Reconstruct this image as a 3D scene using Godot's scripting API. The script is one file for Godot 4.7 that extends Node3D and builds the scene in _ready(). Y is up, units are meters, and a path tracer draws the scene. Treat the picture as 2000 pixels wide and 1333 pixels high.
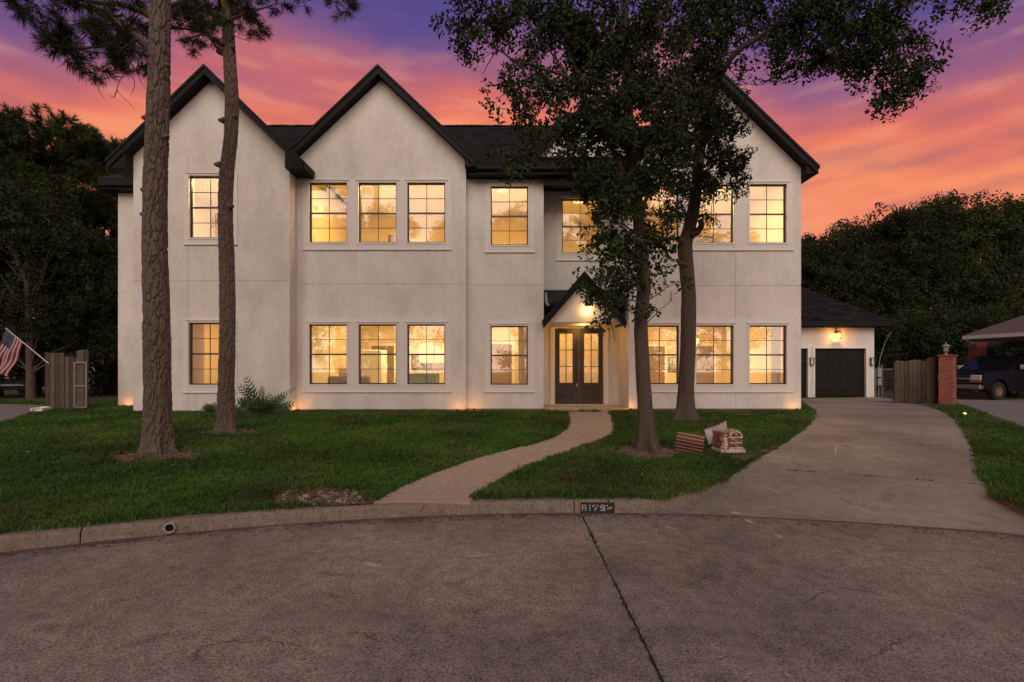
extends Node3D
# A white stucco house at dusk at the head of a cul-de-sac. Units are metres, y is up; the viewer stands in the street at the origin.

const CURB_CENTRE := Vector2(0.8, 6.1)
const CURB_RADIUS := 12.0
const EYE := 1.65

var M := {}
var taken := {}


func _ready() -> void:
	var cam := Camera3D.new()
	cam.name = "camera"
	add_child(cam)
	cam.position = Vector3(0, EYE, 0)
	cam.set_frustum(0.1333, Vector2(0, 0.00585), 0.1, 600.0)
	cam.current = true

	var env := Environment.new()
	env.background_mode = Environment.BG_SKY
	env.sky = Sky.new()
	env.sky.sky_material = dusk_sky()
	env.tonemap_mode = Environment.TONE_MAPPER_LINEAR
	env.tonemap_exposure = 1.0
	env.sdfgi_enabled = true
	env.ssao_enabled = true
	env.ssil_enabled = true
	var world := WorldEnvironment.new()
	world.name = "world_environment"
	world.environment = env
	add_child(world)

	var sun := DirectionalLight3D.new()
	sun.name = "sun"
	sun.light_color = Color(1.0, 0.96, 0.875)
	sun.light_energy = 0.88
	sun.light_angular_distance = 75.0
	sun.shadow_enabled = true
	add_child(sun)
	sun.look_at_from_position(Vector3(8, 20, 30), Vector3(8, 20, 30) + Vector3(-0.06, -0.50, -1.0))

	make_materials()
	build_ground()
	build_house()
	build_garage()
	build_right_neighbour()
	build_left_neighbour()
	build_pines()
	build_oaks()
	build_background_trees()
	build_trees_across_street()
	build_lawn_things()
	build_grass()


# ---------------------------------------------------------------- helpers

class Geo:
	var v := PackedVector3Array()
	var n := PackedVector3Array()
	var c := PackedColorArray()
	var uv := PackedVector2Array()
	var ix := PackedInt32Array()
	var tint := Color(1, 1, 1)
	var tinted := false

	# corners run counter-clockwise seen from outside
	func tri(a: Vector3, b: Vector3, d: Vector3) -> void:
		var nn := (b - a).cross(d - a).normalized()
		var k := v.size()
		v.append_array([a, b, d])
		n.append_array([nn, nn, nn])
		c.append_array([tint, tint, tint])
		ix.append_array([k, k + 2, k + 1])

	func quad(a: Vector3, b: Vector3, d: Vector3, e: Vector3) -> void:
		var nn := (b - a).cross(d - a)
		if nn.length_squared() < 1e-14:
			nn = (d - a).cross(e - a)
		nn = nn.normalized()
		var k := v.size()
		v.append_array([a, b, d, e])
		n.append_array([nn, nn, nn, nn])
		c.append_array([tint, tint, tint, tint])
		ix.append_array([k, k + 2, k + 1, k, k + 3, k + 2])

	func quad_uv(a: Vector3, b: Vector3, d: Vector3, e: Vector3) -> void:
		while uv.size() < v.size():
			uv.append(Vector2.ZERO)
		quad(a, b, d, e)
		uv.append_array([Vector2(0, 1), Vector2(1, 1), Vector2(1, 0), Vector2(0, 0)])

	func box(lo: Vector3, hi: Vector3, t := Transform3D.IDENTITY) -> void:
		var p := []
		for i in 8:
			p.append(t * Vector3(hi.x if i & 1 else lo.x, hi.y if i & 2 else lo.y, hi.z if i & 4 else lo.z))
		quad(p[4], p[5], p[7], p[6])
		quad(p[1], p[0], p[2], p[3])
		quad(p[5], p[1], p[3], p[7])
		quad(p[0], p[4], p[6], p[2])
		quad(p[6], p[7], p[3], p[2])
		quad(p[0], p[1], p[5], p[4])

	# a box with chamfered edges
	func cbox(lo: Vector3, hi: Vector3, b: float, t := Transform3D.IDENTITY) -> void:
		var mid := (lo + hi) * 0.5
		var h := (hi - lo) * 0.5
		b = minf(b, minf(h.x, minf(h.y, h.z)) * 0.9)
		var f := func(x: float, y: float, z: float) -> Vector3: return t * (mid + Vector3(x, y, z))
		var a := h - Vector3(b, b, b)
		for s in [-1.0, 1.0]:
			var q := [f.call(s * h.x, -a.y, -a.z), f.call(s * h.x, a.y, -a.z), f.call(s * h.x, a.y, a.z), f.call(s * h.x, -a.y, a.z)]
			if s > 0: quad(q[0], q[1], q[2], q[3])
			else: quad(q[3], q[2], q[1], q[0])
			q = [f.call(-a.x, s * h.y, -a.z), f.call(-a.x, s * h.y, a.z), f.call(a.x, s * h.y, a.z), f.call(a.x, s * h.y, -a.z)]
			if s > 0: quad(q[0], q[1], q[2], q[3])
			else: quad(q[3], q[2], q[1], q[0])
			q = [f.call(-a.x, -a.y, s * h.z), f.call(a.x, -a.y, s * h.z), f.call(a.x, a.y, s * h.z), f.call(-a.x, a.y, s * h.z)]
			if s > 0: quad(q[0], q[1], q[2], q[3])
			else: quad(q[3], q[2], q[1], q[0])
		for i in [-1.0, 1.0]:
			for j in [-1.0, 1.0]:
				var q := [f.call(i * h.x, j * a.y, -a.z), f.call(i * a.x, j * h.y, -a.z), f.call(i * a.x, j * h.y, a.z), f.call(i * h.x, j * a.y, a.z)]
				if i * j > 0: quad(q[0], q[1], q[2], q[3])
				else: quad(q[3], q[2], q[1], q[0])
				q = [f.call(-a.x, i * a.y, j * h.z), f.call(a.x, i * a.y, j * h.z), f.call(a.x, i * h.y, j * a.z), f.call(-a.x, i * h.y, j * a.z)]
				if i * j > 0: quad(q[0], q[1], q[2], q[3])
				else: quad(q[3], q[2], q[1], q[0])
				q = [f.call(i * h.x, -a.y, j * a.z), f.call(i * h.x, a.y, j * a.z), f.call(i * a.x, a.y, j * h.z), f.call(i * a.x, -a.y, j * h.z)]
				if i * j > 0: quad(q[0], q[1], q[2], q[3])
				else: quad(q[3], q[2], q[1], q[0])
				for k in [-1.0, 1.0]:
					var x: Vector3 = f.call(i * h.x, j * a.y, k * a.z)
					var y: Vector3 = f.call(i * a.x, j * h.y, k * a.z)
					var z: Vector3 = f.call(i * a.x, j * a.y, k * h.z)
					if i * j * k > 0: tri(x, y, z)
					else: tri(z, y, x)

	# a polygon in x, y (counter-clockwise seen from +z), drawn out from z = zf (front, nearer +z) to zb
	func prism(poly: PackedVector2Array, zf: float, zb: float, t := Transform3D.IDENTITY) -> void:
		var tr := Geometry2D.triangulate_polygon(poly)
		for i in range(0, tr.size(), 3):
			var a := poly[tr[i]]
			var b := poly[tr[i + 1]]
			var d := poly[tr[i + 2]]
			if (b - a).cross(d - a) < 0.0:
				var w := b
				b = d
				d = w
			tri(t * Vector3(a.x, a.y, zf), t * Vector3(b.x, b.y, zf), t * Vector3(d.x, d.y, zf))
			tri(t * Vector3(d.x, d.y, zb), t * Vector3(b.x, b.y, zb), t * Vector3(a.x, a.y, zb))
		for i in poly.size():
			var a := poly[i]
			var b := poly[(i + 1) % poly.size()]
			quad(t * Vector3(a.x, a.y, zb), t * Vector3(b.x, b.y, zb), t * Vector3(b.x, b.y, zf), t * Vector3(a.x, a.y, zf))

	# a round bar through points, smooth
	func tube(pts: Array, radii: Array, sides := 8, capped := true) -> void:
		var k0 := v.size()
		var side := Vector3.ZERO
		var m := pts.size()
		for i in m:
			var d: Vector3 = (pts[mini(i + 1, m - 1)] - pts[maxi(i - 1, 0)]).normalized()
			if side == Vector3.ZERO:
				side = d.cross(Vector3.UP if absf(d.y) < 0.9 else Vector3.RIGHT).normalized()
			side = (side - d * side.dot(d)).normalized()
			var up := d.cross(side)
			var r: float = radii[mini(i, radii.size() - 1)]
			for s in sides:
				var a := TAU * s / sides
				var nn := side * cos(a) + up * sin(a)
				v.append(pts[i] + nn * r)
				n.append(nn)
				c.append(tint)
		for i in m - 1:
			for s in sides:
				var a := k0 + i * sides + s
				var b := k0 + i * sides + (s + 1) % sides
				ix.append_array([a, a + sides, b, b, a + sides, b + sides])
		if capped:
			for e in [0, m - 1]:
				var d: Vector3 = (pts[1] - pts[0]).normalized() * -1.0 if e == 0 else (pts[m - 1] - pts[m - 2]).normalized()
				var k := v.size()
				v.append(pts[e])
				n.append(d)
				c.append(tint)
				for s in sides:
					v.append(v[k0 + e * sides + s])
					n.append(d)
					c.append(tint)
				for s in sides:
					if e == 0: ix.append_array([k, k + 1 + s, k + 1 + (s + 1) % sides])
					else: ix.append_array([k, k + 1 + (s + 1) % sides, k + 1 + s])

	# a profile of (radius, height) turned about y
	func lathe(prof: Array, sides := 16, t := Transform3D.IDENTITY) -> void:
		for i in prof.size() - 1:
			var a: Vector2 = prof[i]
			var b: Vector2 = prof[i + 1]
			var nn2 := Vector2(b.y - a.y, a.x - b.x).normalized()
			var k := v.size()
			for s in sides + 1:
				var w := TAU * s / sides
				var dir := Vector3(cos(w), 0, -sin(w))
				var nn := (t.basis * (dir * nn2.x + Vector3.UP * nn2.y)).normalized()
				v.append(t * (dir * a.x + Vector3.UP * a.y))
				v.append(t * (dir * b.x + Vector3.UP * b.y))
				n.append_array([nn, nn])
				c.append_array([tint, tint])
			for s in sides:
				var p := k + s * 2
				ix.append_array([p, p + 1, p + 2, p + 2, p + 1, p + 3])

	# a rectangle in x, y with rectangular holes (Rect2), from zf back to zb
	func holed(x0: float, x1: float, y0: float, y1: float, zf: float, zb: float, holes: Array) -> void:
		var xs := [x0, x1]
		var ys := [y0, y1]
		for h in holes:
			for q in [h.position.x, h.end.x]:
				if q > x0 + 1e-4 and q < x1 - 1e-4 and not xs.any(func(w): return absf(w - q) < 1e-5): xs.append(q)
			for q in [h.position.y, h.end.y]:
				if q > y0 + 1e-4 and q < y1 - 1e-4 and not ys.any(func(w): return absf(w - q) < 1e-5): ys.append(q)
		xs.sort()
		ys.sort()
		var full := func(i: int, j: int) -> bool:
			if i < 0 or j < 0 or i >= xs.size() - 1 or j >= ys.size() - 1: return false
			var p := Vector2((xs[i] + xs[i + 1]) * 0.5, (ys[j] + ys[j + 1]) * 0.5)
			for h in holes:
				if h.has_point(p): return false
			return true
		for i in xs.size() - 1:
			for j in ys.size() - 1:
				if not full.call(i, j): continue
				var a: float = xs[i]
				var b: float = xs[i + 1]
				var e: float = ys[j]
				var g: float = ys[j + 1]
				quad(Vector3(a, e, zf), Vector3(b, e, zf), Vector3(b, g, zf), Vector3(a, g, zf))
				quad(Vector3(b, e, zb), Vector3(a, e, zb), Vector3(a, g, zb), Vector3(b, g, zb))
				if not full.call(i - 1, j): quad(Vector3(a, e, zb), Vector3(a, e, zf), Vector3(a, g, zf), Vector3(a, g, zb))
				if not full.call(i + 1, j): quad(Vector3(b, e, zf), Vector3(b, e, zb), Vector3(b, g, zb), Vector3(b, g, zf))
				if not full.call(i, j - 1): quad(Vector3(a, e, zb), Vector3(b, e, zb), Vector3(b, e, zf), Vector3(a, e, zf))
				if not full.call(i, j + 1): quad(Vector3(a, g, zf), Vector3(b, g, zf), Vector3(b, g, zb), Vector3(a, g, zb))

	func mesh() -> ArrayMesh:
		var a := []
		a.resize(Mesh.ARRAY_MAX)
		a[Mesh.ARRAY_VERTEX] = v
		a[Mesh.ARRAY_NORMAL] = n
		if tinted: a[Mesh.ARRAY_COLOR] = c
		if uv.size():
			while uv.size() < v.size():
				uv.append(Vector2.ZERO)
			a[Mesh.ARRAY_TEX_UV] = uv
		a[Mesh.ARRAY_INDEX] = ix
		var m := ArrayMesh.new()
		m.add_surface_from_arrays(Mesh.PRIMITIVE_TRIANGLES, a)
		return m


func numbered(called: String) -> String:
	if not taken.has(called):
		taken[called] = 0
		return called
	taken[called] += 1
	return "%s_%03d" % [called, taken[called]]


func tag(o: Node, label: String, category: String, group := "", kind := "") -> Node:
	if label: o.set_meta("label", label)
	if category: o.set_meta("category", category)
	if group: o.set_meta("group", group)
	if kind: o.set_meta("kind", kind)
	return o


# a Node3D at a thing's base whose children are its parts
func thing(called: String, label: String, category: String, at := Vector3.ZERO, turn := 0.0, group := "") -> Node3D:
	var o := Node3D.new()
	o.name = numbered(called)
	add_child(o)
	o.position = at
	o.rotation.y = turn
	tag(o, label, category, group)
	return o


func origin_of(o: Node) -> Vector3:
	var p := Vector3.ZERO
	while o is Node3D and o != self:
		p += o.position
		o = o.get_parent()
	return p


# one named mesh; a shape in world coordinates is moved to its own base, a local one stays as it is
func obj(called: String, g: Geo, m: Material, parent: Node = null, local := false) -> MeshInstance3D:
	var o := MeshInstance3D.new()
	if not local:
		var box := AABB(g.v[0], Vector3.ZERO)
		for p in g.v:
			box = box.expand(p)
		var base := Vector3(box.get_center().x, box.position.y, box.get_center().z)
		for i in g.v.size():
			g.v[i] -= base
		o.position = base - (origin_of(parent) if parent else Vector3.ZERO)
	o.mesh = g.mesh()
	o.material_override = m
	if parent:
		o.name = called
		parent.add_child(o, true)
	else:
		o.name = numbered(called)
		add_child(o)
	return o


func struct(called: String, g: Geo, m: Material, parent: Node = null) -> MeshInstance3D:
	var o := obj(called, g, m, parent)
	o.set_meta("kind", "structure")
	return o


func dup(o: Node3D, at: Vector3, label := "", turn := 0.0) -> Node3D:
	var r: Node3D = o.duplicate()
	r.name = numbered(String(o.name).rstrip("0123456789").rstrip("_"))
	add_child(r)
	r.position = at
	r.rotation.y = turn
	if label: r.set_meta("label", label)
	return r


func scatter(called: String, m: Mesh, mat: Material, where: Array, tints: Array, parent: Node) -> MultiMeshInstance3D:
	var mm := MultiMesh.new()
	mm.transform_format = MultiMesh.TRANSFORM_3D
	mm.use_colors = true
	mm.mesh = m
	mm.instance_count = where.size()
	for i in where.size():
		mm.set_instance_transform(i, where[i])
		mm.set_instance_color(i, tints[i])
	var o := MultiMeshInstance3D.new()
	o.multimesh = mm
	o.material_override = mat
	o.name = called
	parent.add_child(o, true)
	return o


func omni(parent: Node, at: Vector3, color: Color, energy: float, size := 0.05) -> OmniLight3D:
	var l := OmniLight3D.new()
	l.name = "light"
	l.light_color = color
	l.light_energy = energy
	l.light_size = size
	l.omni_range = 25.0
	l.omni_attenuation = 2.0
	l.shadow_enabled = true
	parent.add_child(l, true)
	l.position = at
	return l


func lin(r: float, g: float, b: float) -> Color:
	return Color(r, g, b).linear_to_srgb()


func ramp(a: float, b: float, t: float) -> float:
	return smoothstep(a, b, t)


# ---- heights of the place

func curb_distance(x: float, z: float) -> float:
	return Vector2(x, z).distance_to(CURB_CENTRE) - CURB_RADIUS


func lawn_height(x: float, z: float) -> float:
	var d := curb_distance(x, z)
	return 0.0 if d < 0.0 else 0.15 + 0.27 * smoothstep(0.2, 9.5, d)


func drive_height(x: float, z: float) -> float:
	var d := curb_distance(x, z)
	return 0.0 if d < 0.0 else lerpf(0.012, lawn_height(x, z) + 0.02, smoothstep(0.0, 1.9, d))


# ---- textures

func noise(freq: float, octaves := 4, kind := FastNoiseLite.TYPE_SIMPLEX_SMOOTH, seed_ := 1) -> FastNoiseLite:
	var f := FastNoiseLite.new()
	f.noise_type = kind
	f.seed = seed_
	f.frequency = freq
	f.fractal_type = FastNoiseLite.FRACTAL_FBM if octaves > 1 else FastNoiseLite.FRACTAL_NONE
	f.fractal_octaves = octaves
	return f


func tile(f: FastNoiseLite, size: int) -> PackedByteArray:
	var im := f.get_seamless_image(size, size, false, false, 0.15, true)
	im.convert(Image.FORMAT_L8)
	return im.get_data()


# layers: [bytes, strength]; colour moves by strength about the base; marks: [bytes, threshold, softness, colour]
func paint(size: int, base: Color, layers: Array, marks: Array) -> ImageTexture:
	var out := PackedByteArray()
	out.resize(size * size * 3)
	var lut := PackedByteArray()
	lut.resize(4096)
	for i in 4096:
		var s := Color(i / 4095.0, 0, 0).linear_to_srgb()
		lut[i] = int(round(clampf(s.r, 0, 1) * 255))
	for i in size * size:
		var k := 1.0
		for l in layers:
			k += l[1] * (l[0][i] / 127.5 - 1.0)
		var r := base.r * k
		var g := base.g * k
		var b := base.b * k
		for m in marks:
			var w := smoothstep(m[1], m[1] + m[2], m[0][i] / 255.0)
			if w > 0.0:
				var cc: Color = m[3]
				w *= cc.a
				r = lerpf(r, cc.r, w)
				g = lerpf(g, cc.g, w)
				b = lerpf(b, cc.b, w)
		out[i * 3] = lut[clampi(int(r * 4095), 0, 4095)]
		out[i * 3 + 1] = lut[clampi(int(g * 4095), 0, 4095)]
		out[i * 3 + 2] = lut[clampi(int(b * 4095), 0, 4095)]
	return ImageTexture.create_from_image(Image.create_from_data(size, size, false, Image.FORMAT_RGB8, out))


func grey(bytes: PackedByteArray, size: int) -> ImageTexture:
	return ImageTexture.create_from_image(Image.create_from_data(size, size, false, Image.FORMAT_L8, bytes))


func plain(r: float, g: float, b: float, rough := 0.8, metal := 0.0) -> StandardMaterial3D:
	var m := StandardMaterial3D.new()
	m.albedo_color = lin(r, g, b)
	m.roughness = rough
	m.metallic = metal
	return m


func textured(tex: Texture2D, per_metre: float, rough := 0.85, height: Texture2D = null, depth_cm := 0.0, in_world := true) -> StandardMaterial3D:
	var m := StandardMaterial3D.new()
	m.albedo_texture = tex
	m.roughness = rough
	m.uv1_triplanar = true
	m.uv1_world_triplanar = in_world
	m.uv1_scale = Vector3.ONE * per_metre
	if height:
		m.heightmap_enabled = true
		m.heightmap_texture = height
		m.heightmap_scale = depth_cm
	return m


func broad(m: StandardMaterial3D, tex: Texture2D, per_metre: float) -> void:
	m.detail_enabled = true
	m.detail_blend_mode = BaseMaterial3D.BLEND_MODE_MUL
	m.detail_albedo = tex
	m.detail_uv_layer = BaseMaterial3D.DETAIL_UV_2
	m.uv2_triplanar = true
	m.uv2_world_triplanar = true
	m.uv2_scale = Vector3.ONE * per_metre


# ---------------------------------------------------------------- sky and materials

func dusk_sky() -> PanoramaSkyMaterial:
	# bands of dusk colour by height, bent by slow noise, with thin streaks of cloud; the same all round
	var stops := [[-2.0, Color(0.90, 0.54, 0.43)], [10.0, Color(0.92, 0.55, 0.43)], [16.0, Color(0.95, 0.56, 0.43)], [20.0, Color(0.96, 0.56, 0.42)], [22.8, Color(0.97, 0.57, 0.41)], [24.4, Color(0.93, 0.50, 0.40)], [26.0, Color(0.85, 0.45, 0.42)], [27.6, Color(0.76, 0.42, 0.46)],
		[29.6, Color(0.62, 0.385, 0.51)], [32.2, Color(0.46, 0.335, 0.54)], [35.5, Color(0.35, 0.295, 0.55)], [45.0, Color(0.28, 0.26, 0.50)], [60.0, Color(0.22, 0.21, 0.37)], [91.0, Color(0.19, 0.19, 0.31)]]
	var w := 1536
	var h := 768
	var bend := noise(0.9, 3, FastNoiseLite.TYPE_SIMPLEX_SMOOTH, 21)
	var streak := noise(1.0, 5, FastNoiseLite.TYPE_SIMPLEX_SMOOTH, 5)
	var data := PackedByteArray()
	data.resize(w * h * 3)
	for j in h:
		var el := 90.0 - (j + 0.5) / h * 180.0
		for i in w:
			var k := (j * w + i) * 3
			if el < -2.0:
				data[k] = 120
				data[k + 1] = 82
				data[k + 2] = 74
				continue
			if el > 62.0 and (i & 7):
				data[k] = data[k - 3]
				data[k + 1] = data[k - 2]
				data[k + 2] = data[k - 1]
				continue
			var az := i * TAU / w
			var dir := Vector3(sin(az), 0, -cos(az))
			var b := bend.get_noise_3d(dir.x * 1.4 + 3.1, el * 0.02, dir.z * 1.4)
			var s := streak.get_noise_3d(dir.x * 2.2 + el * 0.015, el * 0.16, dir.z * 2.2)
			var round_ := absf(wrapf(az + 0.10, -PI, PI))
			var e := el - b * 4.0 - s * 3.4 * smoothstep(70.0, 40.0, el) + (7.2 if az > PI else 5.4) * smoothstep(0.28, 0.85, round_) - 3.0 * smoothstep(1.2, 2.4, round_) + (0.9 - 0.9 * smoothstep(2.4, 3.1, round_)) * (-1.0 if az > PI else 1.0) * smoothstep(1.2, 2.4, round_)
			var c: Color = stops[0][1]
			for q in stops.size() - 1:
				if e >= stops[q][0]:
					c = stops[q][1].lerp(stops[q + 1][1], clampf((e - stops[q][0]) / (stops[q + 1][0] - stops[q][0]), 0, 1))
			# grey-mauve cloud bars low in the glow
			var bar := smoothstep(0.0, 0.40, streak.get_noise_3d(dir.x * 1.3 + 9.0, el * 0.17 + 4.0, dir.z * 1.3)) * smoothstep(22.0, 14.0, el) * 0.7
			c = c.lerp(Color(0.66, 0.42, 0.45), bar)
			var wisp := streak.get_noise_3d(dir.x * 5.0 + el * 0.03, el * 0.5, dir.z * 5.0 + 7.0)
			var low := smoothstep(36.0, 26.0, el)
			c = c.lerp(Color(0.98, 0.68, 0.54), smoothstep(0.05, 0.45, wisp) * 0.32 * low)
			c = c.lerp(Color(0.60, 0.36, 0.44), smoothstep(0.05, 0.45, -wisp) * 0.26 * low)
			data[k] = int(clampf(c.r, 0, 1) * 255)
			data[k + 1] = int(clampf(c.g, 0, 1) * 255)
			data[k + 2] = int(clampf(c.b, 0, 1) * 255)
	var m := PanoramaSkyMaterial.new()
	m.panorama = ImageTexture.create_from_image(Image.create_from_data(w, h, false, Image.FORMAT_RGB8, data))
	return m


func make_materials() -> void:
	var fine := tile(noise(0.09, 3, FastNoiseLite.TYPE_SIMPLEX, 3), 1024)
	var mid := tile(noise(0.012, 5, FastNoiseLite.TYPE_SIMPLEX, 4), 1024)
	var coarse := tile(noise(0.004, 5, FastNoiseLite.TYPE_SIMPLEX_SMOOTH, 9), 1024)
	var grit := tile(noise(0.22, 2, FastNoiseLite.TYPE_VALUE, 12), 1024)
	var rid := noise(0.006, 5, FastNoiseLite.TYPE_SIMPLEX, 33)
	rid.fractal_type = FastNoiseLite.FRACTAL_RIDGED
	var veins := tile(rid, 1024)
	var rid2 := noise(0.055, 2, FastNoiseLite.TYPE_SIMPLEX, 35)
	rid2.fractal_type = FastNoiseLite.FRACTAL_RIDGED
	var worms := tile(rid2, 1024)
	var cellf := noise(0.07, 1, FastNoiseLite.TYPE_CELLULAR, 8)
	cellf.cellular_return_type = FastNoiseLite.RETURN_DISTANCE
	var pits := tile(cellf, 1024)

	var spots := paint(1024, Color(0.84, 0.84, 0.84), [[coarse, 0.36], [mid, 0.14]], [[mid, 0.72, 0.1, Color(0.56, 0.54, 0.53, 0.6)], [coarse, 0.74, 0.06, Color(0.98, 0.96, 0.95, 0.5)]])
	# street: brownish exposed concrete, pitted, stained, hair cracks
	var street_tex := paint(1024, Color(0.285, 0.23, 0.187), [[mid, 0.22], [fine, 0.50], [grit, 0.50]], [[pits, 0.78, 0.08, Color(0.085, 0.068, 0.06, 0.85)], [worms, 0.86, 0.06, Color(0.095, 0.075, 0.066, 0.75)], [veins, 0.925, 0.02, Color(0.06, 0.047, 0.043, 0.85)], [grit, 0.86, 0.06, Color(0.36, 0.30, 0.28, 0.7)]])
	M.street = textured(street_tex, 0.42, 0.85, grey(grit, 1024), 0.35)
	broad(M.street, spots, 0.11)
	var drive_tex := paint(1024, Color(0.31, 0.255, 0.212), [[mid, 0.20], [fine, 0.12], [grit, 0.10]], [[veins, 0.95, 0.02, Color(0.12, 0.09, 0.08, 0.6)], [mid, 0.70, 0.2, Color(0.20, 0.16, 0.14, 0.6)], [grit, 0.93, 0.04, Color(0.5, 0.42, 0.38, 0.8)]])
	M.drive = textured(drive_tex, 0.30, 0.85, grey(fine, 1024), 0.15)
	broad(M.drive, spots, 0.083)
	var curb_tex := paint(1024, Color(0.225, 0.175, 0.145), [[mid, 0.40], [fine, 0.25], [grit, 0.18]], [[mid, 0.60, 0.16, Color(0.09, 0.072, 0.06, 0.8)], [coarse, 0.72, 0.1, Color(0.38, 0.31, 0.27, 0.6)]])
	M.curb = textured(curb_tex, 0.8, 0.9, grey(mid, 1024), 0.4)
	M.grey_drive = textured(paint(1024, Color(0.20, 0.175, 0.17), [[mid, 0.25], [fine, 0.15]], []), 0.3, 0.85)
	M.path = textured(paint(1024, Color(0.36, 0.275, 0.22), [[mid, 0.20], [fine, 0.12]], [[mid, 0.72, 0.15, Color(0.24, 0.19, 0.16, 0.6)], [veins, 0.955, 0.02, Color(0.15, 0.12, 0.1, 0.5)], [grit, 0.92, 0.05, Color(0.5, 0.42, 0.34, 0.7)]]), 0.5, 0.85, grey(fine, 1024), 0.15)
	M.stain = textured(paint(512, Color(0.42, 0.33, 0.29), [[tile(noise(0.05, 3, FastNoiseLite.TYPE_SIMPLEX, 77), 512), 0.3]], []), 1.1, 0.9)
	M.soil = textured(paint(512, Color(0.10, 0.072, 0.052), [[tile(noise(0.06, 4, FastNoiseLite.TYPE_SIMPLEX, 78), 512), 0.6]], []), 0.9, 0.95, grey(tile(noise(0.08, 3, FastNoiseLite.TYPE_SIMPLEX, 79), 512), 512), 1.2)
	M.bare = textured(paint(512, Color(0.135, 0.088, 0.066), [[tile(noise(0.06, 4, FastNoiseLite.TYPE_SIMPLEX, 80), 512), 0.5]], []), 1.1, 0.95, grey(tile(noise(0.08, 3, FastNoiseLite.TYPE_SIMPLEX, 81), 512), 512), 1.0)
	M.turf = textured(paint(512, Color(0.045, 0.065, 0.02), [[tile(noise(0.05, 4, FastNoiseLite.TYPE_SIMPLEX, 82), 512), 0.5]], []), 0.7, 0.95, grey(tile(noise(0.1, 3, FastNoiseLite.TYPE_SIMPLEX, 83), 512), 512), 2.0)

	# stucco: off-white, lightly trowelled, a little weather on it
	var s_mid := tile(noise(0.01, 5, FastNoiseLite.TYPE_SIMPLEX, 41), 1024)
	M.stucco = textured(paint(1024, Color(0.70, 0.67, 0.635), [[s_mid, 0.06], [fine, 0.04]], [[s_mid, 0.70, 0.2, Color(0.62, 0.585, 0.55, 0.5)]]), 0.45, 0.9, grey(fine, 1024), 0.25)
	broad(M.stucco, paint(1024, Color(0.93, 0.93, 0.93), [[tile(noise(0.004, 4, FastNoiseLite.TYPE_SIMPLEX_SMOOTH, 90), 1024), 0.12], [s_mid, 0.05]], []), 0.16)
	M.stucco.uv2_scale = Vector3(0.24, 0.10, 0.24)
	M.trim = plain(0.70, 0.67, 0.635, 0.75)
	M.interior = plain(0.76, 0.60, 0.36, 0.9)
	M.ceiling = plain(0.82, 0.74, 0.58, 0.9)
	M.inside_white = plain(0.85, 0.80, 0.70, 0.6)
	M.wood_floor = plain(0.50, 0.36, 0.22, 0.5)
	M.teal = plain(0.16, 0.24, 0.22, 0.5)
	M.frame = plain(0.012, 0.012, 0.013, 0.45)
	M.rail = plain(0.06, 0.06, 0.065, 0.4)
	M.black_trim = plain(0.007, 0.007, 0.008, 0.6)
	M.black_trim.metallic_specular = 0.3
	var shingle := tile(noise(0.05, 3, FastNoiseLite.TYPE_VALUE, 51), 512)
	M.shingle = textured(paint(512, Color(0.011, 0.011, 0.012), [[shingle, 0.55], [tile(noise(0.2, 2, FastNoiseLite.TYPE_VALUE, 52), 512), 0.35]], []), 0.45, 0.95, grey(shingle, 512), 1.0)
	M.shingle.uv1_scale = Vector3(0.35, 1.2, 1.2)
	M.shingle_tab = StandardMaterial3D.new()
	M.shingle_tab.vertex_color_use_as_albedo = true
	M.shingle_tab.roughness = 0.95
	M.shingle_tab.metallic_specular = 0.3
	M.brown_shingle = textured(paint(512, Color(0.12, 0.085, 0.075), [[shingle, 0.6]], []), 0.5, 0.95, grey(shingle, 512), 1.0)
	M.brown_shingle.uv1_scale = Vector3(0.6, 1.4, 1.4)
	M.door_wood = plain(0.030, 0.019, 0.012, 0.42)
	M.garage_panel = plain(0.007, 0.007, 0.007, 0.55)
	M.garage_panel.metallic_specular = 0.3
	M.nickel = plain(0.55, 0.53, 0.50, 0.3, 1.0)
	M.bronze = plain(0.06, 0.05, 0.04, 0.45, 0.6)
	M.pale_metal = plain(0.55, 0.53, 0.51, 0.5)
	M.grey_metal = plain(0.22, 0.24, 0.24, 0.5)
	M.glass = StandardMaterial3D.new()
	M.glass.transparency = BaseMaterial3D.TRANSPARENCY_ALPHA
	M.glass.albedo_color = Color(0.9, 0.95, 0.95, 0.03)
	M.glass.roughness = 0.02
	M.glass.metallic_specular = 0.6
	M.door_glass = M.glass.duplicate()
	M.door_glass.albedo_color = Color(0.9, 0.85, 0.75, 0.35)
	M.dark_glass = plain(0.006, 0.007, 0.008, 0.05)
	M.dark_glass.metallic_specular = 0.8
	for e in [["glow_ceiling", Color(1.0, 0.80, 0.52), 1.3], ["glow_bulb", Color(1.0, 0.78, 0.42), 3.0], ["glow_small", Color(1.0, 0.70, 0.30), 6.0]]:
		var m := StandardMaterial3D.new()
		m.albedo_color = Color(0.9, 0.85, 0.75)
		m.emission_enabled = true
		m.emission = e[1]
		m.emission_energy_multiplier = e[2]
		M[e[0]] = m

	# brick and weathered wood
	M.brick = []
	for k in 4:
		var base: Color = [Color(0.30, 0.075, 0.045), Color(0.25, 0.06, 0.04), Color(0.34, 0.10, 0.06), Color(0.27, 0.085, 0.055)][k]
		M.brick.append(textured(paint(128, base, [[tile(noise(0.12, 3, FastNoiseLite.TYPE_SIMPLEX, 60 + k), 128), 0.35]], []), 3.0, 0.9))
	M.mortar = plain(0.30, 0.22, 0.19, 0.95)
	M.base_brick = plain(0.20, 0.12, 0.09, 0.9)
	var grain := PackedByteArray()
	grain.resize(256 * 256)
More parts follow.
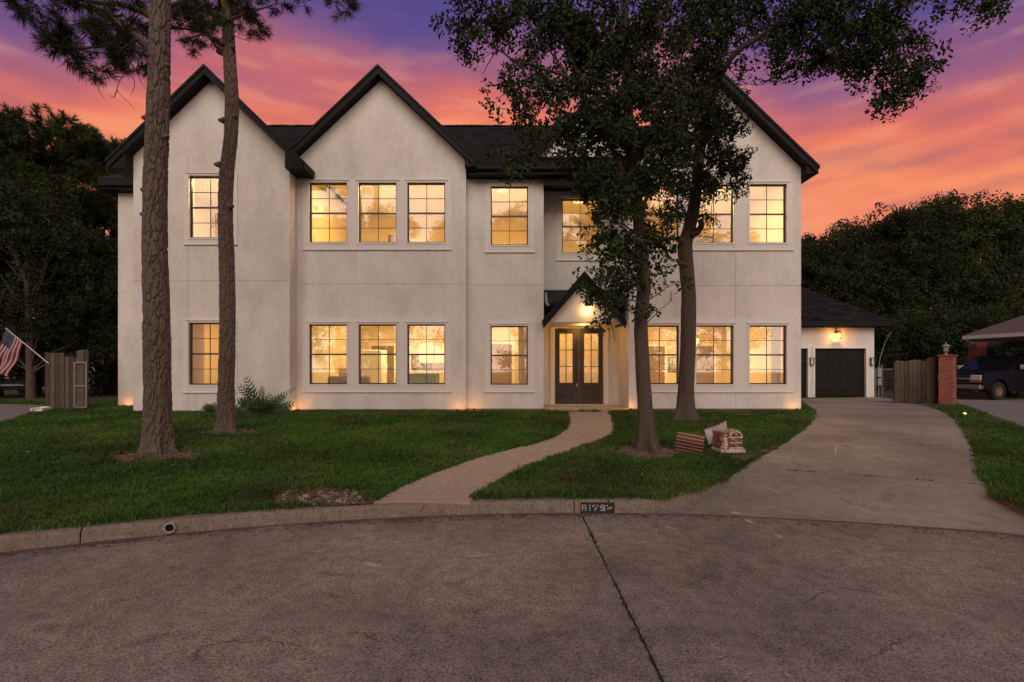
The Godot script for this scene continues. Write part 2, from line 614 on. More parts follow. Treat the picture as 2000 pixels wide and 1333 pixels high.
	var gn := noise(1.0, 4, FastNoiseLite.TYPE_SIMPLEX, 71)
	for j in 256:
		for i in 256:
			grain[j * 256 + i] = int(clampf(128.0 + 150.0 * gn.get_noise_2d(i * 0.12, j * 0.006), 0, 255))
	M.fence = []
	for k in 3:
		var base: Color = [Color(0.085, 0.062, 0.045), Color(0.06, 0.045, 0.035), Color(0.105, 0.078, 0.057)][k]
		var mt := textured(paint(256, base, [[grain, 0.55]], []), 1.2, 0.95, grey(grain, 256), 0.5)
		mt.uv1_world_triplanar = false
		M.fence.append(mt)
	# bark
	var plate := noise(0.05, 2, FastNoiseLite.TYPE_CELLULAR, 91)
	plate.cellular_return_type = FastNoiseLite.RETURN_CELL_VALUE
	M.pine_bark = textured(paint(512, Color(0.125, 0.098, 0.081), [[tile(noise(0.03, 4, FastNoiseLite.TYPE_SIMPLEX, 92), 512), 0.45], [tile(noise(0.15, 2, FastNoiseLite.TYPE_SIMPLEX, 93), 512), 0.3]], [[tile(noise(0.02, 3, FastNoiseLite.TYPE_SIMPLEX, 94), 512), 0.62, 0.15, Color(0.17, 0.10, 0.065, 0.6)]]), 1.3, 0.95, grey(tile(noise(0.1, 3, FastNoiseLite.TYPE_SIMPLEX, 95), 512), 512), 0.6)
	M.pine_bark.uv1_scale = Vector3(1.6, 0.6, 1.6)
	M.oak_bark = textured(paint(512, Color(0.085, 0.062, 0.048), [[tile(noise(0.03, 4, FastNoiseLite.TYPE_SIMPLEX, 96), 512), 0.45], [tile(noise(0.12, 2, FastNoiseLite.TYPE_SIMPLEX, 97), 512), 0.3]], [[tile(noise(0.05, 3, FastNoiseLite.TYPE_SIMPLEX, 98), 512), 0.72, 0.08, Color(0.22, 0.18, 0.15, 0.5)]]), 1.3, 0.95, grey(tile(noise(0.08, 3, FastNoiseLite.TYPE_SIMPLEX, 99), 512), 512), 0.7)
	M.oak_bark.uv1_scale = Vector3(2.2, 0.9, 2.2)
	M.twig = plain(0.085, 0.062, 0.045, 0.95)
	for e in [["leaf", 0.6], ["needle", 0.6], ["grass", 0.65], ["far_leaf", 0.8]]:
		var m := StandardMaterial3D.new()
		m.albedo_color = Color(1, 1, 1)
		m.vertex_color_use_as_albedo = true
		m.roughness = e[1]
		m.metallic_specular = 0.3
		m.backlight_enabled = true
		m.backlight = Color(0.25, 0.35, 0.12)
		M[e[0]] = m
	M.pebble = StandardMaterial3D.new()
	M.pebble.vertex_color_use_as_albedo = true
	M.pebble.roughness = 0.9


# ---------------------------------------------------------------- ground, street, curb, path, driveway

var drive_left: Array = [Vector3(1.416, 0.012, -5.899), Vector3(1.732, 0.013, -5.973), Vector3(2.149, 0.03, -6.229), Vector3(2.644, 0.09, -6.694), Vector3(3.109, 0.168, -7.23), Vector3(4.045, 0.223, -8.392), Vector3(5.341, 0.295, -9.89), Vector3(6.818, 0.388, -11.796), Vector3(7.983, 0.436, -13.485), Vector3(9.486, 0.44, -16.133), Vector3(10.909, 0.44, -19.206), Vector3(12.548, 0.44, -22.407)]
var drive_right: Array = [Vector3(5.516, 0, -4.882), Vector3(5.577, 0.024, -5.261), Vector3(5.637, 0.061, -5.637), Vector3(5.686, 0.096, -5.91), Vector3(5.81, 0.14, -6.214), Vector3(6.575, 0.211, -7.194), Vector3(8.196, 0.308, -9.127), Vector3(9.845, 0.408, -11.187), Vector3(11.905, 0.44, -13.908), Vector3(14.088, 0.44, -17.286), Vector3(15.959, 0.44, -20.862), Vector3(16.893, 0.44, -23.725)]
var path_left: Array = [Vector3(1.64, 0.42, -15.189), Vector3(1.454, 0.379, -13.102), Vector3(1.281, 0.333, -11.866), Vector3(0.995, 0.288, -10.812), Vector3(0.494, 0.248, -9.877), Vector3(0, 0.223, -9.264), Vector3(-0.433, 0.202, -8.669), Vector3(-0.802, 0.182, -8.02), Vector3(-1.107, 0.167, -7.379), Vector3(-1.352, 0.156, -6.759), Vector3(-1.493, 0.151, -6.22), Vector3(-1.564, 0.15, -5.792)]
var path_right: Array = [Vector3(2.87, 0.42, -15.187), Vector3(2.527, 0.368, -12.697), Vector3(2.281, 0.316, -11.403), Vector3(1.972, 0.276, -10.492), Vector3(1.457, 0.241, -9.715), Vector3(1.055, 0.219, -9.173), Vector3(0.694, 0.201, -8.678), Vector3(0.32, 0.179, -7.993), Vector3(0, 0.164, -7.357), Vector3(-0.238, 0.155, -6.796), Vector3(-0.392, 0.151, -6.326), Vector3(-0.48, 0.15, -5.859)]
var soil_rings := [[Vector3(-5.759, 0.244, -8.371), 0.86, 0.52], [Vector3(-5.944, 0.342, -10.808), 0.72, 0.40], [Vector3(2.357, 0.213, -8.927), 0.62, 0.58], [Vector3(4.393, 0.384, -12.922), 0.42, 0.3]]
var bare_patch: Array = [Vector3(-2.652, 0.15, -5.618), Vector3(-2.82, 0.152, -6.064), Vector3(-2.799, 0.155, -6.361), Vector3(-2.577, 0.155, -6.442), Vector3(-2.265, 0.155, -6.472), Vector3(-1.959, 0.152, -6.319), Vector3(-1.748, 0.151, -6.071), Vector3(-1.598, 0.15, -5.747)]
var muddy_patch: Array = [Vector3(3.622, 0.203, -8.464), Vector3(3.74, 0.216, -8.8), Vector3(4.123, 0.225, -8.963), Vector3(4.657, 0.244, -9.313), Vector3(4.635, 0.236, -9.123), Vector3(3.881, 0.199, -8.293), Vector3(3.659, 0.195, -8.221)]


func flat(a: Array) -> PackedVector2Array:
	var p := PackedVector2Array()
	for q in a:
		p.append(Vector2(q.x, q.z))
	return p


func closed(l: Array, r: Array) -> PackedVector2Array:
	var p := flat(l)
	var q := flat(r)
	q.reverse()
	p.append_array(q)
	return p


func curved(pts: Array, per: int) -> Array:
	var out := []
	for i in pts.size() - 1:
		for k in per:
			out.append((pts[i] as Vector3).cubic_interpolate(pts[i + 1], pts[maxi(i - 1, 0)], pts[mini(i + 2, pts.size() - 1)], float(k) / per))
	out.append(pts[-1])
	return out


# rows of cross points between two edges, lifted onto a height; drawn as a slab with skirts
func slab(l: Array, r: Array, i0: int, i1: int, across: int, height: Callable, lift: float, skirt: float, snap_first := false) -> Geo:
	var g := Geo.new()
	var rows := []
	for i in range(i0, i1 + 1):
		var row := []
		for k in across + 1:
			var q: Vector3 = l[i].lerp(r[i], float(k) / across)
			if snap_first and i < 4:
				var e := Vector2(q.x, q.z) - CURB_CENTRE
				var rad := lerpf(CURB_RADIUS + 0.03, e.length(), i / 4.0)
				e = e.normalized() * rad + CURB_CENTRE
				q = Vector3(e.x, 0, e.y)
			q.y = height.call(q.x, q.z) + lift
			row.append(q)
		rows.append(row)
	var n0 := rows.size()
	for i in n0 - 1:
		for k in across:
			var a: Vector3 = rows[i][k]
			var b: Vector3 = rows[i][k + 1]
			var c: Vector3 = rows[i + 1][k + 1]
			var d: Vector3 = rows[i + 1][k]
			if (b - a).cross(c - a).y > 0: g.quad(a, b, c, d)
			else: g.quad(d, c, b, a)
	var dn := Vector3(0, -skirt, 0)
	var ring := []
	for k in across + 1: ring.append(rows[0][k])
	for i in range(1, n0): ring.append(rows[i][across])
	for k in range(across - 1, -1, -1): ring.append(rows[n0 - 1][k])
	for i in range(n0 - 2, 0, -1): ring.append(rows[i][0])
	for i in ring.size():
		var a: Vector3 = ring[i]
		var b: Vector3 = ring[(i + 1) % ring.size()]
		g.quad(a + dn, b + dn, b, a)
	return g


func soil_mound(at: Vector3, rx: float, rz: float, mat: Material, rise := 0.05) -> Geo:
	var g := Geo.new()
	var wob := noise(0.9, 3, FastNoiseLite.TYPE_SIMPLEX, int(at.x * 37) + 5)
	var rings := 14
	var seg := 60
	var pts := []
	for i in rings + 1:
		var row := []
		for s in seg:
			var a := TAU * s / seg
			var w := 1.0 + 0.45 * wob.get_noise_2d(cos(a) * 1.6, sin(a) * 1.6)
			var t := float(i) / rings
			var x := at.x + cos(a) * rx * w * t
			var z := at.z + sin(a) * rz * w * t
			row.append(Vector3(x, lawn_height(x, z) + 0.008 + rise * (1.0 - t * t) + 0.022 * wob.get_noise_2d(x * 6, z * 6) - 0.05 * smoothstep(0.55, 1.0, t) - (0.03 if i == rings else 0.0), z))
		pts.append(row)
	for i in rings:
		for s in seg:
			var b := (s + 1) % seg
			g.quad(pts[i][b], pts[i][s], pts[i + 1][s], pts[i + 1][b])
	return g


func build_ground() -> void:
	drive_left = curved(drive_left, 2)
	drive_right = curved(drive_right, 2)
	path_left = curved(path_left, 3)
	path_right = curved(path_right, 3)
	var drive_poly := closed(drive_left, drive_right)
	var wide_poly: PackedVector2Array = Geometry2D.offset_polygon(drive_poly, 0.11)[0]

	# the land outside the curb, out to the horizon
	var g := Geo.new()
	var angles := []
	var a := -180.0
	while a < 180.0:
		angles.append(a)
		a += 0.5 if absf(a) < 42.0 else 3.0
	var radii := []
	var r := CURB_RADIUS + 0.07
	while r < 420.0:
		radii.append(r)
		var d := r - CURB_RADIUS
		r += 0.12 if d < 2.4 else (0.4 if d < 12.0 else d * 0.12)
	var k0 := 0
	for ri in radii.size():
		for ai in angles.size():
			var t := deg_to_rad(angles[ai])
			var x: float = CURB_CENTRE.x + sin(t) * radii[ri]
			var z: float = CURB_CENTRE.y - cos(t) * radii[ri]
			var y := lawn_height(x, z)
			if radii[ri] < CURB_RADIUS + 17.0 and absf(angles[ai]) < 42.0 and Geometry2D.is_point_in_polygon(Vector2(x, z), wide_poly if radii[ri] < CURB_RADIUS + 2.6 else drive_poly):
				y = minf(y, drive_height(x, z)) - (0.06 if radii[ri] < CURB_RADIUS + 2.6 else 0.035)
			g.v.append(Vector3(x, y, z))
			g.n.append(Vector3.UP)
			g.c.append(Color.WHITE)
	var m := angles.size()
	for ri in radii.size() - 1:
		for ai in m:
			var p := ri * m + ai
			var q := ri * m + (ai + 1) % m
			g.ix.append_array([p, p + m, q, q, p + m, q + m])
	struct("ground", g, M.turf)

	# street: two concrete slabs with an open joint between, on a bed of soil
	var street := Node3D.new()
	street.name = "street"
	street.set_meta("kind", "structure")
	add_child(street)
	g = Geo.new()
	g.lathe([Vector2(CURB_RADIUS + 0.2, -0.055), Vector2(0.0, -0.05)], 90, Transform3D(Basis.IDENTITY, Vector3(CURB_CENTRE.x, 0, CURB_CENTRE.y)))
	struct("bed", g, M.soil, street)
	for s in [-1.0, 1.0]:
		g = Geo.new()
		var poly := PackedVector2Array()
		var wob := noise(3.0, 2, FastNoiseLite.TYPE_SIMPLEX, 14)
		for i in 61:
			var t := PI * i / 60.0
			poly.append(Vector2(CURB_CENTRE.x + s * (0.008 + sin(t) * CURB_RADIUS), CURB_CENTRE.y - cos(t) * CURB_RADIUS))
		for i in 160:
			var z := CURB_CENTRE.y + CURB_RADIUS - 0.1 - i * 0.149
			poly.append(Vector2(CURB_CENTRE.x + s * (0.008 + 0.005 * wob.get_noise_2d(z * 2.0, s)), z))
		var tr := Geometry2D.triangulate_polygon(poly)
		for i in range(0, tr.size(), 3):
			var p := [Vector3(poly[tr[i]].x, 0, poly[tr[i]].y), Vector3(poly[tr[i + 1]].x, 0, poly[tr[i + 1]].y), Vector3(poly[tr[i + 2]].x, 0, poly[tr[i + 2]].y)]
			if (p[1] - p[0]).cross(p[2] - p[0]).y > 0: g.tri(p[0], p[1], p[2])
			else: g.tri(p[0], p[2], p[1])
		for i in poly.size():
			var p := Vector3(poly[i].x, 0, poly[i].y)
			var q := Vector3(poly[(i + 1) % poly.size()].x, 0, poly[(i + 1) % poly.size()].y)
			g.quad(p, q, q + Vector3(0, -0.12, 0), p + Vector3(0, -0.12, 0))
		struct("slab", g, M.street, street)

	# curb: segments round the bulb, open at the driveway, with a return curving up each side of the apron
	var curb := Node3D.new()
	curb.name = "curb"
	curb.set_meta("kind", "structure")
	add_child(curb)
	var arc := func(x: float, dr := 0.0) -> Vector3:
		var sx := (x - CURB_CENTRE.x) / CURB_RADIUS
		var t := asin(clampf(sx, -1, 1))
		return Vector3(CURB_CENTRE.x + sin(t) * (CURB_RADIUS + dr), 0, CURB_CENTRE.y - cos(t) * (CURB_RADIUS + dr))
	var runs := []
	var cuts := [-10.9, -7.6, -4.1, -1.0, 0.72, 1.12]
	for i in cuts.size() - 1:
		var line := []
		for k in 13:
			line.append(arc.call(lerpf(cuts[i] + 0.006, cuts[i + 1] - 0.006, k / 12.0)))
		runs.append(line)
	var ret := [arc.call(1.126), arc.call(1.26)]
	for i in range(0, 9): ret.append(drive_left[i])
	runs.append(ret)
	var ret2 := []
	for i in range(8, -1, -1): ret2.append(drive_right[i])
	ret2.append_array([arc.call(6.6), arc.call(7.3), arc.call(8.0)])
	runs.append(ret2)
	for line in runs:
		g = Geo.new()
		sweep_curb(g, line)
		struct("curb_segment", g, M.curb, curb)

	# dirt washed against the foot of the curb
	g = Geo.new()
	var dw := noise(1.7, 4, FastNoiseLite.TYPE_SIMPLEX, 19)
	var rows := []
	for i in 420:
		var x := -10.5 + i * 0.04
		var p: Vector3 = arc.call(x, 0.004)
		var wide := maxf(0.006, 0.035 + 0.075 * dw.get_noise_1d(x * 1.3) + 0.03 * dw.get_noise_1d(x * 7.0))
		if x > 1.2: wide *= maxf(0.15, 1.0 - (x - 1.2))
		rows.append([p + Vector3(0, 0.014, 0), arc.call(x, -wide * 0.5) + Vector3(0, 0.007, 0), arc.call(x, -wide) + Vector3(0, 0.0005, 0)])
	for i in rows.size() - 1:
		for k in 2:
			g.quad(rows[i][k + 1], rows[i + 1][k + 1], rows[i + 1][k], rows[i][k])
	tag(obj("gutter_dirt", g, M.soil), "dark dirt washed against the foot of the curb", "dirt", "", "stuff")

	# driveway: slabs with joints
	var drive := Node3D.new()
	drive.name = "driveway"
	drive.set_meta("kind", "structure")
	add_child(drive)
	var joints := [0, 9, 12, 15, 18, drive_left.size() - 1]
	for i in joints.size() - 1:
		var l := drive_left.duplicate()
		var rr := drive_right.duplicate()
		for j in 2:
			var e: int = joints[i + j]
			if e == 0 or e == drive_left.size() - 1: continue
			var o: int = e + (1 if j == 0 else -1)
			l[e] = l[e].move_toward(l[o], 0.042)
			rr[e] = rr[e].move_toward(rr[o], 0.042)
		struct("slab", slab(l, rr, joints[i], joints[i + 1], 14, drive_height, 0.002, 0.08, i == 0), M.drive, drive)

	# pale scuffs and paint drips on the concrete
	var wob2 := noise(1.0, 3, FastNoiseLite.TYPE_SIMPLEX, 55)
	for e in [[drive, [Vector3(1.113, 0.018, -6.113), Vector3(1.127, 0.012, -5.934)], 0.035], [drive, [Vector3(2.559, 0.015, -5.924), Vector3(2.576, 0.012, -5.828)], 0.06], [drive, [Vector3(2.597, 0, -5.67), Vector3(2.594, 0, -5.518)], 0.05], [drive, [Vector3(3.339, 0.108, -6.705), Vector3(3.454, 0.086, -6.517)], 0.02], [drive, [Vector3(5.395, 0.242, -8.536), Vector3(6.036, 0.289, -9.52)], 0.025], [street, [Vector3(1.634, 0, -5.41), Vector3(1.703, 0, -5.323)], 0.03], [street, [Vector3(2.647, 0, -5.14), Vector3(2.672, 0, -5.061)], 0.045], [street, [Vector3(0.882, 0, -5.189), Vector3(0.98, 0, -5.156)], 0.02], [street, [Vector3(-1.26, 0, -4.377), Vector3(-1.111, 0, -4.308)], 0.05], [street, [Vector3(-0.452, 0, -4.521), Vector3(-0.092, 0, -4.596)], 0.02]]:
		var a0: Vector3 = e[1][0]
		var b0: Vector3 = e[1][1]
		var along := b0 - a0
		along.y = 0
		var across := Vector3(-along.z, 0, along.x).normalized()
		g = Geo.new()
		var prev := []
		for i in 9:
			var t := i / 8.0
			var c := a0 + along * t
			var w: float = e[2] * (0.35 + 0.65 * sin(t * PI)) * (0.8 + 0.7 * wob2.get_noise_2d(c.x * 40.0, c.z * 40.0))
			var pair := []
			for s in [-1.0, 1.0]:
				var q: Vector3 = c + across * s * w
				q.y = (drive_height(q.x, q.z) + 0.006) if e[0] == drive else 0.004
				pair.append(q)
			if prev.size():
				if (pair[0] - prev[0]).cross(pair[1] - prev[0]).y > 0: g.quad(prev[0], pair[0], pair[1], prev[1])
				else: g.quad(prev[1], pair[1], pair[0], prev[0])
			prev = pair
		struct("paint_scuff", g, M.stain, e[0])

	# hairline cracks in the street, packed with dirt
	var cr := RandomNumberGenerator.new()
	cr.seed = 23
	for e in [[Vector3(-1.936, 0, -3.073), Vector3(-1.509, 0, -3.143)], [Vector3(-1.509, 0, -3.143), Vector3(-1.211, 0, -3.028)], [Vector3(-1.859, 0, -3.073), Vector3(-1.808, 0, -2.87)], [Vector3(-1.009, 0, -3.254), Vector3(-0.74, 0, -3.084)], [Vector3(-1.366, 0, -3.793), Vector3(-1.107, 0, -3.691)], [Vector3(-0.347, 0, -3.474), Vector3(-0.143, 0, -3.564)], [Vector3(2.031, 0, -3.626), Vector3(2.485, 0, -3.882)], [Vector3(2.485, 0, -3.882), Vector3(2.731, 0, -3.793)], [Vector3(1.671, 0, -4.177), Vector3(1.281, 0, -3.882)], [Vector3(-2.901, 0, -3.626), Vector3(-2.662, 0, -3.75)], [Vector3(2.499, 0, -3.204), Vector3(2.044, 0, -2.92)]]:
		g = Geo.new()
		var a1: Vector3 = e[0]
		var b1: Vector3 = e[1]
		var side := Vector3(-(b1 - a1).z, 0, (b1 - a1).x).normalized()
		var was := []
		for i in 13:
			var t := i / 12.0
			var c := a1.lerp(b1, t) + side * cr.randf_range(-0.022, 0.022)
			var w := 0.0035 * sin(clampf(t, 0.04, 0.96) * PI) + cr.randf() * 0.002
			var now := [c - side * w, c + side * w]
			for q in 2: now[q].y = 0.002
			if was.size():
				if (now[0] - was[0]).cross(now[1] - was[0]).y > 0: g.quad(was[0], now[0], now[1], was[1])
				else: g.quad(was[1], now[1], now[0], was[0])
			was = now
		struct("crack", g, M.soil, street)

	var path := Node3D.new()
	path.name = "path"
	path.set_meta("kind", "structure")
	add_child(path)
	var last := path_left.size() - 1
	var pj := [0, 5, 14, 24, last]
	for i in pj.size() - 1:
		var l := path_left.duplicate()
		var rr := path_right.duplicate()
		if i > 0:
			l[pj[i]] = l[pj[i]].move_toward(l[pj[i] + 1], 0.012)
			rr[pj[i]] = rr[pj[i]].move_toward(rr[pj[i] + 1], 0.012)
		struct("slab", slab(l, rr, pj[i], pj[i + 1], 8, lawn_height, 0.016, 0.08), M.path, path)

	# the neighbours' driveways
	var nl := curved([Vector3(20.379, 0.42, -24.118), Vector3(16.682, 0.42, -19.219), Vector3(12.999, 0.42, -13.977), Vector3(11.054, 0.401, -11.054), Vector3(9.63, 0.295, -8.522)], 3)
	var nr := curved([Vector3(26, 0.42, -24), Vector3(26, 0.42, -20.0), Vector3(24, 0.4, -16), Vector3(21, 0.35, -12), Vector3(17, 0.3, -9)], 3)
	struct("neighbouring_driveway", slab(nl, nr, 0, nl.size() - 1, 8, lawn_height, 0.02, 0.08), M.grey_drive)
	nl = curved([Vector3(-16.37, 0.42, -18.088), Vector3(-13.93, 0.42, -14.819), Vector3(-12.3, 0.42, -12.551), Vector3(-10.637, 0.396, -10.035)], 3)
	nr = curved([Vector3(-30, 0.42, -22), Vector3(-30, 0.42, -18), Vector3(-28, 0.42, -15), Vector3(-24, 0.4, -12)], 3)
	struct("neighbouring_driveway", slab(nl, nr, 0, nl.size() - 1, 6, lawn_height, 0.02, 0.08), M.grey_drive)

	# bare soil round the trunks and by the curb
	var names := ["bare soil ringing the stout pine trunk on the lawn", "bare soil ringing the slimmer crooked pine near the wall", "raised bare soil and roots under the pale-trunked oak", "strip of soil round the dark oak trunk by the wall"]
	for i in soil_rings.size():
		var s: Array = soil_rings[i]
		var o := obj("soil_patch", soil_mound(s[0], s[1], s[2], M.bare, 0.085 if i == 2 else 0.02), M.bare)
		tag(o, names[i], "soil", "", "stuff")
	for e in [[bare_patch, M.bare, "bare brown dirt strewn with stones beside the curb"], [muddy_patch, M.soil, "dark muddy patch at the driveway edge by the rusty box"]]:
		g = Geo.new()
		var poly := flat(curved(e[0] + [e[0][0]], 4))
		var tr := Geometry2D.triangulate_polygon(poly)
		for i in range(0, tr.size(), 3):
			var p := []
			for j in 3:
				var q := poly[tr[i + j]]
				p.append(Vector3(q.x, lawn_height(q.x, q.y) + 0.012, q.y))
			if (p[1] - p[0]).cross(p[2] - p[0]).y > 0: g.tri(p[0], p[1], p[2])
			else: g.tri(p[0], p[2], p[1])
		var o := obj("soil_patch", g, e[1])
		tag(o, e[2], "soil", "", "stuff")


# a curb bar: the line is the foot of its street face, the bar lies to the outer side
func sweep_curb(g: Geo, line: Array) -> void:
	var rows := []
	var n0 := line.size()
	for i in n0:
		var p: Vector3 = line[i]
		var d: Vector3 = (line[mini(i + 1, n0 - 1)] - line[maxi(i - 1, 0)])
		d.y = 0
		d = d.normalized()
		var outw := Vector3(d.z, 0, -d.x)
		var lo := drive_height(p.x, p.z) - 0.06
		var q := p + outw * 0.12
		var top := maxf(0.145, lawn_height(q.x, q.z) + 0.0) if curb_distance(p.x, p.z) < 0.3 else lawn_height(q.x, q.z) + 0.012
		top = maxf(top, drive_height(p.x, p.z) + 0.006)
		var face := Vector3(p.x, 0, p.z)
		var hgt := top - lo
		var row := []
		for e in [[-0.002, 0.0], [0.012, 0.55], [0.022, 0.80], [0.042, 0.94], [0.075, 1.0], [0.17, 1.0], [0.20, 0.93], [0.20, 0.0]]:
			row.append(face + outw * e[0] + Vector3(0, lo + hgt * e[1], 0))
		rows.append(row)
	for i in n0 - 1:
		for k in rows[0].size() - 1:
			g.quad(rows[i][k], rows[i + 1][k], rows[i + 1][k + 1], rows[i][k + 1])
	for e in [0, n0 - 1]:
		for k in range(1, rows[e].size() - 1):
			if e == 0: g.tri(rows[e][0], rows[e][k], rows[e][k + 1])
			else: g.tri(rows[e][0], rows[e][k + 1], rows[e][k])


# ---------------------------------------------------------------- the house

# a double-hung window of eight panes; origin at the middle of its sill, facing +z
func make_window(called: String, w: float, h: float) -> Node3D:
	var o := Node3D.new()
	o.name = called
	var g := Geo.new()
	var fw := 0.035
	g.holed(-w / 2, w / 2, 0, h, 0.0, -0.08, [Rect2(-w / 2 + fw, fw, w - 2 * fw, h - 2 * fw)])
	obj("frame", g, M.frame, o, true)
	var mid := h * 0.5
	g = Geo.new()
	g.cbox(Vector3(-w / 2 + fw, mid - 0.024, -0.06), Vector3(w / 2 - fw, mid + 0.024, -0.004), 0.006)
	obj("meeting_rail", g, M.rail, o, true)
	g = Geo.new()
	g.box(Vector3(-0.007, fw, -0.045), Vector3(0.007, mid - 0.024, -0.015))
	obj("muntin", g, M.frame, o, true)
	g = Geo.new()
	g.box(Vector3(-0.007, mid + 0.024, -0.045), Vector3(0.007, h - fw, -0.015))
	obj("muntin", g, M.frame, o, true)
	var ys := [fw, (fw + mid - 0.024) * 0.5, mid - 0.024, mid + 0.024, (h - fw + mid + 0.024) * 0.5, h - fw]
	for y in [ys[1], ys[4]]:
		g = Geo.new()
		g.box(Vector3(-w / 2 + fw, y - 0.007, -0.044), Vector3(w / 2 - fw, y + 0.007, -0.016))
		obj("muntin", g, M.frame, o, true)
	var cache := {}
	for span in [[ys[0], ys[1] - 0.007], [ys[1] + 0.007, ys[2]], [ys[3], ys[4] - 0.007], [ys[4] + 0.007, ys[5]]]:
		for s in [-1.0, 1.0]:
			var x0 := 0.007 if s > 0 else -w / 2 + fw
			var x1 := w / 2 - fw if s > 0 else -0.007
			g = Geo.new()
			# sealed double glazing: an outer and an inner sheet
			g.box(Vector3(x0, span[0], -0.026), Vector3(x1, span[1], -0.022))
			g.box(Vector3(x0, span[0], -0.040), Vector3(x1, span[1], -0.036))
			obj("pane", g, M.glass, o, true)
	return o


var window_a: Node3D
var window_b: Node3D


func add_window(house: Node3D, proto: Node3D, x: float, y: float, z: float) -> void:
	var o: Node3D = proto.duplicate()
	o.name = "window"
	house.add_child(o, true)
	o.position = Vector3(x, y, z) - house.position


# a storey-high front: structural wall with openings, stucco panels parted by control joints, raised surrounds, windows
func front(house: Node3D, x0: float, x1: float, y0: float, y1: float, z: float, wins: Array, trims: Array, xj: Array, yj: Array, others := []) -> void:
	var holes := others.duplicate()
	for w in wins:
		holes.append(Rect2(w[0] - w[2] / 2, w[1], w[2], w[3]))
	var g := Geo.new()
	g.holed(x0, x1, y0, y1, z - 0.014, z - 0.22, holes)
	obj("wall", g, M.stucco, house)
	var xs := [x0] + xj + [x1]
	var ys := [y0] + yj + [y1]
	for j in ys.size() - 1:
		# vertical joints only cross the course they are listed for
		var cols := [x0]
		for e in xj:
			if e[1] == j: cols.append(e[0])
		cols.append(x1)
		for i in cols.size() - 1:
			var a: float = cols[i] + (0.007 if i > 0 else 0.0)
			var b: float = cols[i + 1] - (0.007 if i < cols.size() - 2 else 0.0)
			var c: float = ys[j] + (0.008 if j > 0 else 0.0)
			var d: float = ys[j + 1] - (0.008 if j < ys.size() - 2 else 0.0)
			g = Geo.new()
			g.holed(a, b, c, d, z, z - 0.0139, holes)
			obj("stucco_panel", g, M.stucco, house)
	for t in trims:
		g = Geo.new()
		g.holed(t.position.x, t.end.x, t.position.y, t.end.y, z + 0.022, z + 0.0005, holes)
		obj("surround", g, M.trim, house)
		g = Geo.new()
		g.cbox(Vector3(t.position.x - 0.01, t.position.y - 0.035, z + 0.0005), Vector3(t.end.x + 0.01, t.position.y - 0.0005, z + 0.045), 0.008)
		obj("sill", g, M.trim, house)
	for w in wins:
		var hole := Rect2(w[0] - w[2] / 2, w[1], w[2], w[3])
		g = Geo.new()
		g.holed(hole.position.x - 0.055, hole.end.x + 0.055, hole.position.y - 0.05, hole.end.y + 0.05, z + 0.036, z + 0.0225, [hole])
		obj("casing", g, M.trim, house)
		g = Geo.new()
		g.cbox(Vector3(hole.position.x - 0.08, hole.end.y + 0.0505, z + 0.0225), Vector3(hole.end.x + 0.08, hole.end.y + 0.085, z + 0.06), 0.008)
		obj("window_head", g, M.trim, house)
		add_window(house, window_a if w[2] < 1.18 else window_b, w[0], w[1], z - 0.05)


# a gable roof running back from zf: shingled slopes, black rake boards, soffit and boxed eaves
func gable_roof(house: Node3D, xc: float, half: float, peak: float, slope: float, zf: float, zb: float, wall_half: float, wall_z: float, back_left := 0.0, back_right := 0.0) -> void:
	var tv := 0.09
	var foot := peak - slope * half
	var roof := Node3D.new()
	roof.name = "gable_roof"
	house.add_child(roof, true)
	roof.position = Vector3(xc, foot, zf) - house.position
	var g := Geo.new()
	g.prism(PackedVector2Array([Vector2(xc - half, foot), Vector2(xc - half, foot - tv), Vector2(xc, peak - tv), Vector2(xc + half, foot - tv), Vector2(xc + half, foot), Vector2(xc, peak)]), zf, zb)
	obj("shingles", g, M.shingle, roof)
	var lo := 0.275
	for s in [-1.0, 1.0]:
		g = Geo.new()
		var poly := PackedVector2Array([Vector2(xc, peak - tv - 0.002), Vector2(xc, peak - lo), Vector2(xc + s * (half - 0.03), foot + slope * 0.03 - lo), Vector2(xc + s * (half - 0.03), foot + slope * 0.03 - tv - 0.002)])
		if s < 0: poly.reverse()
		if Geometry2D.is_polygon_clockwise(poly): poly.reverse()
		g.prism(poly, zf - 0.03, zf - 0.07)
		obj("rake_board", g, M.black_trim, roof)
		g = Geo.new()
		var sl := PackedVector2Array([Vector2(xc, peak - 0.22), Vector2(xc, peak - 0.25), Vector2(xc + s * (half - 0.05), foot + slope * 0.05 - 0.25), Vector2(xc + s * (half - 0.05), foot + slope * 0.05 - 0.22)])
		if Geometry2D.is_polygon_clockwise(sl): sl.reverse()
		g.prism(sl, zf - 0.071, wall_z - 0.22)
		obj("soffit", g, M.black_trim, roof)
		# boxed eave: fascia down to a level bottom
		g = Geo.new()
		var bx := PackedVector2Array([Vector2(xc + s * (half - 0.001), foot - tv - 0.004), Vector2(xc + s * (half - 0.001), foot - 0.21), Vector2(xc + s * (wall_half + 0.002), foot - 0.21), Vector2(xc + s * (wall_half + 0.002), peak - slope * wall_half - 0.256)])
		if Geometry2D.is_polygon_clockwise(bx): bx.reverse()
		g.prism(bx, zf - 0.075, (back_left if s < 0 else back_right) if (back_left if s < 0 else back_right) < 0.0 else wall_z - 0.5)
		obj("eave_box", g, M.black_trim, roof)


func gable_wall(house: Node3D, xc: float, wall_half: float, base: float, peak: float, z: float) -> void:
	var g := Geo.new()
	g.prism(PackedVector2Array([Vector2(xc - wall_half, base), Vector2(xc + wall_half, base), Vector2(xc, peak)]), z, z - 0.2)
	obj("gable_wall", g, M.stucco, house)


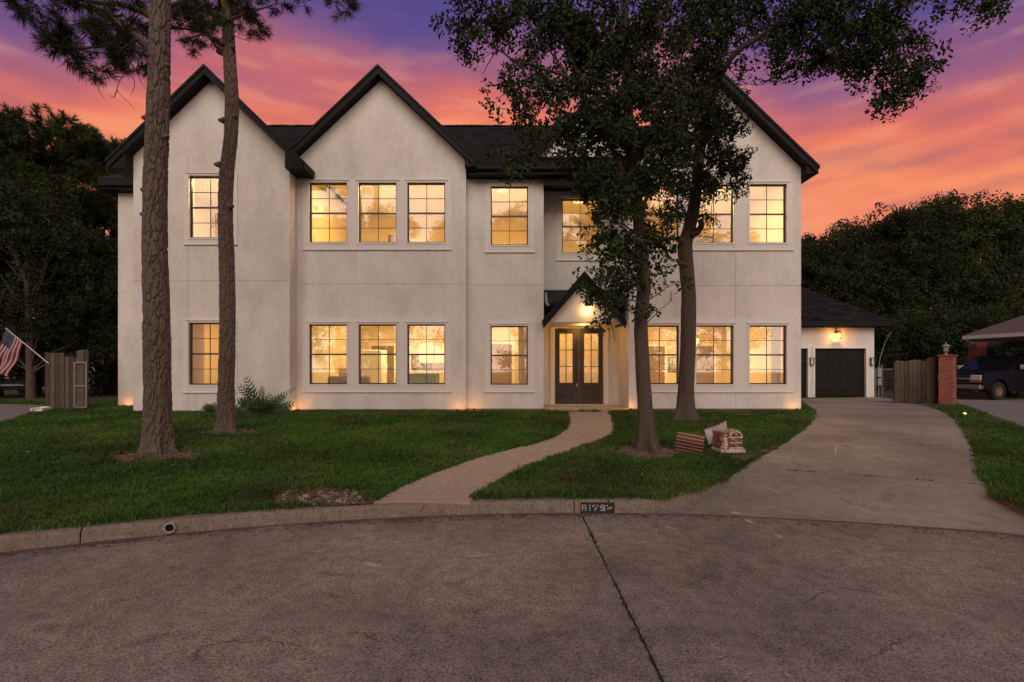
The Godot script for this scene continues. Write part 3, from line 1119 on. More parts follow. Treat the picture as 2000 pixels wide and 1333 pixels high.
func room(house: Node3D, x0: float, x1: float, y0: float, y1: float, zf: float, zb: float, light_energy: float, floor_mat: Material, lamp_back := 0.6) -> void:
	var g := Geo.new()
	g.box(Vector3(x0, y0 - 0.12, zb), Vector3(x1, y0, zf))
	obj("floor_slab", g, floor_mat, house)
	g = Geo.new()
	g.box(Vector3(x0, y1, zb), Vector3(x1, y1 + 0.12, zf))
	obj("ceiling", g, M.ceiling, house)
	g = Geo.new()
	g.box(Vector3(x0, y0, zb - 0.1), Vector3(x1, y1, zb))
	obj("room_wall", g, M.interior, house)
	for s in [0, 1]:
		g = Geo.new()
		var x := x0 if s == 0 else x1 - 0.07
		g.box(Vector3(x, y0 + 0.001, zb + 0.001), Vector3(x + 0.07, y1 - 0.001, zf - 0.001))
		obj("room_wall", g, M.interior, house)
	# inside face of the front wall is the stucco wall itself; a flush round lamp on the ceiling
	var c := Vector3((x0 + x1) / 2, y1, zf - lamp_back)
	var lamp := Node3D.new()
	lamp.name = "ceiling_lamp"
	house.add_child(lamp, true)
	lamp.position = c - house.position
	g = Geo.new()
	g.lathe([Vector2(0.0, -0.022), Vector2(0.16, -0.02), Vector2(0.2, -0.012)], 20)
	obj("diffuser", g, M.glow_ceiling, lamp, true)
	g = Geo.new()
	g.lathe([Vector2(0.2, -0.014), Vector2(0.215, -0.014), Vector2(0.215, -0.002)], 20)
	obj("rim", g, M.bronze, lamp, true)
	var l := AreaLight3D.new()
	l.name = "light"
	l.light_color = Color(1.0, 0.84, 0.52)
	l.light_energy = light_energy * 4.3
	l.area_size = Vector2(0.3, 0.3)
	l.area_range = 25.0
	l.area_attenuation = 2.0
	l.shadow_enabled = true
	lamp.add_child(l)
	l.position = Vector3(0, -0.03, 0)
	l.rotation.x = -PI / 2


# rows of shingles lapped up a slope that faces +z; corner is its lower left, hip takes that much off the right end per metre run
func shingle_courses(g: Geo, corner: Vector3, length: float, run: float, slope: float, hip: float, seed_: int) -> void:
	var rng := RandomNumberGenerator.new()
	rng.seed = seed_
	g.tinted = true
	var step := 0.118
	var rows := int(run / step)
	for k in rows:
		var z0 := corner.z - k * step
		var z1 := corner.z - (k + 1) * step - 0.01
		var y0 := corner.y + k * step * slope
		var y1 := corner.y + ((k + 1) * step + 0.01) * slope
		var far_end := corner.x + length - hip * k * step
		var x := corner.x - rng.randf() * 0.3
		while x < far_end:
			var xa := maxf(x, corner.x)
			var xb := minf(x + rng.randf_range(0.24, 0.36), far_end)
			var lift := 0.011 + rng.randf_range(0.0, 0.005)
			g.tint = Color(0.0125, 0.0122, 0.0130) * rng.randf_range(0.55, 1.6)
			if xb - xa > 0.02:
				g.quad(Vector3(xa, y0 + lift, z0), Vector3(xb, y0 + lift, z0), Vector3(xb, y1 + 0.002, z1), Vector3(xa, y1 + 0.002, z1))
				g.quad(Vector3(xa, y0, z0), Vector3(xb, y0, z0), Vector3(xb, y0 + lift, z0), Vector3(xa, y0 + lift, z0))
			x = xb + 0.004


func build_house() -> void:
	var z1 := -14.85
	var z2 := -15.38
	var z3 := -15.65
	var zr := -17.2
	var zu := -16.7
	var house := thing("house", "white two-storey stucco house with black gables and glowing windows", "house", Vector3(-1.1, 0.42, -15.65))
	window_a = make_window("window_kind", 1.14, 1.80)
	window_b = make_window("tall_window_kind", 1.22, 1.78)
	var base := 0.50
	var W := 1.14
	var H := 1.80

	# --- left gabled bay
	var top1: float = 10.35 - 0.26 - 0.97 * 2.265
	front(house, -10.989, -6.46, base, top1, z1,
		[[-8.791, 5.511, W, H], [-8.806, 1.249, W, H]],
		[Rect2(-9.504, 5.333, 1.544, 2.034), Rect2(-9.534, 1.041, 1.559, 2.153)],
		[[-9.4, 0], [-9.4, 1]], [4.264])
	gable_wall(house, -8.725, 2.265, top1, 10.35 - 0.27, z1)
	gable_roof(house, -8.725, 2.80, 10.35, 0.97, z1 + 0.38, -21.0, 2.265, z1, -21.0)

	# --- second gabled bay
	var top2: float = 10.67 - 0.26 - 0.95 * 2.553
	var w2 := []
	for px in [-5.521, -4.037, -2.576]:
		w2.append([px, 5.51, W, H])
		w2.append([px, 1.25, W, H])
	front(house, -6.49, -1.384, base, top2, z2, w2,
		[Rect2(-6.275, 5.31, 4.46, 2.122), Rect2(-6.306, 1.035, 4.491, 2.215)],
		[[-4.706, 1], [-1.984, 0]], [4.265])
	gable_wall(house, -3.937, 2.553, top2, 10.67 - 0.27, z2)
	gable_roof(house, -3.95, 2.92, 10.67, 0.95, z2 + 0.36, -22.0, 2.553, z2)

	# --- narrow bay under the long eave
	front(house, -1.385, 0.97, base, 7.52, z3,
		[[-0.078, 5.5, W, H], [-0.086, 1.227, W, H]],
		[Rect2(-0.829, 5.296, 1.518, 2.191), Rect2(-0.829, 1.024, 1.518, 2.207)],
		[], [4.279])

	# --- right gabled bay
	var top5: float = 10.69 - 0.26 - 0.97 * 2.635
	var w5 := []
	for px in [4.531, 6.197, 7.825]:
		w5.append([px, 5.562, W, H])
		w5.append([px, 1.243, W, H])
	front(house, 3.568, 8.842, base, top5, z3, w5,
		[Rect2(3.772, 5.359, 4.82, 2.128), Rect2(3.772, 1.024, 4.82, 2.222)],
		[[6.839, 0], [6.839, 1]], [4.264])
	gable_wall(house, 6.205, 2.635, top5, 10.69 - 0.27, z3)
	gable_roof(house, 6.205, 2.99, 10.69, 0.97, z3 + 0.38, -22.0, 2.635, z3, 0.0, -22.0)

	# --- recess over the door
	var door := Rect2(1.428, 0.52, 1.668, 2.597)
	front(house, 0.97, 3.57, base, 4.2, zr, [], [], [], [], [door])
	front(house, 0.97, 3.57, 4.2, 7.6, zu, [[2.238, 5.491, 1.22, 1.78]], [Rect2(1.453, 5.274, 1.57, 2.171)], [], [])
	var g := Geo.new()
	g.box(Vector3(0.97, 4.0, zr - 0.2), Vector3(3.57, 4.19, zu - 0.22))
	obj("wall", g, M.stucco, house)

	# --- left wing set back
	front(house, -13.221, -11.0, base, 7.62, -17.17, [], [], [], [4.294])

	# --- walls that turn the corners
	g = Geo.new()
	for e in [[-10.99, z1, -17.2, -1.0], [-6.46, z1, -16.2, 1.0], [-6.49, z2, -16.2, -1.0], [-1.384, z2, -16.2, 1.0], [0.97, z3, -17.4, 1.0], [3.57, z3, -17.4, -1.0], [8.84, z3, -25.5, 1.0], [-13.22, -17.17, -25.5, -1.0]]:
		g = Geo.new()
		var xa: float = e[0] - 0.2 if e[3] > 0 else e[0]
		g.box(Vector3(xa, base, e[2]), Vector3(xa + 0.2, 7.5, e[1] - 0.225))
		obj("side_wall", g, M.stucco, house)
		g = Geo.new()
		var xf: float = e[0] - 0.2 if e[3] > 0 else e[0]
		g.box(Vector3(xf + 0.001, base, e[1] - 0.2249), Vector3(xf + 0.199, 7.5, e[1] - 0.221))
		obj("side_wall", g, M.stucco, house)
	g = Geo.new()
	g.box(Vector3(-13.2, base, -25.7), Vector3(8.84, 7.7, -25.51))
	obj("rear_wall", g, M.stucco, house)

	# --- brick footing below the stucco
	for e in [[-10.97, -6.48, z1], [-6.47, -1.40, z2], [-1.39, 0.95, z3], [3.59, 8.82, z3], [-13.18, -11.0, -17.17]]:
		var foot := Node3D.new()
		foot.name = "footing"
		house.add_child(foot, true)
		foot.position = Vector3(e[0], 0.3, e[2]) - house.position
		g = Geo.new()
		g.box(Vector3(e[0] + 0.006, 0.25, e[2] - 0.2), Vector3(e[1] - 0.006, base - 0.001, e[2] - 0.03))
		obj("mortar_bed", g, M.mortar, foot)
		var x: float = e[0]
		while x < e[1] - 0.1:
			var xe := minf(x + 0.193, e[1])
			g = Geo.new()
			g.cbox(Vector3(x, 0.415, e[2] - 0.12), Vector3(xe, base - 0.012, e[2] - 0.018), 0.004)
			obj("brick", g, M.base_brick, foot)
			x += 0.203

	# --- main roof behind the gables
	var slope := 0.7
	var main := Node3D.new()
	main.name = "main_roof"
	house.add_child(main, true)
	main.position = Vector3(-1, 7.75, -20.6) - house.position
	for e in [[-11.4, 9.25, -16.3, -20.6], [-1.15, 3.75, -15.22, -16.299]]:
		g = Geo.new()
		var ya: float = 7.75 + slope * (-15.25 - e[2])
		var yb: float = 7.75 + slope * (-15.25 - e[3])
		var a := Vector3(e[0], ya, e[2])
		var b := Vector3(e[1], ya, e[2])
		var c := Vector3(e[1], yb, e[3])
		var d := Vector3(e[0], yb, e[3])
		var dn := Vector3(0, -0.12, 0)
		g.quad(a, b, c, d)
		g.quad(d + dn, c + dn, b + dn, a + dn)
		g.quad(a + dn, b + dn, b, a)
		g.quad(b + dn, c + dn, c, b)
		g.quad(d + dn, a + dn, a, d)
		obj("shingles", g, M.shingle, main)
	g = Geo.new()
	shingle_courses(g, Vector3(-11.4, 7.755 + slope * 1.05, -16.3), 20.65, 4.27, slope, 0.0, 71)
	shingle_courses(g, Vector3(-1.15, 7.735, -15.22), 4.9, 1.07, slope, 0.0, 72)
	obj("shingle_courses", g, M.shingle_tab, main)
	var ridge_y := 7.75 + slope * 5.35
	g = Geo.new()
	g.quad(Vector3(9.25, 7.9, -26.0), Vector3(-11.4, 7.9, -26.0), Vector3(-11.4, ridge_y, -20.6), Vector3(9.25, ridge_y, -20.6))
	obj("shingles", g, M.shingle, main)
	g = Geo.new()
	var caps := noise(2.0, 1, FastNoiseLite.TYPE_VALUE, 3)
	for i in 64:
		var x := -11.3 + i * 0.32
		var up := 0.012 * caps.get_noise_1d(i * 7.0) + (0.03 if x < 0.2 else 0.0)
		g.prism(PackedVector2Array([Vector2(-0.14, -0.075), Vector2(0.14, -0.075), Vector2(0.0, 0.035)]), 0.0, -0.34, Transform3D(Basis(Vector3.UP, PI / 2) * Basis(Vector3.RIGHT, 0.02), Vector3(x + 0.34, ridge_y + up, -20.6)))
	obj("ridge_cap", g, M.shingle, main)
	for e in [[-11.4, -11.3], [9.15, 9.25]]:
		g = Geo.new()
		g.prism(PackedVector2Array([Vector2(-26.0, 7.7), Vector2(-16.3, 7.7), Vector2(-16.3, 8.35), Vector2(-20.6, ridge_y - 0.13)]), 0.0, -0.1, Transform3D(Basis(Vector3(0, 0, 1), Vector3.UP, Vector3(-1, 0, 0)), Vector3(e[1], 0, 0)))
		obj("gable_end", g, M.stucco, main)
	# front eave: gutter, fascia and soffit of the narrow bay and the recess
	g = Geo.new()
	g.cbox(Vector3(-1.05, 7.60, -15.2), Vector3(3.6, 7.735, -15.09), 0.02)
	obj("gutter", g, M.black_trim, main)
	g = Geo.new()
	g.box(Vector3(-1.05, 7.50, -15.26), Vector3(3.6, 7.66, -15.205))
	obj("fascia", g, M.black_trim, main)
	g = Geo.new()
	g.box(Vector3(-1.3, 7.51, -16.9), Vector3(3.57, 7.55, -15.261))
	obj("soffit", g, M.black_trim, main)
	g = Geo.new()
	g.box(Vector3(0.975, 7.25, -15.60), Vector3(3.56, 7.505, -15.42))
	obj("header", g, M.black_trim, main)

	# --- small gable above the recess
	g = Geo.new()
	gable_wall(house, 2.27, 1.45, 8.29, 9.55, -15.85)
	gable_roof(house, 2.27, 1.72, 9.9, 0.95, -15.62, -18.9, 1.45, -15.85)

	# --- hipped roof of the left wing
	var wing := Node3D.new()
	wing.name = "wing_roof"
	house.add_child(wing, true)
	wing.position = Vector3(-13.4, 7.6, -17.0) - house.position
	g = Geo.new()
	var e0 := Vector3(-13.55, 7.98, -16.72)
	var e1 := Vector3(-11.0, 7.98, -16.72)
	var e2 := Vector3(-11.0, 9.6, -19.3)
	var e3 := Vector3(-13.55, 7.98, -26.0)
	g.quad(e0, e1, e2, e2)
	g.tri(e0, e2, e3)
	g.quad(e0 + Vector3(0, -0.04, 0), e1 + Vector3(0, -0.04, 0), e1, e0)
	obj("shingles", g, M.shingle, wing)
	g = Geo.new()
	g.cbox(Vector3(-13.56, 7.70, -16.86), Vector3(-11.0, 7.935, -16.70), 0.02)
	obj("gutter", g, M.black_trim, wing)
	g = Geo.new()
	g.box(Vector3(-13.56, 7.68, -26.0), Vector3(-13.42, 7.93, -16.87))
	obj("fascia", g, M.black_trim, wing)
	g = Geo.new()
	g.box(Vector3(-13.5, 7.63, -26.0), Vector3(-11.0, 7.69, -16.80))
	obj("soffit", g, M.black_trim, wing)

	build_porch(house, zr, zu, z3, door)

	# --- rooms behind the windows
	var y_lo := 0.55
	var y_mid := 4.15
	room(house, -10.78, -6.67, y_lo, 3.72, z1 - 0.225, -19.4, 2.3, M.wood_floor, 2.2)
	room(house, -10.78, -6.67, y_mid, 7.55, z1 - 0.225, -19.4, 3.3, M.wood_floor)
	room(house, -6.25, -1.60, y_lo, 3.72, z2 - 0.225, -20.4, 3.9, M.wood_floor, 2.5)
	room(house, -6.25, -1.60, y_mid, 7.68, z2 - 0.225, -19.9, 5.2, M.wood_floor)
	room(house, -1.38, 0.76, y_lo, 3.72, z3 - 0.225, -19.0, 1.5, M.wood_floor, 1.6)
	room(house, -1.38, 0.76, y_mid, 7.47, z3 - 0.225, -19.0, 1.9, M.wood_floor)
	room(house, 0.98, 3.56, y_lo, 3.95, zr - 0.225, -20.5, 2.0, M.wood_floor, 1.6)
	room(house, 0.98, 3.56, y_mid + 0.08, 7.45, zu - 0.225, -20.5, 1.9, M.wood_floor)
	room(house, 3.79, 8.62, y_lo, 3.72, z3 - 0.225, -20.8, 4.2, M.wood_floor, 2.5)
	room(house, 3.79, 8.62, y_mid, 7.68, z3 - 0.225, -20.4, 5.0, M.wood_floor)
	build_indoors(house)


func build_porch(house: Node3D, zr: float, zu: float, z3: float, door: Rect2) -> void:
	var porch := Node3D.new()
	porch.name = "porch"
	house.add_child(porch, true)
	porch.position = Vector3(2.27, 0.42, -16.3) - house.position
	var g := Geo.new()
	# stoop and step
	g.cbox(Vector3(0.98, 0.30, -17.19), Vector3(3.55, 0.515, -15.62), 0.015)
	obj("stoop", g, M.path, porch)
	g = Geo.new()
	g.cbox(Vector3(1.15, 0.28, -15.615), Vector3(3.30, 0.452, -15.42), 0.015)
	obj("step", g, M.path, porch)
	# gable over the door
	var zf := -15.30
	var xc := 2.173
	var peak := 4.649
	var half := 1.26
	var slope := 1.17
	var foot := peak - slope * half
	g = Geo.new()
	g.prism(PackedVector2Array([Vector2(0.975, 3.13), Vector2(3.565, 3.13), Vector2(3.565, 3.14), Vector2(xc + 1.2, 3.2), Vector2(xc, peak - 0.22), Vector2(xc - 1.16, 3.26)]), -15.52, -15.75)
	obj("gable_wall", g, M.stucco, porch)
	g = Geo.new()
	g.box(Vector3(0.975, 3.131, -17.19), Vector3(3.565, 3.20, -15.751))
	obj("porch_ceiling", g, M.trim, porch)
	g = Geo.new()
	g.prism(PackedVector2Array([Vector2(xc - half, foot), Vector2(xc - half, foot - 0.1), Vector2(xc, peak - 0.1), Vector2(xc + half, foot - 0.1), Vector2(xc + half, foot), Vector2(xc, peak)]), zf, -16.95)
	obj("shingles", g, M.shingle, porch)
	for s in [-1.0, 1.0]:
		g = Geo.new()
		var poly := PackedVector2Array([Vector2(xc, peak - 0.102), Vector2(xc, peak - 0.30), Vector2(xc + s * (half - 0.02), foot - 0.26), Vector2(xc + s * (half - 0.02), foot - 0.09)])
		if Geometry2D.is_polygon_clockwise(poly): poly.reverse()
		g.prism(poly, zf - 0.03, zf - 0.07)
		obj("rake_board", g, M.black_trim, porch)
		g = Geo.new()
		poly = PackedVector2Array([Vector2(xc, peak - 0.2), Vector2(xc, peak - 0.23), Vector2(xc + s * (half - 0.04), foot - 0.18), Vector2(xc + s * (half - 0.04), foot - 0.15)])
		if Geometry2D.is_polygon_clockwise(poly): poly.reverse()
		g.prism(poly, zf - 0.071, -15.519)
		obj("soffit", g, M.black_trim, porch)
	# low slope either side of the gable, up to the wall
	g = Geo.new()
	var a := Vector3(0.975, 3.78, -15.76)
	var b := Vector3(3.565, 3.78, -15.76)
	var c := Vector3(3.565, 4.28, -16.70)
	var d := Vector3(0.975, 4.28, -16.70)
	var dn := Vector3(0, -0.1, 0)
	g.quad(a, b, c, d)
	g.quad(a + dn, b + dn, b, a)
	g.quad(d + dn, c + dn, b + dn, a + dn)
	obj("lean_to_roof", g, M.shingle, porch)
	g = Geo.new()
	g.box(Vector3(0.975, 4.285, -16.699), Vector3(3.565, 4.36, -16.66))
	obj("flashing", g, M.pale_metal, porch)
	# door casing
	g = Geo.new()
	g.holed(door.position.x - 0.14, door.end.x + 0.14, 0.516, door.end.y + 0.10, zr + 0.05, zr + 0.001, [Rect2(door.position.x, 0.5, door.size.x, door.end.y - 0.5)])
	obj("door_casing", g, M.trim, porch)
	# double door
	var dw := door.size.x / 2
	for s in [0, 1]:
		var leaf := Node3D.new()
		leaf.name = "door_leaf"
		house.add_child(leaf, true)
		var x0 = door.position.x + s * dw + (0.02 if s == 0 else 0.004)
		var x1 = door.position.x + (s + 1) * dw - (0.02 if s == 1 else 0.004)
		leaf.position = Vector3((x0 + x1) / 2, 0.52, zr - 0.08) - house.position
		var y0 := 0.53
		var y1 := door.end.y - 0.02
		var gx0 = x0 + 0.16
		var gx1 = x1 - 0.16
		if s == 0: gx1 = x1 - 0.21
		else: gx0 = x0 + 0.17
		var glass := Rect2(gx0, y0 + 0.72, gx1 - gx0, 1.66)
		var low := Rect2(gx0 - 0.02, y0 + 0.20, gx1 - gx0 + 0.04, 0.36)
		g = Geo.new()
		g.holed(x0, x1, y0, y1, zr - 0.08, zr - 0.13, [glass, low])
		obj("stiles", g, M.door_wood, leaf)
		g = Geo.new()
		g.cbox(Vector3(low.position.x, low.position.y, zr - 0.118), Vector3(low.end.x, low.end.y, zr - 0.098), 0.01)
		g.cbox(Vector3(low.position.x + 0.05, low.position.y + 0.05, zr - 0.12), Vector3(low.end.x - 0.05, low.end.y - 0.05, zr - 0.086), 0.012)
		obj("raised_panel", g, M.door_wood, leaf)
		var mx := glass.get_center().x
		g = Geo.new()
		g.box(Vector3(mx - 0.013, glass.position.y, zr - 0.115), Vector3(mx + 0.013, glass.end.y, zr - 0.092))
		obj("muntin", g, M.door_wood, leaf)
		for k in [1, 2]:
			var y: float = glass.position.y + glass.size.y * k / 3.0
			g = Geo.new()
			g.box(Vector3(glass.position.x, y - 0.011, zr - 0.114), Vector3(glass.end.x, y + 0.011, zr - 0.093))
			obj("muntin", g, M.door_wood, leaf)
		for k in 3:
			for q in 2:
				var pa: float = glass.position.x if q == 0 else mx + 0.013
				var pb: float = mx - 0.013 if q == 0 else glass.end.x
				g = Geo.new()
				g.box(Vector3(pa, glass.position.y + glass.size.y * k / 3.0 + (0.011 if k else 0.0), zr - 0.107), Vector3(pb, glass.position.y + glass.size.y * (k + 1) / 3.0 - (0.011 if k < 2 else 0.0), zr - 0.101))
				obj("pane", g, M.door_glass, leaf)
		if s == 0:
			var hx = x1 - 0.07
			g = Geo.new()
			g.tube([Vector3(hx, y0 + 0.72, zr - 0.08), Vector3(hx, y0 + 0.73, zr - 0.03), Vector3(hx, y0 + 0.80, zr - 0.022), Vector3(hx, y0 + 1.05, zr - 0.022), Vector3(hx, y0 + 1.13, zr - 0.03), Vector3(hx, y0 + 1.14, zr - 0.08)], [0.012], 8)
			obj("pull_handle", g, M.bronze, leaf)
			g = Geo.new()
			g.cbox(Vector3(hx - 0.022, y0 + 0.60, zr - 0.079), Vector3(hx + 0.022, y0 + 0.70, zr - 0.05), 0.008)
			obj("lock", g, M.nickel, leaf)
	g = Geo.new()
	g.box(Vector3(door.position.x, 0.516, zr - 0.2), Vector3(door.end.x, 0.529, zr - 0.01))
	obj("threshold", g, M.pale_metal, porch)
	# recessed lamp in the porch ceiling
	var lamp := Node3D.new()
	lamp.name = "porch_downlight"
	house.add_child(lamp, true)
	lamp.position = Vector3(2.27, 3.13, -16.35) - house.position
	g = Geo.new()
	g.lathe([Vector2(0.0, -0.012), Vector2(0.06, -0.012)], 16)
	obj("lens", g, M.glow_ceiling, lamp, true)
	g = Geo.new()
	g.lathe([Vector2(0.06, -0.015), Vector2(0.085, -0.012), Vector2(0.088, 0.0)], 16)
	obj("trim_ring", g, M.trim, lamp, true)
	omni(lamp, Vector3(0, -0.07, 0), Color(1.0, 0.72, 0.36), 0.55, 0.05)

	# caged bulb lantern on the gable
	var at := Vector3(2.267, 3.531, -15.42)
	var lan := thing("porch_lantern", "lit glass jar lantern on the gable above the front door", "lantern", at + Vector3(0, -0.16, 0))
	g = Geo.new()
	g.lathe([Vector2(0.0, 0.36), Vector2(0.035, 0.355), Vector2(0.075, 0.30), Vector2(0.085, 0.255), Vector2(0.05, 0.25), Vector2(0.05, 0.23), Vector2(0.0, 0.23)], 18)
	obj("cap", g, M.bronze, lan, true)
	g = Geo.new()
	g.tube([Vector3(0, 0.30, -0.10), Vector3(0, 0.34, -0.06), Vector3(0, 0.35, 0.0)], [0.012], 8)
	g.cbox(Vector3(-0.05, 0.22, -0.1), Vector3(0.05, 0.38, -0.085), 0.006)
	obj("bracket", g, M.bronze, lan, true)
	g = Geo.new()
	g.lathe([Vector2(0.0, 0.03), Vector2(0.045, 0.03), Vector2(0.06, 0.06), Vector2(0.062, 0.19), Vector2(0.05, 0.229)], 18)
	obj("jar", g, M.glass, lan, true)
	g = Geo.new()
	g.lathe([Vector2(0.0, 0.075), Vector2(0.022, 0.085), Vector2(0.034, 0.12), Vector2(0.028, 0.155), Vector2(0.014, 0.19), Vector2(0.014, 0.228)], 14)
	obj("bulb", g, M.glow_bulb, lan, true)
	omni(lan, Vector3(0, 0.12, 0), Color(1.0, 0.72, 0.38), 0.24, 0.03)
	g = Geo.new()
	g.tube([Vector3(1.036, 4.052, -15.7), Vector3(1.052, 3.769, -15.7), Vector3(1.108, 3.631, -15.6)], [0.045], 8)
	obj("downspout", g, M.grey_metal, porch)


func build_indoors(house: Node3D) -> void:
	M.wood_door = plain(0.26, 0.15, 0.08, 0.5)
	# what shows through the downstairs windows: doorways, a kitchen counter, a framed panel, pendant lamps
	var g := Geo.new()
	for e in [[-5.6, -4.7, -20.39], [-2.6, -1.9, -20.39], [5.3, 6.2, -20.79], [7.3, 8.2, -20.79], [-0.9, 0.0, -18.99], [-9.6, -8.7, -19.39]]:
		var d := Node3D.new()
		d.name = "indoor_doorway"
		house.add_child(d, true)
		d.position = Vector3(e[0], 0.55, e[2]) - house.position
		g = Geo.new()
		g.holed(e[0] - 0.1, e[1] + 0.1, 0.552, 2.75, e[2] + 0.03, e[2] + 0.001, [Rect2(e[0], 0.5, e[1] - e[0], 2.15)])
		obj("casing", g, M.inside_white, d)
		g = Geo.new()
		g.box(Vector3(e[0], 0.553, e[2] + 0.001), Vector3(e[1], 2.649, e[2] + 0.012))
		obj("door", g, M.wood_door, d)
	var t := thing("kitchen_island", "teal kitchen island with pale top seen through a downstairs window", "kitchen island", Vector3(-3.1, 0.55, -17.6))
	g = Geo.new()
	g.cbox(Vector3(-0.55, 0.0, -0.4), Vector3(0.55, 1.0, 0.4), 0.01)
	obj("cabinet", g, M.teal, t, true)
	g = Geo.new()
	g.cbox(Vector3(-0.62, 1.001, -0.47), Vector3(0.62, 1.045, 0.47), 0.01)
	obj("countertop", g, M.inside_white, t, true)
	t = thing("refrigerator", "pale upright refrigerator seen through the middle downstairs window", "refrigerator", Vector3(-5.05, 0.55, -18.6))
	g = Geo.new()
	g.cbox(Vector3(-0.42, 0.0, -0.35), Vector3(0.42, 1.85, 0.35), 0.02)
	obj("cabinet", g, M.inside_white, t, true)
	g = Geo.new()
	g.cbox(Vector3(-0.41, 0.62, 0.352), Vector3(0.41, 1.84, 0.39), 0.012)
	obj("door", g, M.inside_white, t, true)
	g = Geo.new()
	g.cbox(Vector3(-0.41, 0.03, 0.352), Vector3(0.41, 0.60, 0.39), 0.012)
	obj("drawer", g, M.inside_white, t, true)
	for i in 2:
		t = thing("pendant_lamp", ["pendant lamp hanging inside the right downstairs room, nearer the door", "pendant lamp hanging inside the right downstairs room, nearer the corner"][i], "pendant lamp", Vector3(6.1 + i * 0.5, 2.55, -18.2), 0.0, "pendant lamps indoors")
		g = Geo.new()
		g.tube([Vector3(0, 0.25, 0), Vector3(0, 1.17, 0)], [0.006], 6)
		obj("cord", g, M.bronze, t, true)
		g = Geo.new()
		g.lathe([Vector2(0.13, 0.0), Vector2(0.12, 0.06), Vector2(0.07, 0.2), Vector2(0.02, 0.26), Vector2(0.0, 0.26)], 16)
		obj("shade", g, M.inside_white, t, true)
	t = thing("cabinet", "tall white cabinet seen through the downstairs window by the dark oak", "cabinet", Vector3(4.75, 0.55, -19.9))
	g = Geo.new()
	g.cbox(Vector3(-0.45, 0.0, -0.3), Vector3(0.45, 2.1, 0.3), 0.012)
	obj("carcass", g, M.inside_white, t, true)
	for s in [-1.0, 1.0]:
		g = Geo.new()
		g.cbox(Vector3(minf(0.01 * s, 0.43 * s), 0.04, 0.302), Vector3(maxf(0.01 * s, 0.43 * s), 2.06, 0.32), 0.005)
		obj("door", g, M.inside_white, t, true)

	# curtains drawn to the sides of two downstairs windows
	var cloth := plain(0.62, 0.50, 0.34, 0.9)
	cloth.backlight_enabled = true
	cloth.backlight = Color(0.5, 0.45, 0.35)
	var which := ["curtain hanging inside the left edge of the right corner window", "curtain hanging inside the right edge of the right corner window", "curtain hanging inside the left bay's downstairs window", "curtain hanging inside the narrow bay's downstairs window"]
	for i in 4:
		var x: float = [7.30, 8.28, -9.35, 0.36][i]
		var zc: float = [-16.05, -16.05, -15.25, -16.05][i]
		t = thing("curtain", which[i], "curtain", Vector3(x, 0.75, zc), 0.0, "curtains indoors")
		g = Geo.new()
		for k in 24:
			var a := Vector3(-0.16 + k * 0.0135, 0, 0.03 * sin(k * 1.25))
			var b := Vector3(-0.16 + (k + 1) * 0.0135, 0, 0.03 * sin((k + 1) * 1.25))
			var up := Vector3(0, 2.4, 0)
			g.quad(a, b, b + up, a + up)
		obj("drape", g, cloth, t, true)
	# pictures on the back walls
	var dark := plain(0.05, 0.035, 0.025, 0.6)
	var art := plain(0.35, 0.30, 0.22, 0.9)
	var seen := ["dark framed picture on the left bay's downstairs wall", "dark framed picture in the downstairs room with three windows", "dark framed picture in the right downstairs room", "dark framed picture upstairs in the right corner room", "dark framed picture upstairs behind three windows"]
	for i in 5:
		var p: Vector3 = [Vector3(-7.9, 1.5, -19.395), Vector3(-3.6, 1.7, -20.395), Vector3(6.75, 1.6, -20.795), Vector3(7.6, 6.4, -20.395), Vector3(-4.4, 6.3, -19.895)][i]
		t = thing("wall_picture", seen[i], "picture", p, 0.0, "framed pictures indoors")
		g = Geo.new()
		g.holed(-0.4, 0.4, 0.0, 0.62, 0.03, 0.002, [Rect2(-0.35, 0.05, 0.7, 0.52)])
		obj("frame", g, dark, t, true)
		g = Geo.new()
		g.box(Vector3(-0.35, 0.05, 0.003), Vector3(0.35, 0.57, 0.012))
		obj("canvas", g, art, t, true)
	# upper cupboards and a sofa
	t = thing("sofa", "brown sofa seen through the downstairs window nearest the fern corner", "sofa", Vector3(-5.5, 0.55, -17.0))
	var hide := plain(0.20, 0.12, 0.07, 0.7)
	g = Geo.new()
	g.cbox(Vector3(-0.7, 0.1, -0.4), Vector3(0.7, 0.45, 0.4), 0.05)
	obj("seat", g, hide, t, true)
	g = Geo.new()
	g.cbox(Vector3(-0.7, 0.451, -0.4), Vector3(0.7, 0.92, -0.18), 0.05)
	obj("backrest", g, hide, t, true)
	for s in [-1.0, 1.0]:
		g = Geo.new()
		g.cbox(Vector3(s * 0.79 - 0.085, 0.08, -0.4), Vector3(s * 0.79 + 0.085, 0.65, 0.42), 0.04)
		obj("armrest", g, hide, t, true)
	for i in 3:
		t = thing("wall_cupboard", ["wall cupboard above the teal island, left of three", "wall cupboard above the teal island, middle of three", "wall cupboard above the teal island, right of three"][i], "cupboard", Vector3(-3.35 + i * 0.62, 1.95, -20.2), 0.0, "wall cupboards in the kitchen")
		g = Geo.new()
		g.cbox(Vector3(-0.3, 0, -0.17), Vector3(0.3, 0.8, 0.15), 0.006)
		obj("carcass", g, M.inside_white, t, true)
		g = Geo.new()
		g.cbox(Vector3(-0.29, 0.012, 0.152), Vector3(0.29, 0.788, 0.17), 0.006)
		obj("door", g, M.inside_white, t, true)


# ---------------------------------------------------------------- garage and neighbours

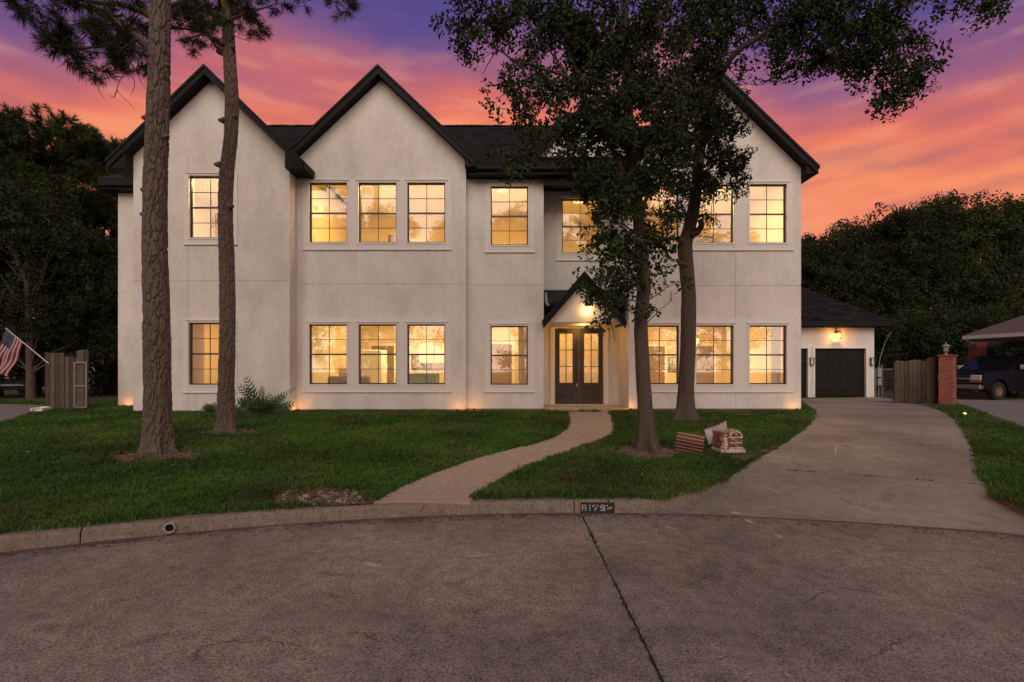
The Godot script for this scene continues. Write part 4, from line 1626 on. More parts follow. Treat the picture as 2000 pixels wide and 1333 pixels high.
func wall_lantern(at: Vector3, label: String) -> void:
	var t := thing("wall_lantern", label, "lantern", at)
	var g := Geo.new()
	g.cbox(Vector3(-0.09, 0.24, -0.198), Vector3(0.09, 0.40, -0.175), 0.008)
	g.cbox(Vector3(-0.03, 0.31, -0.174), Vector3(0.03, 0.35, -0.101), 0.006)
	g.cbox(Vector3(-0.09, 0.30, -0.1), Vector3(0.09, 0.36, 0.08), 0.015)
	obj("hood", g, M.bronze, t, true)
	g = Geo.new()
	for s in [[-1, -1], [1, -1], [-1, 1], [1, 1]]:
		g.box(Vector3(s[0] * 0.075 - 0.007, 0.0, s[1] * 0.07 - 0.007), Vector3(s[0] * 0.075 + 0.007, 0.30, s[1] * 0.07 + 0.007))
	g.box(Vector3(-0.085, -0.015, -0.08), Vector3(0.085, 0.0, 0.08))
	obj("cage", g, M.bronze, t, true)
	g = Geo.new()
	g.lathe([Vector2(0.0, 0.04), Vector2(0.04, 0.04), Vector2(0.045, 0.06), Vector2(0.045, 0.18), Vector2(0.03, 0.21), Vector2(0.0, 0.21)], 14)
	obj("bulb", g, M.glow_bulb, t, true)
	omni(t, Vector3(0, 0.13, 0.03), Color(1.0, 0.64, 0.28), 0.62, 0.04)


func build_garage() -> void:
	var z := -23.8
	var gar := thing("garage", "white garage wing with dark hipped roof at the end of the driveway", "garage", Vector3(13.0, 0.42, -25.0))
	var x1 := 16.85
	var d1 := Rect2(14.09, 0.40, 2.38, 2.30)
	var d0 := Rect2(13.756 - 2.44, 0.40, 2.44, 2.30)
	var g := Geo.new()
	g.holed(8.85, x1, 0.40, 3.68, z, z - 0.2, [d0, d1])
	obj("wall", g, M.stucco, gar)
	g = Geo.new()
	g.box(Vector3(x1 - 0.2, 0.40, z - 7.0), Vector3(x1, 3.68, z - 0.201))
	obj("side_wall", g, M.stucco, gar)
	for d in [d0, d1]:
		g = Geo.new()
		g.holed(d.position.x - 0.1, d.end.x + 0.1, 0.43, d.end.y + 0.1, z + 0.02, z + 0.001, [d])
		obj("door_casing", g, M.trim, gar)
		var door := Node3D.new()
		door.name = "garage_door"
		gar.add_child(door, true)
		door.position = Vector3(d.get_center().x, 0.46, z - 0.1) - gar.position
		for k in 4:
			var sec := Node3D.new()
			sec.name = "section"
			var y0: float = 0.46 + k * 0.56
			door.add_child(sec, true)
			sec.position = Vector3(0, k * 0.56, 0)
			g = Geo.new()
			g.box(Vector3(d.position.x + 0.004, y0 + 0.004, z - 0.16), Vector3(d.end.x - 0.004, y0 + 0.554, z - 0.12))
			for q in 4:
				var w: float = d.size.x / 4.0
				g.cbox(Vector3(d.position.x + q * w + 0.06, y0 + 0.07, z - 0.121), Vector3(d.position.x + (q + 1) * w - 0.06, y0 + 0.49, z - 0.105), 0.012)
			for i in g.v.size():
				g.v[i] -= Vector3(d.get_center().x, y0, z - 0.1)
			sec.free()
			obj("section", g, M.garage_panel, door, true).position = Vector3(0, k * 0.56, 0)
	# hipped roof
	var roof := Node3D.new()
	roof.name = "roof"
	gar.add_child(roof, true)
	roof.position = Vector3(13, 3.7, -26) - gar.position
	var ex := 17.242
	var ey := 3.933
	var a := Vector3(8.0, ey, -23.3)
	var b := Vector3(ex, ey, -23.3)
	var t := 4.3
	var c := Vector3(ex - t, ey + 0.75 * t, -23.3 - t)
	var d2 := Vector3(8.0, ey + 0.75 * t, -23.3 - t)
	var e := Vector3(ex, ey, -23.3 - 2 * t)
	g = Geo.new()
	g.quad(a, b, c, d2)
	g.tri(b, e, c)
	g.tri(e, Vector3(8.0, ey, -23.3 - 2 * t), c)
	g.tri(c, Vector3(8.0, ey, -23.3 - 2 * t), d2)
	obj("shingles", g, M.shingle, roof)
	g = Geo.new()
	shingle_courses(g, Vector3(8.0, ey + 0.005, -23.3), ex - 8.0, t, 0.75, 1.0, 73)
	obj("shingle_courses", g, M.shingle_tab, roof)
	g = Geo.new()
	g.cbox(Vector3(8.0, ey - 0.24, -23.36), Vector3(ex, ey - 0.005, -23.28), 0.01)
	g.cbox(Vector3(ex - 0.08, ey - 0.24, -31.8), Vector3(ex, ey - 0.005, -23.361), 0.01)
	obj("fascia", g, M.black_trim, roof)
	g = Geo.new()
	g.box(Vector3(8.0, 3.66, -31.8), Vector3(ex - 0.081, 3.675, -23.361))
	obj("soffit", g, M.black_trim, roof)
	wall_lantern(Vector3(15.069, 3.137, -23.60), "lit lantern on the wall above the garage door")
	var lab := ["unlit square wall sconce between the two garage doors", "unlit square wall sconce at the right corner of the garage"]
	for i in 2:
		var px: float = [13.923, 16.731][i]
		var s := thing("wall_sconce", lab[i], "sconce", Vector3(px, 1.912, z + 0.002), 0.0, "square sconces on the garage")
		g = Geo.new()
		g.holed(-0.09, 0.09, 0.0, 0.36, 0.10, 0.0, [Rect2(-0.065, 0.025, 0.13, 0.31)])
		obj("frame", g, M.bronze, s, true)
		g = Geo.new()
		g.box(Vector3(-0.064, 0.026, 0.01), Vector3(0.064, 0.334, 0.07))
		obj("diffuser", g, M.pale_metal, s, true)


func brick_pillar(t: Node3D, w: float, courses: int, single: bool) -> void:
	# bricks laid round a mortar core, joints recessed
	var g := Geo.new()
	var ch := 0.0675
	g.box(Vector3(-w / 2 + 0.012, 0, -w / 2 + 0.012), Vector3(w / 2 - 0.012, courses * ch - 0.008, w / 2 - 0.012))
	obj("mortar", g, M.mortar, t, true)
	var rng := RandomNumberGenerator.new()
	rng.seed = 17
	var meshes := {}
	var joined := Geo.new()
	for k in courses:
		var n := 3
		var lead := 0.0 if k % 2 == 0 else 0.5
		var bl := w / n
		for side in 4:
			var basis := Basis(Vector3.UP, side * PI / 2)
			for q in n + 1:
				var xa := maxf(-w / 2, -w / 2 + (q - lead) * bl) + 0.005
				var xb := minf(w / 2 - 0.055, -w / 2 + (q + 1 - lead) * bl) - 0.005
				if xb - xa < 0.03: continue
				var o := rng.randf_range(-0.003, 0.003)
				var lo := Vector3(xa, k * ch, w / 2 - 0.05 + o)
				var hi := Vector3(xb, (k + 1) * ch - 0.011, w / 2 + o)
				if single:
					var key := "%.3f" % (xb - xa)
					if not meshes.has(key):
						var bg := Geo.new()
						bg.cbox(Vector3(-(xb - xa) / 2, 0, -0.025), Vector3((xb - xa) / 2, ch - 0.011, 0.025), 0.004)
						meshes[key] = bg.mesh()
					var b := MeshInstance3D.new()
					b.mesh = meshes[key]
					b.material_override = M.brick[rng.randi() % 4]
					b.name = "brick"
					t.add_child(b, true)
					b.transform = Transform3D(basis, basis * ((lo + hi) / 2 * Vector3(1, 0, 1) + Vector3(0, lo.y, 0)))
				else:
					joined.box(lo, hi, Transform3D(basis, Vector3.ZERO))
	if not single:
		var o := obj("brickwork", joined, M.brick[0], t, true)
		o.set_meta("kind", "stuff")


func plank(t: Node3D, called: String, x: float, w: float, h: float, z: float, rng: RandomNumberGenerator, y0 := 0.02) -> void:
	var g := Geo.new()
	var top := rng.randf_range(-0.03, 0.03)
	g.cbox(Vector3(-w / 2 + 0.003, 0, -0.011), Vector3(w / 2 - 0.003, h + top, 0.011), 0.003)
	var o := obj(called, g, M.fence[rng.randi() % 3], t, true)
	o.position = Vector3(x, y0, z + rng.randf_range(-0.006, 0.006))
	o.rotation = Vector3(rng.randf_range(-0.01, 0.01), rng.randf_range(-0.03, 0.03), rng.randf_range(-0.008, 0.008))


# a full-size pickup, front towards +z, wheels on y = 0
func pickup(t: Node3D, paint_mat: Material, plate: bool) -> void:
	var sx := Basis(Vector3(0, 0, -1), Vector3.UP, Vector3(1, 0, 0))  # profile x (forward) to +z
	var tf := Transform3D(Basis(Vector3(0, 0, 1), Vector3.UP, Vector3(-1, 0, 0)), Vector3.ZERO)
	var prof := PackedVector2Array([Vector2(2.80, 0.50), Vector2(2.88, 0.62), Vector2(2.88, 0.98), Vector2(2.80, 1.10), Vector2(2.2, 1.18), Vector2(1.25, 1.24), Vector2(-2.85, 1.26), Vector2(-2.9, 0.60), Vector2(-2.55, 0.52)])
	for w in [-1.75, 1.95]:
		var arch := []
		for i in 9:
			var an := PI - PI * i / 8.0
			arch.append(Vector2(w + cos(an) * 0.47, 0.42 + sin(an) * 0.46))
		prof.append(Vector2(w - 0.47, 0.40))
		for p in arch: prof.append(p)
		prof.append(Vector2(w + 0.47, 0.40))
	var g := Geo.new()
	g.prism(prof, 0.98, -0.98, tf)
	obj("body", g, paint_mat, t, true)
	g = Geo.new()
	# hood bulge and cab with sloped screens
	var cab := [Vector2(1.35, 1.24), Vector2(0.55, 1.78), Vector2(0.35, 1.84), Vector2(-0.95, 1.85), Vector2(-1.2, 1.78), Vector2(-1.35, 1.24)]
	for i in cab.size() - 1:
		var a: Vector2 = cab[i]
		var b: Vector2 = cab[i + 1]
		var wa := 0.95 - (a.y - 1.24) * 0.28
		var wb := 0.95 - (b.y - 1.24) * 0.28
		g.quad(Vector3(wa, a.y, a.x), Vector3(wb, b.y, b.x), Vector3(-wb, b.y, b.x), Vector3(-wa, a.y, a.x))
	for s in [-1.0, 1.0]:
		for i in range(1, cab.size() - 1):
			var p := [cab[0], cab[i], cab[i + 1]]
			var q := []
			for e in p: q.append(Vector3(s * (0.95 - (e.y - 1.24) * 0.28), e.y, e.x))
			if s > 0: g.tri(q[0], q[2], q[1])
			else: g.tri(q[0], q[1], q[2])
	obj("cab", g, paint_mat, t, true)
	g = Geo.new()
	g.quad(Vector3(-0.82, 1.27, 1.325), Vector3(0.82, 1.27, 1.325), Vector3(0.74, 1.75, 0.62), Vector3(-0.74, 1.75, 0.62))
	obj("windscreen", g, M.dark_glass, t, true)
	for s in [-1.0, 1.0]:
		for e in [[0.92, 0.10], [0.02, -0.95]]:
			g = Geo.new()
			var q := [Vector3(s * 0.956, 1.28, e[0] + (0.1 if e[0] > 0.5 else 0.0)), Vector3(s * 0.956, 1.28, e[1]), Vector3(s * 0.815, 1.75, e[1]), Vector3(s * 0.815, 1.75, e[0] - (0.35 if e[0] > 0.5 else 0.0))]
			if s > 0: g.quad(q[0], q[1], q[2], q[3])
			else: g.quad(q[3], q[2], q[1], q[0])
			obj("side_window", g, M.dark_glass, t, true)
		g = Geo.new()
		g.cbox(Vector3(-0.13, -0.09, -0.06), Vector3(0.13, 0.09, 0.06), 0.03)
		var mir := obj("wing_mirror", g, M.pale_metal if plate else M.frame, t, true)
		mir.position = Vector3(s * 1.14, 1.36, 0.85)
		g = Geo.new()
		g.cbox(Vector3(-0.2, -0.11, -0.05), Vector3(0.2, 0.11, 0.03), 0.03)
		var hl := obj("headlight", g, M.head_lens, t, true)
		hl.position = Vector3(s * 0.74, 0.93, 2.875)
		g = Geo.new()
		g.cbox(Vector3(-0.2, -0.03, -0.05), Vector3(0.2, 0.03, 0.03), 0.01)
		var ind := obj("indicator", g, M.amber, t, true)
		ind.position = Vector3(s * 0.74, 0.78, 2.875)
	g = Geo.new()
	g.cbox(Vector3(-0.53, 0.70, 2.86), Vector3(0.53, 1.06, 2.895), 0.01)
	obj("grille", g, M.frame, t, true)
	g = Geo.new()
	g.cbox(Vector3(-0.54, 0.86, 2.88), Vector3(0.54, 0.92, 2.92), 0.012)
	obj("grille_bar", g, M.nickel, t, true)
	g = Geo.new()
	g.cbox(Vector3(-0.99, 0.46, 2.80), Vector3(0.99, 0.66, 3.02), 0.05)
	obj("bumper", g, M.chrome, t, true)
	g = Geo.new()
	g.cbox(Vector3(-0.8, 0.33, 2.75), Vector3(0.8, 0.455, 2.95), 0.03)
	obj("air_dam", g, M.frame, t, true)
	if plate:
		g = Geo.new()
		g.cbox(Vector3(-0.42, 0.50, 3.022), Vector3(-0.12, 0.645, 3.03), 0.003)
		obj("licence_plate", g, M.inside_white, t, true)
	for s in [-1.0, 1.0]:
		for w in [-1.75, 1.95]:
			var wheel := Node3D.new()
			wheel.name = "wheel"
			t.add_child(wheel, true)
			wheel.position = Vector3(s * 0.85, 0.39, w)
			var turn := Transform3D(Basis(Vector3.FORWARD, PI / 2), Vector3.ZERO)
			g = Geo.new()
			g.lathe([Vector2(0.22, -0.12), Vector2(0.36, -0.125), Vector2(0.385, -0.09), Vector2(0.385, 0.09), Vector2(0.36, 0.125), Vector2(0.22, 0.12)], 24, turn)
			obj("tyre", g, M.rubber, wheel, true)
			g = Geo.new()
			g.lathe([Vector2(0.0, -0.09), Vector2(0.2, -0.11), Vector2(0.225, -0.1), Vector2(0.225, 0.1), Vector2(0.2, 0.11), Vector2(0.06, 0.07), Vector2(0.0, 0.09)], 20, turn)
			obj("rim", g, M.rim, wheel, true)


func build_right_neighbour() -> void:
	var rng := RandomNumberGenerator.new()
	rng.seed = 5
	M.navy = plain(0.007, 0.010, 0.019, 0.45)
	M.navy.metallic_specular = 0.16
	M.navy.clearcoat_enabled = true
	M.navy.clearcoat = 0.12
	M.navy.clearcoat_roughness = 0.1
	M.head_lens = plain(0.45, 0.43, 0.42, 0.15)
	M.amber = plain(0.4, 0.14, 0.03, 0.3)
	M.chrome = plain(0.25, 0.25, 0.26, 0.3, 0.8)
	M.rubber = plain(0.012, 0.012, 0.012, 0.9)
	M.rim = plain(0.20, 0.15, 0.12, 0.5, 0.5)
	# brick pillar with a lantern
	var pz := 18.0
	var pil := thing("brick_pillar", "red brick pillar at the edge of the neighbouring driveway", "pillar", Vector3(15.318, 0.40, -18.0), -0.70)
	brick_pillar(pil, 0.48, 26, true)
	var g := Geo.new()
	g.cbox(Vector3(-0.27, 26 * 0.0675 - 0.006, -0.27), Vector3(0.27, 26 * 0.0675 + 0.06, 0.27), 0.012)
	obj("cap", g, M.brick[1], pil, true)
	var lan := thing("post_lantern", "small unlit grey lantern standing on the brick pillar", "lantern", Vector3(15.264, 0.40 + 26 * 0.0675 + 0.06, -18.0))
	g = Geo.new()
	g.lathe([Vector2(0.07, 0.0), Vector2(0.07, 0.03), Vector2(0.025, 0.05), Vector2(0.025, 0.1), Vector2(0.07, 0.12)], 10)
	obj("base", g, M.grey_metal, lan, true)
	g = Geo.new()
	for i in 6:
		var an := TAU * i / 6
		g.tube([Vector3(cos(an) * 0.06, 0.12, sin(an) * 0.06), Vector3(cos(an) * 0.085, 0.30, sin(an) * 0.085)], [0.008], 5)
	obj("cage", g, M.grey_metal, lan, true)
	g = Geo.new()
	g.lathe([Vector2(0.05, 0.121), Vector2(0.075, 0.298)], 10)
	obj("glass", g, M.door_glass, lan, true)
	g = Geo.new()
	g.lathe([Vector2(0.13, 0.30), Vector2(0.10, 0.34), Vector2(0.03, 0.38), Vector2(0.015, 0.42), Vector2(0.0, 0.44)], 12)
	obj("roof", g, M.grey_metal, lan, true)

	# board fence beside it, one leaf standing ajar
	var fen := thing("board_fence", "weathered grey board fence between the garage and the brick pillar", "fence", Vector3(15.072, 0.40, -19.2), -0.08)
	var x := -0.55
	while x < 0.60:
		plank(fen, "board", x, 0.145, 1.62, 0.0, rng)
		x += 0.148
	for y in [0.35, 1.3]:
		g = Geo.new()
		g.cbox(Vector3(-0.62, y, -0.06), Vector3(0.62, y + 0.085, -0.018), 0.004)
		obj("rail", g, M.fence[1], fen, true)
	g = Geo.new()
	g.cbox(Vector3(-0.70, 0.0, -0.05), Vector3(-0.61, 1.6, 0.04), 0.006)
	obj("post", g, M.fence[0], fen, true)
	var gate := thing("fence_gate", "narrow weathered board gate standing ajar beside the brick pillar", "gate", Vector3(15.043, 0.40, -18.3), 0.15)
	for i in 3:
		plank(gate, "board", -0.16 + i * 0.15, 0.146, 1.70, 0.0, rng)
	g = Geo.new()
	g.cbox(Vector3(-0.23, 0.3, -0.06), Vector3(0.22, 0.38, -0.018), 0.004)
	obj("rail", g, M.fence[1], gate, true)

	# chain-link fence and meter box behind the garage corner
	var ch := thing("chain_link_fence", "low chain-link fence behind the garage corner", "fence", Vector3(18.45, 0.41, -25.0))
	g = Geo.new()
	g.tube([Vector3(-0.7, 1.32, 0), Vector3(1.0, 1.32, 0)], [0.022], 8)
	obj("rail", g, M.grey_metal, ch, true)
	for px in [-0.7, 0.42, 1.0]:
		g = Geo.new()
		g.tube([Vector3(px, 0, 0), Vector3(px, 1.32, 0)], [0.026], 8)
		obj("post", g, M.grey_metal, ch, true)
	g = Geo.new()
	for i in 34:
		var c0 := -1.9 + i * 0.11
		for s in [-1.0, 1.0]:
			var p0 := Vector2(c0, 0.05)
			var p1 := Vector2(c0 + s * 1.22, 1.27)
			if s < 0:
				p0.x += 1.1
				p1.x += 1.1
			var lo := clampf((-0.7 - p0.x) / (p1.x - p0.x), 0, 1)
			var hi := clampf((1.0 - p0.x) / (p1.x - p0.x), 0, 1)
			if s < 0:
				var w := lo
				lo = hi
				hi = w
			if hi - lo < 0.05: continue
			var a := p0.lerp(p1, lo)
			var b := p0.lerp(p1, hi)
			g.tube([Vector3(a.x, a.y, s * 0.003), Vector3(b.x, b.y, s * 0.003)], [0.0025], 4, false)
	obj("mesh_wire", g, M.grey_metal, ch, true)
	var mb := thing("meter_box", "grey utility meter box on a post by the garage corner", "meter box", Vector3(17.4, 0.41, -24.2))
	g = Geo.new()
	g.cbox(Vector3(0.03, 0.0, -0.045), Vector3(0.12, 1.55, 0.045), 0.006)
	obj("post", g, M.fence[2], mb, true)
	g = Geo.new()
	g.cbox(Vector3(-0.16, 0.95, -0.06), Vector3(0.028, 1.40, 0.10), 0.012)
	obj("upper_box", g, M.grey_metal, mb, true)
	g = Geo.new()
	g.cbox(Vector3(-0.14, 0.55, -0.05), Vector3(0.028, 0.90, 0.09), 0.012)
	obj("lower_box", g, M.grey_metal, mb, true)
	g = Geo.new()
	g.tube([Vector3(-0.06, 0.0, 0.0), Vector3(-0.06, 0.55, 0.0)], [0.02], 8)
	g.tube([Vector3(-0.06, 1.40, 0.0), Vector3(0.02, 1.9, 0.0), Vector3(0.25, 2.6, 0.0), Vector3(0.55, 3.1, 0.0)], [0.016, 0.014, 0.012, 0.01], 7)
	obj("conduit", g, M.grey_metal, mb, true)

	# carport with hipped roof
	var car := thing("carport", "neighbouring carport with brown shingle roof and brick column", "carport", Vector3(23, 0.42, -21))
	var e0 := Vector3(20.768, 3.27, -23.6)
	var e1 := Vector3(22.6, 3.27, -14.0)
	var e2 := Vector3(32.0, 3.27, -27.5)
	var pk := Vector3(27.2, 5.9, -21.5)
	var pk2 := Vector3(28.6, 5.9, -12.0)
	g = Geo.new()
	g.quad(e0, e1, pk2, pk)
	g.tri(e0, pk, e2)
	g.quad(pk, pk2, Vector3(35, 3.2, -14), e2)
	obj("shingles", g, M.brown_shingle, car)
	g = Geo.new()
	var dn := Vector3(0, -0.17, 0)
	var drop := Vector3(0, -0.005, 0)
	g.quad(e0 + dn, e1 + dn, e1 + drop, e0 + drop)
	g.quad(e2 + dn, e0 + dn, e0 + drop, e2 + drop)
	obj("fascia", g, M.pale_metal, car)
	g = Geo.new()
	g.quad(e0 + dn, e2 + dn, Vector3(35, e0.y - 0.17, -14), e1 + dn)
	obj("soffit", g, M.pale_metal, car)
	g = Geo.new()
	g.box(Vector3(22.2, 2.80, -25.2), Vector3(31.0, 3.08, -24.9))
	obj("beam", g, M.fence[1], car)
	g = Geo.new()
	g.tube([Vector3(21.046, 3.119, -23.7), Vector3(21.23, 2.983, -23.8), Vector3(22.14, 2.954, -24.6)], [0.05], 8)
	obj("gutter_elbow", g, M.pale_metal, car)
	var col := thing("brick_column", "red brick column holding up the neighbouring carport roof", "column", Vector3(22.725, 0.42, -25.0))
	brick_pillar(col, 0.50, 39, false)

	var tr := thing("pickup_truck", "dark blue pickup truck parked under the neighbouring carport", "truck", Vector3(21.9, 0.40, -22.7), -1.31)
	tr.scale = Vector3.ONE * 1.04
	pickup(tr, M.navy, true)


func build_left_neighbour() -> void:
	var rng := RandomNumberGenerator.new()
	rng.seed = 9
	var z := -16.0
	var fen := thing("board_fence", "short tall run of weathered fence boards beside the neighbouring driveway", "fence", Vector3(-14.064, 0.36, z), 0.1)
	for i in 7:
		plank(fen, "board", -0.42 + i * 0.142, 0.14, [1.83, 1.84, 1.83, 1.81, 1.74, 1.72, 1.66][i], 0.0, rng)
	var g := Geo.new()
	g.cbox(Vector3(-0.49, 1.35, -0.06), Vector3(0.52, 1.44, -0.018), 0.004)
	obj("rail", g, M.fence[1], fen, true)
	g = Geo.new()
	g.cbox(Vector3(-0.49, 0.35, -0.06), Vector3(0.52, 0.44, -0.018), 0.004)
	obj("rail", g, M.fence[1], fen, true)
	var gate := thing("framed_gate", "dark board gate in a pale metal frame at the fence end", "gate", Vector3(-13.227, 0.34, -15.7), 0.0)
	for i in 3:
		plank(gate, "board", -0.115 + i * 0.125, 0.124, 1.93, -0.03, rng)
	g = Geo.new()
	g.holed(-0.20, 0.19, 0.18, 1.58, 0.03, -0.005, [Rect2(-0.165, 0.21, 0.32, 0.62), Rect2(-0.165, 0.865, 0.32, 0.68)])
	obj("frame", g, M.grey_metal, gate, true)
	# flag on a slanting pole
	var flag := thing("flag", "american flag hanging from a white slanting pole", "flag", Vector3(-14.389, 1.873, -15.9))
	var p0 := Vector3(-14.389, 1.873, -15.9)
	var p1 := Vector3(-15.741, 2.986, -15.9)
	g = Geo.new()
	g.tube([Vector3.ZERO, p1 - p0], [0.016, 0.013], 8)
	obj("pole", g, M.pale_metal, flag, true)
	var im := Image.create(190, 100, false, Image.FORMAT_RGB8)
	for i in 13:
		im.fill_rect(Rect2i(0, int(i * 100 / 13.0), 190, 9), lin(0.20, 0.02, 0.028) if i % 2 == 0 else lin(0.38, 0.34, 0.33))
	im.fill_rect(Rect2i(0, 0, 76, 54), lin(0.015, 0.02, 0.06))
	for j in 9:
		for i in (6 if j % 2 == 0 else 5):
			im.fill_rect(Rect2i(5 + i * 12 + (6 if j % 2 else 0), 3 + int(j * 5.6), 3, 3), lin(0.38, 0.34, 0.33))
	var fm := StandardMaterial3D.new()
	fm.albedo_texture = ImageTexture.create_from_image(im)
	fm.roughness = 0.9
	fm.backlight_enabled = true
	fm.backlight = Color(0.3, 0.3, 0.3)
	g = Geo.new()
	# hoist along the pole, the fly falls in folds
	var nu := 22
	var nv := 14
	var grid := []
	for j in nv + 1:
		var row := []
		var on := (p1 - p0) * lerpf(0.99, 0.60, float(j) / nv)
		for i in nu + 1:
			var u := float(i) / nu
			var fall := Vector3(-0.30 * u - 0.25 * u * u * (1.0 - 0.3 * j / nv), -1.1 * u, 0.06 * sin(u * 9.0 + j * 0.5) * u + 0.05 * sin(j * 0.9) * u)
			row.append(on + fall)
		grid.append(row)
	for j in nv:
		for i in nu:
			var k := g.v.size()
			g.quad(grid[j + 1][i], grid[j + 1][i + 1], grid[j][i + 1], grid[j][i])
			for e in [[i, j + 1], [i + 1, j + 1], [i + 1, j], [i, j]]:
				g.uv.append(Vector2(float(e[0]) / nu, float(e[1]) / nv))
	obj("cloth", g, fm, flag, true)
	# the neighbour's truck, mostly out of frame
	M.grey_paint = plain(0.05, 0.052, 0.055, 0.35)
	var tr := thing("pickup_truck", "grey pickup truck parked behind the hanging flag", "truck", Vector3(-24.7, 0.44, -26.2), 0.45)
	pickup(tr, M.grey_paint, false)
	# a white block on the ground
	var bl := thing("splash_block", "small white splash block lying at the fence foot", "splash block", Vector3(-13.986, 0.42, -15.185) + Vector3(0, 0.02, 0), 0.2)
	g = Geo.new()
	g.cbox(Vector3(-0.15, 0.0, -0.2), Vector3(0.15, 0.05, 0.2), 0.01)
	g.cbox(Vector3(-0.15, 0.0501, -0.2), Vector3(-0.12, 0.13, 0.2), 0.008)
	g.cbox(Vector3(0.12, 0.0501, -0.2), Vector3(0.15, 0.13, 0.2), 0.008)
	g.cbox(Vector3(-0.119, 0.0501, -0.2), Vector3(0.119, 0.14, -0.17), 0.008)
	obj("block", g, M.inside_white, bl, true)
	# tool shed wall and shelf glimpsed behind the gate
	var sh := thing("house", "tan brick neighbouring house glimpsed behind the dark trees", "house", Vector3(-31.0, 0.42, -36.0))
	g = Geo.new()
	g.holed(-12, 11.0, 0.0, 3.0, 0.0, -0.3, [Rect2(4.6, 0.8, 1.2, 1.4), Rect2(7.4, 0.8, 1.2, 1.4)])
	obj("wall", g, M.mortar, sh, true)
	for x in [4.6, 7.4]:
		var wn := Node3D.new()
		wn.name = "window"
		sh.add_child(wn, true)
		wn.position = Vector3(x, 0.8, 0)
		g = Geo.new()
		g.holed(0, 1.2, 0, 1.4, -0.05, -0.1, [Rect2(0.06, 0.06, 0.51, 1.28), Rect2(0.63, 0.06, 0.51, 1.28)])
		obj("frame", g, M.inside_white, wn, true)
		g = Geo.new()
		g.box(Vector3(0.06, 0.06, -0.09), Vector3(1.14, 1.34, -0.085))
		obj("pane", g, M.dark_glass, wn, true)
	g = Geo.new()
	g.quad(Vector3(-12.5, 2.9, 0.6), Vector3(11.6, 2.9, 0.6), Vector3(9.0, 5.2, -4.0), Vector3(-12.5, 5.2, -4.0))
	g.tri(Vector3(11.6, 2.9, 0.6), Vector3(11.6, 2.9, -8.6), Vector3(9.0, 5.2, -4.0))
	obj("roof", g, M.brown_shingle, sh, true)


# ---------------------------------------------------------------- trees

# a trunk with furrowed bark as real relief; pts from the ground up, radii to match
func trunk(pts: Array, radii: Array, step: float, seg: int, depth: float, cell: float, stretch: float, seed_: int, flare := 0.0) -> Geo:
	var g := Geo.new()
	var bark := noise(1.0, 1, FastNoiseLite.TYPE_CELLULAR, seed_)
	bark.cellular_return_type = FastNoiseLite.RETURN_DISTANCE2_SUB
	bark.cellular_jitter = 1.0
	var warp := noise(3.0, 3, FastNoiseLite.TYPE_SIMPLEX, seed_ + 1)
	var lump := noise(1.1, 3, FastNoiseLite.TYPE_SIMPLEX, seed_ + 2)
	# resample
	var line := []
	var rad := []
	for i in pts.size() - 1:
		var len: float = pts[i].distance_to(pts[i + 1])
		var k := maxi(1, int(len / step))
		for q in k:
			var t := float(q) / k
			line.append((pts[i] as Vector3).cubic_interpolate(pts[i + 1], pts[maxi(i - 1, 0)], pts[mini(i + 2, pts.size() - 1)], t))
			rad.append(lerpf(radii[i], radii[i + 1], t))
	line.append(pts[-1])
	rad.append(radii[-1])
	var m := line.size()
	var base_y: float = line[0].y
	for i in m:
		var p: Vector3 = line[i]
		var up := p.y - base_y
		for s in seg:
			var a := TAU * s / seg
			var dir := Vector3(cos(a), 0, sin(a))
			var r: float = rad[i]
			if flare > 0.0:
				var lobes := 0.6 + 0.5 * cos(a * 5.0 + seed_) + 0.3 * cos(a * 3.0 + 1.3 * seed_)
				r += flare * exp(-up * 4.5) * maxf(0.25, lobes)
			var wv := warp.get_noise_3d(p.x + dir.x * r * 2.0, up * 0.8, p.z + dir.z * r * 2.0) * 0.7
			var c := bark.get_noise_3d(dir.x * r / cell + wv, up / (cell * stretch) + wv, dir.z * r / cell) + 1.0
			var fine := warp.get_noise_3d(dir.x * r * 9.0, up * 4.0, dir.z * r * 9.0)
			r += depth * (smoothstep(0.02, 0.15, c) - 0.8) + depth * 0.22 * fine + 0.018 * rad[i] / 0.2 * lump.get_noise_3d(dir.x * 1.5, up * 0.9, dir.z * 1.5)
			g.v.append(p + dir * r)
	for i in m:
		for s in seg:
			var e: Vector3 = g.v[i * seg + (s + 1) % seg] - g.v[i * seg + (s + seg - 1) % seg]
			var f: Vector3 = g.v[mini(i + 1, m - 1) * seg + s] - g.v[maxi(i - 1, 0) * seg + s]
			g.n.append(f.cross(e).normalized())
			g.c.append(Color.WHITE)
	for i in m - 1:
		for s in seg:
			var a := i * seg + s
			var b := i * seg + (s + 1) % seg
			g.ix.append_array([a, b, a + seg, b, b + seg, a + seg])
	return g


func bough(g: Geo, pts: Array, r0: float, r1: float, per := 4, wander := 0.0, rng: RandomNumberGenerator = null) -> Array:
	var line := curved(pts, per)
	var radii := []
	for i in line.size():
		radii.append(lerpf(r0, r1, pow(float(i) / (line.size() - 1), 0.8)))
		if rng and wander > 0.0 and i > 0:
			line[i] += Vector3(rng.randf_range(-1, 1), rng.randf_range(-1, 1), rng.randf_range(-1, 1)) * wander
	g.tube(line, radii, 7)
	return line


